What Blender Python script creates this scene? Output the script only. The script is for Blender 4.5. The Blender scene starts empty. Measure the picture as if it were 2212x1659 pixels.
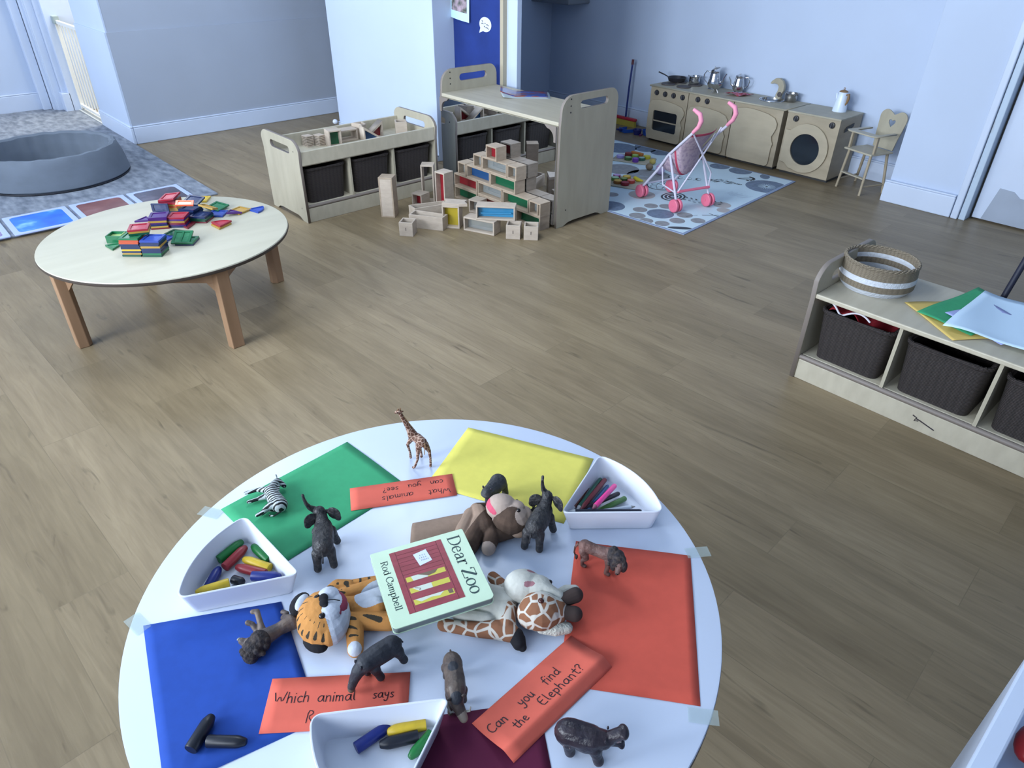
import bpy, bmesh, math, random
from mathutils import Vector, Matrix, Euler
random.seed(7)
PI = math.pi
S = bpy.context.scene
COL = S.collection

# ------------------------------------------------------------ camera, world, lights, exposure
cam_d = bpy.data.cameras.new('camera')
cam = bpy.data.objects.new('camera', cam_d); COL.objects.link(cam); S.camera = cam
cam_d.sensor_fit = 'HORIZONTAL'; cam_d.sensor_width = 36.0; cam_d.lens = 24.289
cam_d.clip_start = 0.02; cam_d.clip_end = 60
_p, _r, _a = math.radians(33.4287), math.radians(0.6633), math.radians(47.5)
_f = Vector((0, math.cos(_p), -math.sin(_p))); _u = Vector((0, math.sin(_p), math.cos(_p))); _x = Vector((1, 0, 0))
_x2 = _x*math.cos(_r) + _u*math.sin(_r); _u2 = -_x*math.sin(_r) + _u*math.cos(_r)
_m = Matrix((_x2, _u2, -_f)).transposed()
cam.matrix_world = Matrix.Translation((0, 0, 1.5)) @ Matrix.Rotation(_a, 4, 'Z') @ _m.to_4x4()

S.view_settings.view_transform = 'Standard'
S.view_settings.look = 'None'
S.view_settings.exposure = 0.0
S.view_settings.gamma = 1.0
S.view_settings.use_curve_mapping = False
wd = bpy.data.worlds.new('world'); S.world = wd; wd.use_nodes = True
wd.node_tree.nodes['Background'].inputs[0].default_value = (0.72, 0.85, 1.0, 1)
wd.node_tree.nodes['Background'].inputs[1].default_value = 1.2
def area(name, loc, rot, sx, sy, power, col, spread=180):
    l = bpy.data.lights.new(name, 'AREA'); l.shape = 'RECTANGLE'; l.size = sx; l.size_y = sy
    l.energy = power; l.color = col
    l.spread = math.radians(spread)
    o = bpy.data.objects.new(name, l); o.location = loc; o.rotation_euler = rot; COL.objects.link(o); return o
DAY = (0.80, 0.89, 1.0)
for wx, pw in ((-7.2, 40), (-4.8, 62), (-2.4, 160), (0.0, 52)):  # last window lamp is added to even the light on the near table
    area('window_and_fill_light', (wx, -2.36, 1.75), (math.radians(88), 0, 0), 1.9, 1.5, pw, DAY, 125)
area('ceiling_fill_light', (-2.6, 1.6, 2.62), (0, 0, 0), 1.2, 0.6, 34, (0.84, 0.92, 1.0))  # unseen panel lamps, added as overhead fill
area('ceiling_fill_light', (-5.4, 1.4, 2.62), (0, 0, 0), 1.2, 0.6, 26, (0.84, 0.92, 1.0))
area('hall_daylight', (-7.55, 2.2, 2.6), (0, 0, 0), 1.0, 0.6, 75, (1.0, 0.95, 0.84))

# ------------------------------------------------------------ materials
MATS = {}
def mat(name, col, rough=0.6, metal=0.0, alpha=1.0, spec=0.4, var=0.0, scale=(8, 8, 8), col2=None, bump=0.0, emis=None, coat=0.0, detail=4.0, ramp=(0.35, 0.65), coord='Object'):
    if name in MATS: return MATS[name]
    m = bpy.data.materials.new(name); m.use_nodes = True; nt = m.node_tree; b = nt.nodes['Principled BSDF']
    b.inputs['Base Color'].default_value = (*col, 1); b.inputs['Roughness'].default_value = rough
    b.inputs['Metallic'].default_value = metal; b.inputs['Alpha'].default_value = alpha
    b.inputs['Specular IOR Level'].default_value = spec
    if coat: b.inputs['Coat Weight'].default_value = coat; b.inputs['Coat Roughness'].default_value = 0.15
    if col2 is None and var: col2 = tuple(c*(1-var) for c in col)
    if col2 is not None or bump:
        tc = nt.nodes.new('ShaderNodeTexCoord'); mp = nt.nodes.new('ShaderNodeMapping'); nz = nt.nodes.new('ShaderNodeTexNoise')
        mp.inputs['Scale'].default_value = scale; nz.inputs['Scale'].default_value = 1.0; nz.inputs['Detail'].default_value = detail
        nt.links.new(tc.outputs[coord], mp.inputs[0]); nt.links.new(mp.outputs[0], nz.inputs['Vector'])
        if col2 is not None:
            r = nt.nodes.new('ShaderNodeValToRGB'); r.color_ramp.elements[0].position = ramp[0]; r.color_ramp.elements[1].position = ramp[1]
            r.color_ramp.elements[0].color = (*col2, 1); r.color_ramp.elements[1].color = (*col, 1)
            nt.links.new(nz.outputs['Fac'], r.inputs[0]); nt.links.new(r.outputs[0], b.inputs['Base Color'])
        if bump:
            bp = nt.nodes.new('ShaderNodeBump'); bp.inputs['Strength'].default_value = bump; bp.inputs['Distance'].default_value = 0.01
            nt.links.new(nz.outputs['Fac'], bp.inputs['Height']); nt.links.new(bp.outputs[0], b.inputs['Normal'])
    if emis:
        b.inputs['Emission Color'].default_value = (*emis[:3], 1); b.inputs['Emission Strength'].default_value = emis[3]
    MATS[name] = m; return m
def N(nt, t, **kw):
    n = nt.nodes.new(t)
    for k, v in kw.items():
        if k.startswith('_'): setattr(n, k[1:], v)
        else: n.inputs[k.replace('__', ' ')].default_value = v
    return n

def floor_material():
    m = bpy.data.materials.new('vinyl_planks'); m.use_nodes = True; nt = m.node_tree; L = nt.links; b = nt.nodes['Principled BSDF']
    g = N(nt, 'ShaderNodeNewGeometry'); mp = N(nt, 'ShaderNodeMapping'); mp.inputs['Rotation'].default_value = (0, 0, math.radians(-3))
    L.new(g.outputs['Position'], mp.inputs[0])
    br = N(nt, 'ShaderNodeTexBrick'); br.offset = 0.37; br.offset_frequency = 2
    br.inputs['Scale'].default_value = 1.0; br.inputs['Mortar Size'].default_value = 0.0012; br.inputs['Mortar Smooth'].default_value = 0.2
    br.inputs['Brick Width'].default_value = 1.22; br.inputs['Row Height'].default_value = 0.19; br.inputs['Bias'].default_value = 0.0
    br.inputs['Color1'].default_value = (0, 0, 0, 1); br.inputs['Color2'].default_value = (1, 1, 1, 1); br.inputs['Mortar'].default_value = (0.5, 0.5, 0.5, 1)
    L.new(mp.outputs[0], br.inputs['Vector'])
    rp = N(nt, 'ShaderNodeValToRGB'); e = rp.color_ramp.elements
    e[0].color = (0.205, 0.158, 0.094, 1); e[1].color = (0.262, 0.204, 0.126, 1)
    L.new(br.outputs['Color'], rp.inputs[0])
    # grain, shifted per plank
    off = N(nt, 'ShaderNodeVectorMath', _operation='MULTIPLY'); off.inputs[1].default_value = (7, 13, 0)
    L.new(br.outputs['Color'], off.inputs[0])
    ad = N(nt, 'ShaderNodeVectorMath', _operation='ADD'); L.new(mp.outputs[0], ad.inputs[0]); L.new(off.outputs[0], ad.inputs[1])
    def grain(sx, sy, det, lo, hi, c0, c1, fac, inp, dist=0.0):
        k = N(nt, 'ShaderNodeMapping'); k.inputs['Scale'].default_value = (sx, sy, 1); L.new(ad.outputs[0], k.inputs[0])
        nz = N(nt, 'ShaderNodeTexNoise'); nz.inputs['Scale'].default_value = 1; nz.inputs['Detail'].default_value = det; nz.inputs['Distortion'].default_value = dist
        L.new(k.outputs[0], nz.inputs['Vector'])
        r = N(nt, 'ShaderNodeValToRGB'); r.color_ramp.elements[0].position = lo; r.color_ramp.elements[1].position = hi
        r.color_ramp.elements[0].color = (c0, c0*0.97, c0*0.94, 1); r.color_ramp.elements[1].color = (c1, c1, c1, 1)
        L.new(nz.outputs['Fac'], r.inputs[0])
        mx = N(nt, 'ShaderNodeMix', _data_type='RGBA', _blend_type='MULTIPLY'); mx.inputs[0].default_value = fac
        L.new(inp, mx.inputs[6]); L.new(r.outputs[0], mx.inputs[7]); return mx.outputs[2], nz
    o, _ = grain(1.3, 8, 5, 0.28, 0.72, 0.78, 1.14, 0.9, rp.outputs[0], 1.0)
    o, n2 = grain(5, 60, 7, 0.32, 0.66, 0.80, 1.08, 0.6, o, 1.2)
    o, _ = grain(4, 26, 3, 0.24, 0.36, 0.45, 1.0, 0.7, o, 1.2)
    mm = N(nt, 'ShaderNodeMix', _data_type='RGBA', _blend_type='MIX'); mm.inputs[7].default_value = (0.13, 0.10, 0.06, 1)
    sc = N(nt, 'ShaderNodeMath', _operation='MULTIPLY'); sc.inputs[1].default_value = 0.45; L.new(br.outputs['Fac'], sc.inputs[0])
    L.new(sc.outputs[0], mm.inputs[0]); L.new(o, mm.inputs[6]); L.new(mm.outputs[2], b.inputs['Base Color'])
    b.inputs['Roughness'].default_value = 0.42; b.inputs['Specular IOR Level'].default_value = 0.35
    bp = N(nt, 'ShaderNodeBump'); bp.inputs['Strength'].default_value = 0.12; bp.inputs['Distance'].default_value = 0.004
    L.new(n2.outputs['Fac'], bp.inputs['Height']); L.new(bp.outputs[0], b.inputs['Normal'])
    return m

def pattern_material(name, base, ink, kind, scale, rough=0.7, thr=0.5, dist=2.0, dirx='X', soft=0.03):
    """stripes ('wave') or giraffe cells ('cells') in object space"""
    m = bpy.data.materials.new(name); m.use_nodes = True; nt = m.node_tree; L = nt.links; b = nt.nodes['Principled BSDF']
    tc = N(nt, 'ShaderNodeTexCoord')
    r = N(nt, 'ShaderNodeValToRGB'); r.color_ramp.elements[0].position = thr; r.color_ramp.elements[1].position = thr+soft
    if kind == 'wave':
        w = N(nt, 'ShaderNodeTexWave', _wave_type='BANDS', _bands_direction=dirx); w.inputs['Scale'].default_value = scale; w.inputs['Distortion'].default_value = dist
        w.inputs['Detail'].default_value = 1.5; w.inputs['Detail Scale'].default_value = 1.2
        L.new(tc.outputs['Object'], w.inputs['Vector']); L.new(w.outputs['Fac'], r.inputs[0])
        r.color_ramp.elements[0].color = (*ink, 1); r.color_ramp.elements[1].color = (*base, 1)
    else:
        v = N(nt, 'ShaderNodeTexVoronoi', _feature='DISTANCE_TO_EDGE'); v.inputs['Scale'].default_value = scale; v.inputs['Randomness'].default_value = 0.8
        L.new(tc.outputs['Object'], v.inputs['Vector']); L.new(v.outputs['Distance'], r.inputs[0])
        r.color_ramp.elements[0].color = (*base, 1); r.color_ramp.elements[1].color = (*ink, 1)
    L.new(r.outputs[0], b.inputs['Base Color']); b.inputs['Roughness'].default_value = rough; b.inputs['Specular IOR Level'].default_value = 0.2
    MATS[name] = m; return m

def basket_material(name, c0, c1, sx=90, sz=110):
    m = bpy.data.materials.new(name); m.use_nodes = True; nt = m.node_tree; L = nt.links; b = nt.nodes['Principled BSDF']
    tc = N(nt, 'ShaderNodeTexCoord'); mp = N(nt, 'ShaderNodeMapping'); mp.inputs['Scale'].default_value = (1, 1, 1.0); L.new(tc.outputs['Object'], mp.inputs[0])
    w = N(nt, 'ShaderNodeTexWave', _wave_type='BANDS', _bands_direction='Z'); w.inputs['Scale'].default_value = sz*0.55; w.inputs['Distortion'].default_value = 1.5; w.inputs['Detail Scale'].default_value = 6
    w2 = N(nt, 'ShaderNodeTexWave', _wave_type='BANDS', _bands_direction='X'); w2.inputs['Scale'].default_value = sx*0.14; w2.inputs['Distortion'].default_value = 1.0
    L.new(mp.outputs[0], w.inputs['Vector']); L.new(mp.outputs[0], w2.inputs['Vector'])
    mr = N(nt, 'ShaderNodeMapRange'); mr.inputs['To Min'].default_value = 0.45; L.new(w2.outputs['Fac'], mr.inputs[0])
    mu = N(nt, 'ShaderNodeMath', _operation='MULTIPLY'); L.new(w.outputs['Fac'], mu.inputs[0]); L.new(mr.outputs[0], mu.inputs[1])
    r = N(nt, 'ShaderNodeValToRGB'); r.color_ramp.elements[0].color = (*c0, 1); r.color_ramp.elements[1].color = (*c1, 1); r.color_ramp.elements[1].position = 0.6
    L.new(mu.outputs[0], r.inputs[0]); L.new(r.outputs[0], b.inputs['Base Color']); b.inputs['Roughness'].default_value = 0.8
    bp = N(nt, 'ShaderNodeBump'); bp.inputs['Strength'].default_value = 0.6; bp.inputs['Distance'].default_value = 0.004; L.new(mu.outputs[0], bp.inputs['Height']); L.new(bp.outputs[0], b.inputs['Normal'])
    MATS[name] = m; return m

WALL = mat('wall_paint', (0.50, 0.585, 0.74), 0.75, var=0.05, scale=(1.5, 1.5, 1.5))
TRIM = mat('trim_gloss_paint', (0.56, 0.64, 0.79), 0.35, var=0.05, scale=(3, 3, 3))
CEIL = mat('ceiling_paint', (0.60, 0.70, 0.82), 0.9)
CREAM = mat('hall_cream_paint', (0.85, 0.80, 0.66), 0.8)
BIRCH = mat('birch_ply', (0.415, 0.38, 0.29), 0.5, scale=(14, 14, 3), col2=(0.365, 0.33, 0.25))
BIRCHX = mat('birch_ply_long_grain', (0.47, 0.43, 0.335), 0.45, scale=(3, 30, 12), col2=(0.42, 0.38, 0.295))
TTOP = mat('maple_laminate', (0.47, 0.445, 0.35), 0.42, scale=(16, 2.5, 4), col2=(0.43, 0.405, 0.315), spec=0.4)
PLYEDGE = mat('varnished_ply_edge', (0.20, 0.17, 0.15), 0.5)
DARKEDGE = mat('dark_table_edge', (0.055, 0.042, 0.035), 0.5)
BEECHLEG = mat('beech_leg', (0.34, 0.205, 0.12), 0.5, scale=(14, 14, 2), col2=(0.27, 0.16, 0.09))
KWOOD = mat('play_kitchen_ply', (0.40, 0.335, 0.24), 0.5, scale=(6, 6, 18), col2=(0.345, 0.29, 0.205))
KDOOR = mat('play_kitchen_door_ply', (0.46, 0.395, 0.285), 0.45, scale=(6, 6, 18), col2=(0.405, 0.345, 0.25))
BLOCK = mat('block_beech', (0.37, 0.29, 0.215), 0.6, scale=(20, 20, 50), col2=(0.31, 0.24, 0.175))
BLOCKW = mat('block_beech_pale', (0.47, 0.395, 0.32), 0.6, scale=(20, 20, 50), col2=(0.41, 0.34, 0.275))
WHITEPL = mat('white_plastic', (0.62, 0.655, 0.74), 0.32)
TABLEW = mat('white_laminate', (0.56, 0.63, 0.77), 0.3, var=0.03, scale=(4, 4, 4))
BLACKP = mat('black_plastic', (0.02, 0.02, 0.025), 0.4)
HOB = mat('hob_grey', (0.085, 0.075, 0.075), 0.6)
STEEL = mat('polished_steel', (0.62, 0.63, 0.65), 0.16, metal=1.0)
DSTEEL = mat('tarnished_steel', (0.38, 0.37, 0.36), 0.28, metal=1.0)
MIRROR = mat('acrylic_mirror', (0.62, 0.66, 0.72), 0.015, metal=1.0)
SCREW = mat('screw_hole', (0.03, 0.03, 0.03), 0.5)
DARKGLASS = mat('smoked_glass', (0.012, 0.016, 0.022), 0.12, spec=0.6)
WICKER = basket_material('dark_wicker', (0.004, 0.003, 0.003), (0.045, 0.034, 0.032))
INK = mat('black_marker_ink', (0.012, 0.006, 0.012), 0.6)
PINK = mat('pink_plastic', (0.72, 0.16, 0.25), 0.35)
HOTPINK = mat('pink_foam', (0.80, 0.30, 0.42), 0.7)
REDPL = mat('red_plastic', (0.45, 0.03, 0.05), 0.4)

# ------------------------------------------------------------ mesh builder
class MB:
    def __init__(s): s.v = []; s.f = []; s.mi = []
    def add(s, vs, fs, mi=0, M=None):
        k = len(s.v)
        if M is not None: vs = [M @ Vector(v) for v in vs]
        s.v += [tuple(v) for v in vs]; s.f += [tuple(i+k for i in f) for f in fs]; s.mi += [mi]*len(fs); return s
    def box(s, x0, x1, y0, y1, z0, z1, mi=0, M=None):
        vs = [(x, y, z) for z in (z0, z1) for y in (y0, y1) for x in (x0, x1)]
        return s.add(vs, [(0, 2, 3, 1), (4, 5, 7, 6), (0, 1, 5, 4), (2, 6, 7, 3), (0, 4, 6, 2), (1, 3, 7, 5)], mi, M)
    def prism(s, pts, z0, z1, mi=0, M=None, mside=None):
        n = len(pts); vs = [(x, y, z0) for x, y in pts] + [(x, y, z1) for x, y in pts]
        s.add(vs, [tuple(range(n-1, -1, -1)), tuple(range(n, 2*n))], mi, M)
        k = len(s.v)-2*n
        s.f += [(k+i, k+(i+1) % n, k+n+(i+1) % n, k+n+i) for i in range(n)]; s.mi += [mi if mside is None else mside]*n; return s
    def lathe(s, prof, seg=24, c=(0, 0, 0), mi=0, M=None, sx=1, sy=1, caps=True):
        vs = []; n = len(prof)
        for r, z in prof:
            for k in range(seg):
                a = 2*PI*k/seg; vs.append((c[0]+r*sx*math.cos(a), c[1]+r*sy*math.sin(a), c[2]+z))
        fs = [(i*seg+k, i*seg+(k+1) % seg, (i+1)*seg+(k+1) % seg, (i+1)*seg+k) for i in range(n-1) for k in range(seg)]
        if caps: fs += [tuple(range(seg-1, -1, -1)), tuple((n-1)*seg+k for k in range(seg))]
        return s.add(vs, fs, mi, M)
    def tube(s, pts, r, seg=10, mi=0, M=None, flat=1.0):
        pts = [Vector(p) for p in pts]; rs = r if isinstance(r, (list, tuple)) else [r]*len(pts)
        vs = []; up = Vector((0, 0, 1))
        for i, p in enumerate(pts):
            t = (pts[min(i+1, len(pts)-1)]-pts[max(i-1, 0)]).normalized()
            if abs(t.dot(up)) > 0.97: up = Vector((1, 0, 0)) if abs(t.x) < 0.9 else Vector((0, 1, 0))
            a = t.cross(up).normalized(); b_ = a.cross(t).normalized(); up = b_
            for k in range(seg):
                w = 2*PI*k/seg; vs.append(p+a*rs[i]*math.cos(w)+b_*rs[i]*flat*math.sin(w))
        n = len(pts)
        fs = [(i*seg+k, i*seg+(k+1) % seg, (i+1)*seg+(k+1) % seg, (i+1)*seg+k) for i in range(n-1) for k in range(seg)]
        fs += [tuple(range(seg-1, -1, -1)), tuple((n-1)*seg+k for k in range(seg))]
        return s.add(vs, fs, mi, M)
    def ball(s, c, r, seg=16, rings=10, mi=0, M=None):
        rx, ry, rz = r if isinstance(r, (list, tuple)) else (r, r, r)
        vs = [(c[0], c[1], c[2]-rz)]
        for i in range(1, rings):
            p = -PI/2+PI*i/rings
            for k in range(seg):
                a = 2*PI*k/seg; vs.append((c[0]+rx*math.cos(p)*math.cos(a), c[1]+ry*math.cos(p)*math.sin(a), c[2]+rz*math.sin(p)))
        vs.append((c[0], c[1], c[2]+rz)); t = len(vs)-1
        fs = [(0, 1+(k+1) % seg, 1+k) for k in range(seg)]
        for i in range(rings-2):
            for k in range(seg):
                a = 1+i*seg+k; b_ = 1+i*seg+(k+1) % seg; fs.append((a, b_, b_+seg, a+seg))
        fs += [(t, 1+(rings-2)*seg+k, 1+(rings-2)*seg+(k+1) % seg) for k in range(seg)]
        return s.add(vs, fs, mi, M)
    def capsule(s, p0, r0, p1, r1, seg=14, mi=0, sq=None):
        """tapered capsule; sq squashes along world z"""
        p0 = Vector(p0); p1 = Vector(p1); d = p1-p0; L = d.length
        if L < 1e-7: return s.ball(p0, r0, seg, 8, mi)
        q = d.normalized().to_track_quat('Z', 'Y').to_matrix().to_4x4(); M = Matrix.Translation(p0) @ q
        prof = [(r0*math.cos(a), r0*math.sin(a)) for a in [-PI/2*k/5 for k in (4.7, 4, 3, 2, 1)]] + [(r0, 0), (r1, L)] + [(r1*math.cos(a), L+r1*math.sin(a)) for a in [PI/2*k/5 for k in (1, 2, 3, 4, 4.7)]]
        return s.lathe(prof, seg, mi=mi, M=M)
    def mesh(s, name, mats, smooth=False):
        me = bpy.data.meshes.new(name); me.from_pydata(s.v, [], s.f)
        for m in (mats if isinstance(mats, (list, tuple)) else [mats]): me.materials.append(m)
        me.polygons.foreach_set('material_index', s.mi)
        if smooth:
            me.polygons.foreach_set('use_smooth', [True]*len(s.f))
        me.update(); bm = bmesh.new(); bm.from_mesh(me); bmesh.ops.recalc_face_normals(bm, faces=bm.faces); bm.to_mesh(me); bm.free()
        if smooth: me.set_sharp_from_angle(angle=math.radians(40))
        return me
    def obj(s, name, mats, parent=None, loc=None, rotz=None, smooth=False, bev=0.0, bseg=2):
        o = bpy.data.objects.new(name, s.mesh(name, mats, smooth)); COL.objects.link(o)
        if parent is not None: o.parent = parent
        if loc is not None: o.location = loc
        if rotz is not None: o.rotation_euler = (0, 0, rotz)
        if bev:
            m = o.modifiers.new('bevel', 'BEVEL'); m.width = bev; m.segments = bseg; m.limit_method = 'ANGLE'; m.angle_limit = math.radians(35)
        return o
def tag(o, label, cat, group=None):
    o['label'] = label; o['category'] = cat
    if group: o['group'] = group
    return o
def thing(name, label, cat, loc=(0, 0, 0), rot=(0, 0, 0), group=None):
    o = bpy.data.objects.new(name, None); COL.objects.link(o); o.location = loc
    o.rotation_euler = rot if isinstance(rot, (tuple, list)) else (0, 0, rot); o.empty_display_size = 0.05
    return tag(o, label, cat, group)
def struct(o): o['kind'] = 'structure'; return o
def copy_tree(o, parent=None):
    c = o.copy(); COL.objects.link(c)
    if parent is not None: c.parent = parent
    for ch in list(o.children): copy_tree(ch, c)
    return c
def arc(cx, cy, r, a0, a1, n=8, ry=None):
    ry = r if ry is None else ry
    return [(cx+r*math.cos(math.radians(a0+(a1-a0)*k/n)), cy+ry*math.sin(math.radians(a0+(a1-a0)*k/n))) for k in range(n+1)]
def rrect(x0, y0, x1, y1, r, n=6):
    return arc(x1-r, y0+r, r, -90, 0, n)+arc(x1-r, y1-r, r, 0, 90, n)+arc(x0+r, y1-r, r, 90, 180, n)+arc(x0+r, y0+r, r, 180, 270, n)
def plate(name, outlines, th, M, mats, parent=None, bev=0.0015):
    """flat board with holes: 2D outlines, centred thickness th along local z of M"""
    cu = bpy.data.curves.new(name, 'CURVE'); cu.dimensions = '2D'; cu.fill_mode = 'BOTH'
    cu.extrude = max(th/2-bev, 0.0001); cu.bevel_depth = bev; cu.bevel_resolution = 1; cu.offset = -bev
    for pts in outlines:
        sp = cu.splines.new('POLY'); sp.points.add(len(pts)-1)
        for i, p in enumerate(pts): sp.points[i].co = (p[0], p[1], 0, 1)
        sp.use_cyclic_u = True
    t = bpy.data.objects.new('tmp', cu); COL.objects.link(t)
    dg = bpy.context.evaluated_depsgraph_get(); me = bpy.data.meshes.new_from_object(t.evaluated_get(dg))
    bpy.data.objects.remove(t); bpy.data.curves.remove(cu)
    me.transform(M); me.materials.clear()
    ml = mats if isinstance(mats, (list, tuple)) else [mats]
    for m in ml: me.materials.append(m)
    nrm = (M.to_3x3() @ Vector((0, 0, 1))).normalized()
    for p in me.polygons:
        p.material_index = 0 if (len(ml) == 1 or abs(p.normal.dot(nrm)) > 0.5) else 1
    me.name = name
    o = bpy.data.objects.new(name, me); COL.objects.link(o)
    if parent is not None: o.parent = parent
    return o
def frame(o, ux, uy):
    ux = Vector(ux); uy = Vector(uy); uz = ux.cross(uy)
    return Matrix(((ux.x, uy.x, uz.x, o[0]), (ux.y, uy.y, uz.y, o[1]), (ux.z, uy.z, uz.z, o[2]), (0, 0, 0, 1)))
YZ = lambda x: frame((x, 0, 0), (0, 1, 0), (0, 0, 1))      # outline (y,z) on plane x
XZ = lambda y: frame((0, y, 0), (1, 0, 0), (0, 0, 1))      # outline (x,z) on plane y

# ------------------------------------------------------------ the room
def slab(name, x0, x1, y0, y1, z0, z1, m, bev=0):
    return struct(MB().box(x0, x1, y0, y1, z0, z1).obj(name, m, bev=bev))
struct(MB().box(-9.6, 2.2, -2.3, 6.4, -0.06, 0).obj('floor', floor_material()))
H = 2.7
slab('ceiling', -9.6, 2.2, -2.3, 6.4, H, H+0.1, CEIL)
slab('wall_kitchen', -5.28, -1.69, 5.30, 5.5, 0, H, WALL)
slab('wall_alcove_left', -5.48, -5.28, 4.2, 5.5, 0, H, WALL)
slab('wall_chimney', -1.69, -1.26, 4.915, 5.5, 0, H, WALL, 0.004)
slab('wall_over_door_right', -1.26, 2.2, 5.02, 5.5, 0, H, WALL)
slab('wall_right', 2.1, 2.2, -2.3, 5.1, 0, H, WALL)
SHADEWALL = mat('wall_paint_with_shade', (0.36, 0.405, 0.49), 0.75, var=0.05, scale=(1.5, 1.5, 1.5))  # shade on this side wall is put into a greyer wall colour
slab('wall_shaded_side', -6.6, -6.33, 1.63, 6.4, 0, H, SHADEWALL)
slab('wall_far', -6.6, -5.2, 6.2, 6.4, 0, H, WALL)
slab('wall_beside_gate', -7.14, -6.328, 1.618, 1.6295, 0, H, WALL)
slab('wall_gate_jamb', -7.14, -6.61, 1.6295, 1.85, 0, H, WALL)
slab('wall_pillar', -5.80, -4.335, 3.19, 3.55, 0, H, WALL, 0.004)
slab('wall_board_pier', -4.335, -3.70, 3.40, 3.44, 0, H, WALL, 0.003)
slab('wall_left', -9.6, -8.19, -2.3, 1.37, 0, H, WALL)
slab('wall_left_of_gate', -9.6, -8.02, 1.45, 1.85, 0, H, TRIM)
# window wall behind the camera side
WX = (-7.2, -4.8, -2.4, 0.0)  # last opening is added to go with the extra fill lamp
slab('wall_window_low', -9.6, 2.2, -2.3, -2.15, 0, 1.0, WALL)
slab('wall_window_high', -9.6, 2.2, -2.3, -2.15, 2.5, H, WALL)
edges = [-9.6]+[e for x in WX for e in (x-0.95, x+0.95)]+[2.2]
for i in range(0, 10, 2):
    slab('wall_window_pier', edges[i], edges[i+1], -2.3, -2.15, 1.0, 2.5, WALL)
for i, x in enumerate(WX):
    w = MB()
    for a, b_ in ((x-0.95, x-0.89), (x-0.03, x+0.03), (x+0.89, x+0.95)): w.box(a, b_, -2.26, -2.2, 1.0, 2.5)
    w.box(x-0.95, x+0.95, -2.26, -2.2, 1.0, 1.06); w.box(x-0.95, x+0.95, -2.26, -2.2, 2.44, 2.5)
    struct(w.obj('window_%d' % (i+1), TRIM))
# unseen ceiling panels, added as housings for the overhead fill
for x, y in ((-2.6, 1.6), (-5.4, 1.4)):
    o = MB().box(-0.62, 0.62, -0.32, 0.32, 0, 0.05).obj('unseen_ceiling_light', mat('lamp_housing', (0.7, 0.75, 0.8), 0.5), loc=(x, y, 2.645))
    tag(o, 'flat white unseen ceiling light panel above the %s' % ('near round table' if x > -4 else 'grey rug side of the room'), 'ceiling light', 'ceiling lights')
# hall beyond the gate
slab('wall_hall_back', -9.6, -6.6, 2.9, 3.0, 0, H, CREAM)
slab('wall_hall_left', -8.9, -8.8, 1.85, 2.9, 0, H, CREAM)
# skirting boards
def skirt(name, x0, x1, y0, y1, h=0.14):
    o = MB().box(x0, x1, y0, y1, 0, h-0.012).box(x0 if x1-x0 > y1-y0 else x0, x1, y0, y1, h-0.012, h).obj(name, TRIM, bev=0.006)
    return struct(o)
skirt('baseboard_kitchen', -5.28, -1.69, 5.278, 5.30)
skirt('baseboard_chimney', -1.71, -1.27, 4.885, 4.915)
skirt('baseboard_shaded_side', -6.33, -6.305, 1.6205, 6.2)
skirt('baseboard_beside_gate', -7.14, -6.3045, 1.595, 1.620)
skirt('baseboard_pillar', -5.80, -4.335, 3.175, 3.19, 0.05)
skirt('baseboard_left', -8.19, -8.165, -2.1, 1.36, 0.163)
# dado: lower wall stands proud
slab('trim_1', -6.335, -6.318, 1.6205, 6.2, 0.13, 0.815, SHADEWALL)
slab('trim_2', -7.14, -6.3175, 1.606, 1.620, 0.13, 0.815, WALL)
# left door casing and gate posts
slab('trim_3', -8.20, -8.115, 1.355, 1.427, 0, H, TRIM, 0.004)
slab('trim_4', -8.115, -8.05, 1.43, 1.47, 0, H, TRIM, 0.004)
slab('trim_5', -8.055, -8.01, 1.46, 1.52, 0, H, TRIM, 0.004)
slab('trim_6', -8.03, -7.955, 1.52, 1.58, 0, H, TRIM, 0.004)
slab('trim_7', -8.015, -7.90, 1.50, 1.575, 0, 0.17, TRIM, 0.006)
slab('trim_8', -7.96, -7.90, 1.56, 1.85, 0, H, TRIM, 0.004)
slab('trim_9', -7.90, -7.1, 1.602, 1.66, 0.0, 0.016, mat('threshold_strip', (0.50, 0.52, 0.52), 0.5))
# right door: casing and slab
slab('trim_10', -1.265, -1.225, 4.885, 5.03, 0, 2.1, TRIM, 0.006)
slab('trim_11', -1.222, -1.185, 4.90, 5.03, 0, 2.1, mat('worn_gloss_paint', (0.44, 0.54, 0.66), 0.4, scale=(20, 20, 5), col2=(0.34, 0.38, 0.42), ramp=(0.25, 0.4)), 0.004)
d1 = slab('door_1', -1.172, -0.30, 4.975, 5.015, 0.012, 2.06, TRIM, 0.003)
kp = MB().prism([(-0.9, 0.0), (-0.15, 0.0), (-0.15, 0.19), (-0.62, 0.19), (-0.66, 0.165), (-0.74, 0.165), (-0.78, 0.195), (-0.86, 0.20)], 0, 0.002, M=XZ(4.9745)).obj('kick_plate', mat('scuffed_plate', (0.33, 0.38, 0.47), 0.5, var=0.1, scale=(5, 5, 5)), d1)
kp.location = (-0.22, 0, 0.015)
slab('door_gap_shade', -1.185, -1.172, 4.99, 5.02, 0, 2.1, SCREW)  # dark strip standing in for the shaded gap at the door edge
# rug
RUG = mat('grey_carpet', (0.27, 0.30, 0.35), 0.95, scale=(9, 22, 9), col2=(0.135, 0.155, 0.195), ramp=(0.34, 0.68), detail=12, spec=0.1)
tag(MB().box(-8.16, -4.66, -1.2, 1.60, 0.0, 0.012).obj('rug', RUG, bev=0.004), 'large mottled grey-blue rug by the safety gate', 'rug')

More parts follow.
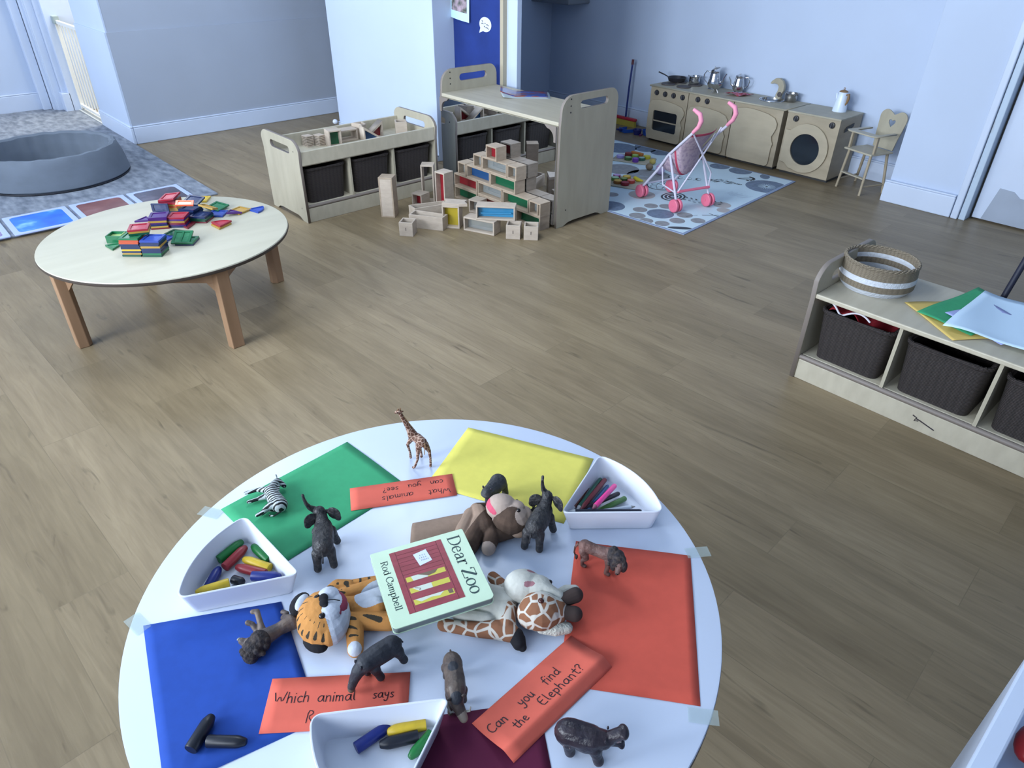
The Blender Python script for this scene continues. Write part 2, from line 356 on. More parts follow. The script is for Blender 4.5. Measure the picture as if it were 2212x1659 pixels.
# safety gate in the doorway
gate = thing('safety_gate', 'white metal safety gate with thin bars in the bright doorway', 'gate', (-7.55, 1.64, 0))
GM = mat('white_gate_metal', (0.80, 0.78, 0.72), 0.35)
MB().box(-0.36, 0.42, -0.012, 0.012, 0.745, 0.775).box(-0.36, 0.42, -0.012, 0.012, 0.04, 0.065).box(-0.36, -0.335, -0.014, 0.014, 0.02, 0.78).obj('frame', GM, gate, bev=0.003)
for k in range(7):
    x = -0.27+k*0.097; MB().tube([(x, 0, 0.05), (x, 0, 0.76)], 0.006, 8).obj('bar', GM, gate)
MB().box(-0.39, -0.29, -0.03, 0.02, 0.745, 0.81).obj('latch', mat('grey_latch', (0.30, 0.36, 0.36), 0.5), gate, bev=0.006)

# notice board
bd = MB().box(-4.355, -3.83, 3.372, 3.40, 0.25, 2.4).obj('notice_board', mat('royal_blue_felt', (0.012, 0.035, 0.20), 0.9, var=0.2, scale=(6, 6, 6)))
tag(bd, 'royal blue felt notice board on the pillar above the tall shelf', 'notice board')
MB().box(-3.83, -3.80, 3.365, 3.40, 0.25, 2.4).obj('frame_edge', mat('pine_strip', (0.42, 0.37, 0.27), 0.5), bd)
pic = MB(); pts = []
nx, nz = 10, 12
for j in range(nz+1):
    for i in range(nx+1):
        u = i/nx; v = j/nz
        pts.append((-4.35+0.21*u, 3.368-0.010*math.sin(PI*u)-0.012*(1-v), 0.965+0.30*v+0.02*(1-v)*(0.5-u)*1.2))
q = [(j*(nx+1)+i, j*(nx+1)+i+1, (j+1)*(nx+1)+i+1, (j+1)*(nx+1)+i) for j in range(nz) for i in range(nx)]
pic.add(pts, q)
for k, f in enumerate(q):
    i, j = k % nx, k//nx
    pic.mi[k] = 1 if (1 <= i < nx-1 and j >= 2) else 0
o = pic.obj('child_painting', [mat('painting_paper', (0.50, 0.72, 0.85), 0.7), mat('painted_patch', (0.42, 0.32, 0.38), 0.7, scale=(22, 22, 22), col2=(0.05, 0.07, 0.05))])
sm = o.modifiers.new('thick', 'SOLIDIFY'); sm.thickness = 0.0008
tag(o, 'curling painting with dark smudges pinned high on the blue board', 'picture')
bub = arc(0, 0, 0.062, -110, 215, 24, 0.045)+[(-0.062, -0.058)]
sb = MB().prism(bub, 0, 0.001, M=frame((-3.985, 3.3705, 0.955), (1, 0, -0.05), (0.05, 0, 1))).obj('speech_bubble', mat('card_white', (0.62, 0.68, 0.86), 0.7))
tag(sb, 'white speech bubble cut-out pinned on the blue board', 'paper cut-out')
# small printed scribble on the bubble
sc = MB()
for (x0, z0, x1, z1) in ((-0.035, 0.022, -0.028, 0.014), (-0.04, 0.004, -0.018, 0.002), (-0.006, 0.006, 0.002, 0.004), (0.012, 0.0, 0.034, -0.006), (-0.012, -0.012, -0.002, -0.016), (0.004, -0.018, 0.036, -0.026)):
    sc.tube([(x0-3.985, 3.3690, z0+0.955), ((x0+x1)/2-3.985, 3.3690, (z0+z1)/2+0.959), (x1-3.985, 3.3690, z1+0.955)], 0.0022, 6)
sc.obj('lettering', INK, sb)
# boxed pipe / shelf high in the alcove
tag(MB().box(-5.28, -4.80, 5.02, 5.30, 0.935, 1.25).obj('wall_box', mat('dull_grey_paint', (0.20, 0.22, 0.25), 0.6), bev=0.01), 'dull grey box fixed high in the alcove corner', 'wall box')

# ------------------------------------------------------------ low play units (shared builder)
BASKETS = {}
def basket(name, label, loc, rot, w=0.27, d=0.36, h=0.20, group=None):
    """dark wicker storage basket: w wide (x), d deep (y)"""
    b = thing(name, label, 'basket', loc, rot, group)
    if 'b' not in BASKETS:
        m = MB(); o0 = rrect(-w/2+.015, -d/2+.015, w/2-.015, d/2-.015, .03); o1 = rrect(-w/2, -d/2, w/2, d/2, .035)
        i1 = rrect(-w/2+.012, -d/2+.012, w/2-.012, d/2-.012, .025); i0 = rrect(-w/2+.025, -d/2+.025, w/2-.025, d/2-.025, .025)
        n = len(o0); rings = [(o0, 0), (o0, .001)]
        for k in range(1, 13):
            t = k/12; rings.append(([(a[0]+(b2[0]-a[0])*t+0.0015*math.sin(k*PI)*0, a[1]+(b2[1]-a[1])*t) for a, b2 in zip(o0, o1)], h*t))
        rings += [(i1, h), (i0, .012)]
        vs = [(x, y, z) for r, z in rings for x, y in r]
        fs = [(i*n+k, i*n+(k+1) % n, (i+1)*n+(k+1) % n, (i+1)*n+k) for i in range(len(rings)-1) for k in range(n)]
        fs += [tuple(range(n-1, -1, -1)), tuple((len(rings)-1)*n+k for k in range(n))]
        m.add(vs, fs); BASKETS['b'] = m.mesh('body', WICKER, True)
        r = MB(); ring = o1+[o1[0]]
        for ph in (0, PI):
            pp = []
            for k in range(len(ring)*2-1):
                a = ring[k//2]; c = ring[min(k//2+1, len(ring)-1)]; t = (k % 2)/2
                pp.append((a[0]+(c[0]-a[0])*t, a[1]+(c[1]-a[1])*t, h+0.004*math.sin(k*1.2+ph)))
            r.tube(pp, 0.006, 6)
        BASKETS['r'] = r.mesh('rim', WICKER, True)
    for nm in ('b', 'r'):
        o = bpy.data.objects.new('body' if nm == 'b' else 'rim', BASKETS[nm]); COL.objects.link(o); o.parent = b
    return b

def end_outline(depth, top, arch=True, fr=0.0):
    """side-panel outline in (depth, z), front at 0, back at depth"""
    o = [(0, 0), (depth*0.13, 0), (depth*0.20, 0.018), (depth*0.27, 0.024), (depth*0.73, 0.024), (depth*0.80, 0.018), (depth*0.87, 0), (depth, 0)]
    o += [(depth, top-0.11)] + arc(depth-0.055, top-0.07, 0.07, 20, 90, 6, 0.07)
    o += [(depth*0.35, top)] + arc(0.075, top-0.08, 0.085, 95, 165, 6, 0.08) + [(0.0, top-0.13)]
    return o
def slot(c0, c1, z, r): return arc(c1, z, r, -90, 90, 8)+arc(c0, z, r, 90, 270, 8)

# L1: storage trough along y, front faces +x at x=-3.785
def low_unit(name, label, loc, rot, length, tray=True):
    u = thing(name, label, 'storage unit', loc, rot)
    D = 0.45; T = 0.018
    for yy, s in ((T/2, 1), (length-T/2, 1)):
        # local: length along +y, front at x=0, back at x=-D
        M = frame((0, yy, 0), (-1, 0, 0), (0, 0, 1))
        p = plate('side_panel', [end_outline(D, 0.478), slot(0.125, 0.325, 0.412, 0.021)], T, M, [BIRCH, PLYEDGE], u)
        for (dx, dz) in ((0.055, 0.414), (0.055, 0.08)):
            sc_ = MB(); sc_.lathe([(0.0045, 0), (0.0045, 0.001)], 10, M=frame((-dx, -0.0001 if yy < 0.1 else length+0.0001, dz), (-1, 0, 0), (0, 0, 1))); sc_.obj('screw_cap', SCREW, u)
    MB().box(-D+0.01, -0.02, T, length-T, 0.085, 0.103).obj('shelf_board', [BIRCHX], u, bev=0.006, bseg=3)
    MB().box(-0.03, -0.006, T, length-T, 0.0, 0.085).obj('plinth', BIRCHX, u, bev=0.002)
    MB().tube([(-0.013, T, 0.094), (-0.013, length-T, 0.094)], 0.010, 12).obj('lip', PLYEDGE, u, smooth=True)
    if tray:
        MB().box(-0.018, 0.0, T, length-T, 0.338, 0.418).obj('front_rail', BIRCHX, u, bev=0.003)
        MB().box(-D+0.008, -D+0.026, T, length-T, 0.30, 0.418).obj('back_rail', BIRCHX, u, bev=0.003)
        MB().box(-D+0.026, -0.018, T, length-T, 0.330, 0.342).obj('tray_base', BIRCHX, u)
    else:
        MB().box(-D+0.01, 0.0, T, length-T, 0.352, 0.370).obj('top_board', [BIRCHX], u, bev=0.004)
    zt = 0.33 if tray else 0.352
    MB().box(-D+0.005, -D+0.012, T, length-T, 0.10, zt).obj('back_panel', BIRCH, u)
    for k in (1, 2):
        y = T+(length-2*T)*k/3
        MB().box(-D+0.012, -0.012, y-0.006, y+0.006, 0.103, zt).obj('divider', [BIRCH], u)
    return u
low_unit('storage_unit', 'low birch storage unit with open block tray and three dark baskets by the pillar', (-3.785, 1.79, 0), 0, 0.985)
for k, (yy, t) in enumerate(((1.962, 'nearest the round wooden table'), (2.281, 'in the middle bay'), (2.600, 'in the bay nearest the mirror shelf'))):
    basket('wicker_basket', 'dark wicker basket in the block storage unit, %s' % t, (-3.985, yy, 0.1035), PI/2, w=0.27, d=0.36, group='baskets in the block storage unit')
low_unit('storage_unit', 'low birch bench unit with paper and striped basket on its flat top', (-0.983, 2.42, 0), -PI/2, 0.985, tray=False)
# rotated -90deg: local y -> +x, local x(front=0, back=-D) -> front faces -y, back at +y
for k, (xx, t) in enumerate(((-0.805, 'holding red cloth, in the left bay of the bench'), (-0.49, 'in the middle bay of the bench under the papers'), (-0.175, 'in the right bay of the bench, cut by the photo edge'))):
    basket('wicker_basket', 'dark wicker basket %s' % t, (xx, 2.625, 0.1035), 0, group='baskets in the bench unit')
# maker's mark scratched on bench plinth
lg = MB(); 
for pts in ([(-0.515, 0.055), (-0.50, 0.05), (-0.505, 0.036), (-0.492, 0.040)], [(-0.50, 0.046), (-0.485, 0.044)], [(-0.487, 0.044), (-0.435, 0.030)]):
    lg.tube([(x, 2.4255, z) for x, z in pts], 0.0022, 6)
tag(lg.obj('scuff_mark', INK), 'small black scuff on the plinth of the bench unit', 'mark')

# red cloth with white piping in the left bench basket
def sheet(name, nx, ny, fn, mats, parent=None, th=0.0012, mif=None):
    m = MB(); vs = [fn(i/nx, j/ny) for j in range(ny+1) for i in range(nx+1)]
    fs = [(j*(nx+1)+i, j*(nx+1)+i+1, (j+1)*(nx+1)+i+1, (j+1)*(nx+1)+i) for j in range(ny) for i in range(nx)]
    m.add(vs, fs)
    if mif:
        for k in range(len(fs)): m.mi[k] = mif((k % nx+.5)/nx, (k//nx+.5)/ny)
    o = m.obj(name, mats, parent, smooth=True)
    s_ = o.modifiers.new('thick', 'SOLIDIFY'); s_.thickness = th; s_.offset = 0
    return o
rc = sheet('red_cloth', 26, 18, lambda u, v: (-0.925+0.235*u, 2.465+0.25*v, 0.300+0.030*math.sin(PI*min(1, u*1.1))*(0.6+0.4*math.sin(7*u+4*v))+0.010*math.sin(19*u+3*v)-0.02*u), mat('crimson_fabric', (0.32, 0.012, 0.025), 0.8, var=0.4, scale=(14, 14, 14)))
tag(rc, 'crumpled red cloth bag with white piping in the bench basket', 'cloth')
MB().tube([(-0.925+0.16*t+0.006*math.sin(9*t), 2.458+0.004*math.cos(8*t), 0.318+0.019*math.cos(t*8.5)*(1-t*0.6)+0.004) for t in [k/20 for k in range(21)]], 0.0035, 8).obj('piping', mat('white_piping', (0.65, 0.62, 0.68), 0.7), rc, smooth=True)

# striped seagrass basket on bench
sg = basket_material('seagrass_weave', (0.10, 0.08, 0.055), (0.30, 0.25, 0.18), 160, 190); sw = mat('white_cotton_band', (0.52, 0.55, 0.60), 0.85, bump=0.5, scale=(90, 90, 90))
bk = thing('striped_basket', 'round seagrass basket with white stripes on the bench end', 'basket', (-0.855, 2.655, 0.3705))
m = MB(); prof = [(0.0, 0), (0.112, 0), (0.121, 0.012), (0.127, 0.022), (0.130, 0.024), (0.131, 0.046), (0.131, 0.048), (0.130, 0.067), (0.130, 0.069), (0.128, 0.086), (0.128, 0.088), (0.126, 0.108), (0.116, 0.109), (0.117, 0.088), (0.119, 0.069), (0.120, 0.046), (0.118, 0.024), (0.108, 0.007), (0.0, 0.007)]
band = {0: 1, 1: 1, 2: 1, 3: 1, 4: 0, 5: 0, 6: 1, 7: 1, 8: 0, 9: 0, 10: 0, 11: 0, 12: 0, 13: 1, 14: 0, 15: 1, 16: 0, 17: 0}
seg = 48
for i in range(len(prof)-1):
    mi = {0: 1, 1: 1, 2: 1, 3: 1, 4: 0, 5: 0, 6: 1, 7: 1, 8: 0, 9: 0, 10: 0, 11: 0, 12: 0, 13: 1, 14: 0, 15: 1, 16: 0, 17: 0}[i]
    m.lathe([prof[i], prof[i+1]], seg, mi=mi, sx=1.04, sy=0.98, caps=False)
m.obj('body', [sg, sw], bk, smooth=True)
rm = MB()
for ph in (0, 2.1, 4.2):
    rm.tube([(1.04*(0.122+0.004*math.cos(k*0.9+ph))*math.cos(2*PI*k/96), 0.98*(0.122+0.004*math.cos(k*0.9+ph))*math.sin(2*PI*k/96), 0.109+0.004*math.sin(k*0.9+ph)) for k in range(97)], 0.0045, 6)
rm.obj('braided_rim', sg, bk, smooth=True)

# papers on the bench
def card(name, label, quad, z, m, group=None, lift=0.0, nx=14, ny=14, th=0.0006, cat='paper', sag=None):
    """quad: 4 (x,y) corners in order; slight curl"""
    A, B, C, D = [Vector((*p, 0)) for p in quad]
    def fn(u, v):
        p = A*(1-u)*(1-v)+B*u*(1-v)+C*u*v+D*(1-u)*v
        e = max(abs(u-.5), abs(v-.5))*2
        zz = z+lift*(e**4)*(0.5+0.5*math.sin(5*u+7*v))
        if sag: zz += sag(u, v)
        return (p.x, p.y, zz)
    o = sheet(name, nx, ny, fn, m, th=th)
    return tag(o, label, cat, group)
YEL = mat('yellow_sugar_paper', (0.66, 0.60, 0.12), 0.8, var=0.05, scale=(60, 60, 60))
AMB = mat('amber_sugar_paper', (0.62, 0.45, 0.13), 0.8)
GRN = mat('green_sugar_paper', (0.035, 0.31, 0.14), 0.8, var=0.06, scale=(60, 60, 60))
LIL = mat('lilac_paper', (0.35, 0.40, 0.70), 0.8)
WHP = mat('white_paper', (0.52, 0.68, 0.84), 0.8)
def rot_rect(cx, cy, w, h, a):
    c, s = math.cos(math.radians(a)), math.sin(math.radians(a))
    return [(cx+c*x-s*y, cy+s*x+c*y) for x, y in ((-w/2, -h/2), (w/2, -h/2), (w/2, h/2), (-w/2, h/2))]
card('sugar_paper', 'amber yellow paper lowest under the green sheet on the bench', [(-0.715, 2.594), (-0.49, 2.43), (-0.36, 2.60), (-0.585, 2.765)], 0.3715, AMB, lift=0.003)
card('sugar_paper', 'green paper between the amber and white sheets on the bench', [(-0.652, 2.540), (-0.46, 2.505), (-0.38, 2.80), (-0.578, 2.925)], 0.3745, GRN, lift=0.006)
card('sugar_paper', 'lilac paper peeking out under the white sheet on the bench', [(-0.580, 2.600), (-0.37, 2.50), (-0.28, 2.68), (-0.49, 2.80)], 0.380, LIL, lift=0.004)
card('sugar_paper', 'large white paper on top of the pile on the bench', [(-0.545, 2.478), (-0.18, 2.52), (-0.20, 2.875), (-0.545, 2.882)], 0.386, WHP, lift=0.005, sag=lambda u, v: 0.006*math.sin(9*u+3*v)*(1-u))
# black pole behind the bench
pl = MB().tube([(-0.52, 2.90, 0.0), (-0.50, 2.94, 0.28), (-0.40, 3.14, 1.5)], 0.011, 12).obj('broom_pole', mat('matt_black_pole', (0.012, 0.014, 0.03), 0.5), smooth=True)
tag(pl, 'plain black pole standing behind the bench at the photo edge', 'pole')

# ------------------------------------------------------------ tall shelf with mirror
ts = thing('tall_shelf', 'tall birch bridging shelf with handled ends and mirror front behind the blocks', 'shelf', (0, 0, 0))
def tall_outline():
    y0, y1, t = 2.862, 3.335, 0.742
    return [(y0, 0), (y0+.055, 0), (y0+.10, .018), (y0+.14, .022), (y1-.13, .022), (y1-.10, .014), (y1-.075, 0), (y1, 0), (y1, t-.12)]+arc(y1-.06, t-.07, .06, 10, 90, 6, .07)+[(y0+.16, t)]+arc(y0+.095, t-.09, .09, 95, 165, 6, .09)+[(y0, t-.16)]
for x in (-2.759, -3.839):
    plate('side_panel', [tall_outline(), slot(3.035, 3.225, 0.683, 0.021)], 0.018, YZ(x), [BIRCH, PLYEDGE], ts)
for z in (0.722, 0.686, 0.652, 0.099):
    for xx in (-2.7498, -3.8298): MB().lathe([(0.0045, 0), (0.0045, 0.001)], 10, M=frame((xx, 2.936, z), (0, 1, 0), (0, 0, 1))).obj('screw_cap', SCREW, ts)
MB().box(-3.83, -2.768, 2.862, 3.335, 0.585, 0.606).obj('top_board', [BIRCHX], ts, bev=0.004)
# rounded brace at the front corners
br = [(-2.768, 0.585), (-2.768, 0.45)]+arc(-2.838, 0.52, 0.055, 0, 90, 8)[0:0]
out = [(-2.768, 0.586), (-2.768, 0.50)]+[(-2.784, 0.50)]+arc(-2.838, 0.515, 0.054, 0, 90, 8, 0.054)+[(-2.86, 0.586)]
MB().prism(out, -0.003, 0.003, M=XZ(2.8465)).obj('corner_brace', PLYEDGE, ts)
out2 = [(-3.83-(x+2.768), z) for x, z in out][::-1]
MB().prism(out2, -0.003, 0.003, M=XZ(2.8465)).obj('corner_brace', PLYEDGE, ts)
MB().box(-3.829, -2.769, 2.851, 2.857, 0.02, 0.584).obj('mirror', MIRROR, ts)
MB().box(-3.829, -2.769, 2.8575, 2.868, 0.02, 0.584).obj('backing_board', BIRCH, ts)
MB().box(-3.83, -2.768, 2.87, 3.325, 0.03, 0.05).obj('bottom_board', BIRCHX, ts)
# leaflets on the shelf
mg = thing('magazine', 'thin folded glossy magazine with blue and red cover on the tall shelf', 'magazine', (-3.41, 3.22, 0.6065), math.radians(48))
cvm = mat('glossy_cover', (0.05, 0.09, 0.32), 0.25, scale=(14, 22, 14), col2=(0.22, 0.06, 0.05), ramp=(0.46, 0.52), coat=0.4)
cvl = mat('magazine_pages', (0.40, 0.46, 0.50), 0.6)
for k in range(5):
    w = 0.30-0.006*k
    sheet('page' if k < 4 else 'cover', 16, 6, (lambda k: (lambda u, v: (-0.15+0.30*u-0.004*k, -0.085+0.19*v, 0.0022*k+0.0006+(0.016*max(0, 0.28-u)/0.28*(0.5+k*0.35))*(1 if v > -1 else 0)+0.003*math.sin(PI*u)*k/4)))(k), cvl if k < 4 else cvm, mg, th=0.0009)

# ------------------------------------------------------------ hollow wooden blocks
ACR = {n: mat('acrylic_'+n, c, 0.15, alpha=a, spec=0.5) for n, c, a in (('red', (0.30, 0.02, 0.03), 0.85), ('blue', (0.02, 0.08, 0.22), 0.85), ('green', (0.01, 0.11, 0.05), 0.9), ('clear', (0.45, 0.50, 0.50), 0.25), ('yellow', (0.55, 0.42, 0.03), 0.8), ('lightblue', (0.05, 0.30, 0.55), 0.75))}
U = 0.082
def ring_mesh(w, h, d, t=0.009):
    m = MB(); m.box(-w/2, w/2, -d/2, d/2, 0, t).box(-w/2, w/2, -d/2, d/2, h-t, h).box(-w/2, -w/2+t, -d/2, d/2, t, h-t).box(w/2-t, w/2, -d/2, d/2, t, h-t); return m
RM = {}
def hollow(label, x, y, z, w, h, a=0, acr='clear', axis='y', d=U, m=None, group='wooden blocks piled by the mirror', rx=0, name='hollow_block', t=0.009):
    """frame block with its opening along y (axis y) or up (axis z); acrylic pane inside"""
    m = m or BLOCK
    r = thing(name, label, 'building block', (x, y, z), (rx, 0, math.radians(a)), group)
    if axis == 'z':
        r.rotation_euler = (0, 0, math.radians(a))
        key = ('z', w, h, d, t, m.name)
        if key not in RM:
            k = MB(); k.box(-w/2, w/2, -d/2, -d/2+t, 0, h).box(-w/2, w/2, d/2-t, d/2, 0, h).box(-w/2, -w/2+t, -d/2+t, d/2-t, 0, h).box(w/2-t, w/2, -d/2+t, d/2-t, 0, h)
            RM[key] = k.mesh('frame', m)
        p = MB().box(-w/2+t, w/2-t, -d/2+t, d/2-t, h/2-0.0015, h/2+0.0015)
    else:
        key = ('y', w, h, d, t, m.name)
        if key not in RM: RM[key] = ring_mesh(w, h, d, t).mesh('frame', m)
        p = MB().box(-w/2+t, w/2-t, -0.0015, 0.0015, t, h-t)
    o = bpy.data.objects.new('frame', RM[key]); COL.objects.link(o); o.parent = r
    bv = o.modifiers.new('bevel', 'BEVEL'); bv.width = 0.0012; bv.segments = 1; bv.limit_method = 'ANGLE'
    if acr != 'none': p.obj('acrylic_pane', ACR[acr], r)
    return r
YW = 2.7626+U/2
L3 = 0.233
rows = [  # label, x0, width, layer, acrylic
 ('long block with dark green pane, bottom left of the block wall', -3.600, L3, 0, 'green'),
 ('long block with red pane, bottom layer behind the small cube', -3.360, L3, 0, 'red'),
 ('long block, bottom layer behind the blue-paned block', -3.122, 0.115, 0, 'clear'),
 ('long block with dark pane, bottom right of the block wall', -3.000, 0.212, 0, 'green'),
 ('long block with brownish pane, left in the second layer', -3.600, L3, 1, 'red'),
 ('long block with clear pane, middle of the second layer', -3.361, L3, 1, 'clear'),
 ('long block with green pane, right in the second layer', -3.123, L3, 1, 'green'),
 ('half block ending the second layer beside the shelf', -2.886, 0.082, 1, 'clear'),
 ('small cube block standing at the left end of the third layer', -3.558, 0.082, 2, 'clear'),
 ('long block with blue pane in the third layer', -3.470, 0.230, 2, 'blue'),
 ('long block with green pane in the third layer', -3.238, 0.230, 2, 'green'),
 ('cube block left of the bridge in the fourth layer', -3.398, 0.082, 3, 'clear'),
 ('long clear bridge block under the red-paned top cube', -3.314, 0.230, 3, 'clear'),
 ('cube block at the right of the fourth layer', -3.080, 0.082, 3, 'clear'),
 ('cube block with red pane on top of the block wall', -3.262, 0.098, 4, 'red')]
for lb, x0, w, ly, ac in rows:
    hollow('wooden '+lb, x0+w/2, YW-(0.012 if ly == 4 else 0), ly*U+0.0002*ly, w-0.001, U, random.uniform(-1.2, 1.2) if w < 0.1 else 0, ac)
hollow('wooden thin-walled block leaning by the shelf end, right of the wall', -2.80, 2.80, U+0.0005, 0.030, U, 0, 'none')
# loose blocks in front
hollow('tall plain wooden block standing alone, nearest the baskets', -3.590, 2.215+0.03, 0, 0.087, 0.245, 39, 'none', m=BLOCK)
tw = [o for o in COL.objects if o.get('label', '').startswith('tall plain')][0]
MB().box(-0.0345, 0.0345, -0.0405, -0.0365, 0.0092, 0.2358).obj('face_panel', BLOCKW, tw)
hollow('tall open wooden block standing in front of the third basket', -3.640, 2.585, 0, 0.082, 0.245, 46, 'none', m=BLOCKW)
hollow('tall wooden block with dark red pane beside the block wall', -3.448, 2.568, 0, 0.082, 0.245, 8, 'red', m=BLOCKW)
hollow('small cube block with red pane behind the loose frames', -3.622, 2.505, 0, 0.082, 0.082, 14, 'red', m=BLOCKW)
hollow('small cube block partly hidden behind the blue-paned block', -3.29, 2.705, 0, 0.082, 0.082, 12, 'clear', m=BLOCKW)
def mark(root, w):
    k = MB().box(-0.0015, 0.0015, -0.0008, 0, -0.008, 0.010); o = k.obj('printed_mark', INK, root); o.location = (0.0, -w/2-0.0002, 0.042)
c1 = hollow('small open-topped cube block, front left of the pile', -3.258, 2.150, 0, 0.082, 0.082, 38, 'clear', 'z', m=BLOCKW); mark(c1, U)
c2 = hollow('open-topped cube block, left one of the pair near the shelf', -2.823, 2.587, 0, 0.082, 0.082, 41, 'clear', 'z', m=BLOCKW); mark(c2, U)
c3 = hollow('open-topped cube block, right one of the pair near the shelf', -2.745, 2.652, 0, 0.082, 0.082, 44, 'clear', 'z', m=BLOCKW); mark(c3, U)
def poly_ring(label, pts, z, h, m, acr=None, t=0.009, name='hollow_block', vertical=None):
    """open-topped polygon frame from world xy corner points"""
    c = Vector((sum(p[0] for p in pts)/len(pts), sum(p[1] for p in pts)/len(pts)))
    q = [Vector(p)-c for p in pts]; n = len(q)
    ins = []
    for i in range(n):
        a, b_, d = q[i-1], q[i], q[(i+1) % n]; e1 = (b_-a).normalized(); e2 = (d-b_).normalized()
        n1 = Vector((-e1.y, e1.x)); n2 = Vector((-e2.y, e2.x)); s_ = 1 if (e1.x*e2.y-e1.y*e2.x) > 0 else -1
        k = (n1+n2); k = k/(1+n1.dot(n2)); ins.append(b_+k*t)
    r = thing(name, label, 'building block', (c.x, c.y, z), 0, 'wooden blocks piled by the mirror')
    vs = [(p.x, p.y, 0) for p in q]+[(p.x, p.y, h) for p in q]+[(p.x, p.y, 0) for p in ins]+[(p.x, p.y, h) for p in ins]
    fs = []
    for i in range(n):
        j = (i+1) % n
        fs += [(i, j, n+j, n+i), (2*n+j, 2*n+i, 3*n+i, 3*n+j), (n+i, n+j, 3*n+j, 3*n+i), (j, i, 2*n+i, 2*n+j)]
    k = MB(); k.add(vs, fs); k.obj('frame', m, r, bev=0.001)
    if acr:
        k = MB(); k.prism([(p.x, p.y) for p in ins], h/2-0.0015, h/2+0.0015); k.obj('acrylic_pane', ACR[acr], r)
    return r
poly_ring('slanted open-topped frame block, nearest of the two in a V', [(-3.340, 2.215), (-3.162, 2.330), (-3.192, 2.392), (-3.382, 2.292)], 0, 0.08, BLOCKW, 'clear')
poly_ring('slanted open-topped frame block, rear one of the two in a V', [(-3.398, 2.300), (-3.340, 2.505), (-3.405, 2.525), (-3.478, 2.311)], 0, 0.08, BLOCKW, 'clear')
hs = hollow('upright house-shaped block with yellow pane behind the V frames', -3.19, 2.425, 0, 0.105, 0.135, 38, 'yellow', m=BLOCKW, d=0.082)
MB().prism([(-0.052, -0.041), (0.052, -0.041), (0.10, -0.028), (0.075, 0.010), (0.085, 0.041), (-0.052, 0.041), (-0.030, 0.0)], 0.1355, 0.153).obj('roof', BLOCKW, hs, bev=0.001)
hollow('long frame block lying under the blue-paned block', -3.015, 2.508, 0, 0.205, 0.082, 21, 'clear', m=BLOCKW)
bb = hollow('long block with bright blue pane perched across another block', -2.952, 2.565, 0.0825, 0.228, 0.082, 42, 'lightblue', m=BLOCKW)
MB().tube([(-0.09, -0.012, 0.030), (0.0, -0.012, 0.032), (0.09, -0.012, 0.036)], 0.005, 8).obj('blue_tube', ACR['lightblue'], bb)

# blocks in the tray of the storage unit
ZT = 0.3425
for i, (x, y, a) in enumerate(((-4.16, 2.050, 5), (-4.13, 2.115, 12))):
    r = thing('slat_stack', 'stack of thin pale wooden slats in the block tray, %s of two' % ('left' if i == 0 else 'right'), 'slat stack', (x, y, ZT), math.radians(a), 'slat stacks')
    for k in range(7): MB().box(-0.028, 0.028, -0.024, 0.024, k*0.0095, k*0.0095+0.0065).obj('slat', BLOCKW, r)
G2 = 'blocks in the storage tray'
hollow('block with green pane standing in the tray', -4.06, 2.175, ZT, 0.082, 0.10, 80, 'green', m=BLOCKW, group=G2)
hollow('long closed block lying behind the green-paned one in the tray', -4.13, 2.29, ZT, 0.16, 0.07, 88, 'none', m=BLOCKW, group=G2)
poly_ring('V-shaped notched block in the middle of the tray', [(-4.17, 2.375), (-4.11, 2.40), (-4.06, 2.385), (-4.08, 2.43), (-4.16, 2.45)], ZT, 0.09, BLOCKW)['group'] = G2
def tri_block(label, x, y, a, acr, flip=False, h=0.10, w=0.15):
    r = thing('triangle_block', label, 'building block', (x, y, ZT), math.radians(a), G2)
    o_ = [(-w/2, 0), (w/2, 0), (w/2 if flip else -w/2, h)]; i_ = [(-w/2+.022, .009), (w/2-.022, .009), ((w/2-.012) if flip else (-w/2+.012), h-.022)]
    if flip: i_ = [(-w/2+.03, .009), (w/2-.009, .009), (w/2-.009, h-.022)]
    else: i_ = [(-w/2+.009, .009), (w/2-.03, .009), (-w/2+.009, h-.022)]
    plate('frame', [o_, i_], 0.06, frame((0, 0, 0), (1, 0, 0), (0, 0, 1)), [BLOCKW], r, bev=0.0008)
    MB().prism(i_, -0.001, 0.001, M=frame((0, 0, 0), (1, 0, 0), (0, 0, 1))).obj('acrylic_pane', ACR[acr], r)
    return r
tri_block('triangular block with blue pane in the tray, under the red one', -4.01, 2.43, 86, 'blue')
o = tri_block('triangular block with red pane in the tray, leaning on the blue one', -4.07, 2.455, 86, 'red', True, 0.105, 0.15)
hollow('open cube block at the mirror end of the tray', -4.03, 2.665, ZT, 0.075, 0.085, 60, 'none', m=BLOCKW, group=G2, axis='z')
tag(MB().ball((0, 0, 0), 0.022).obj('door_stop', WHITEPL, loc=(-5.79, 3.14, 0.05), smooth=True), 'small round white door stop at the pillar foot', 'door stop')
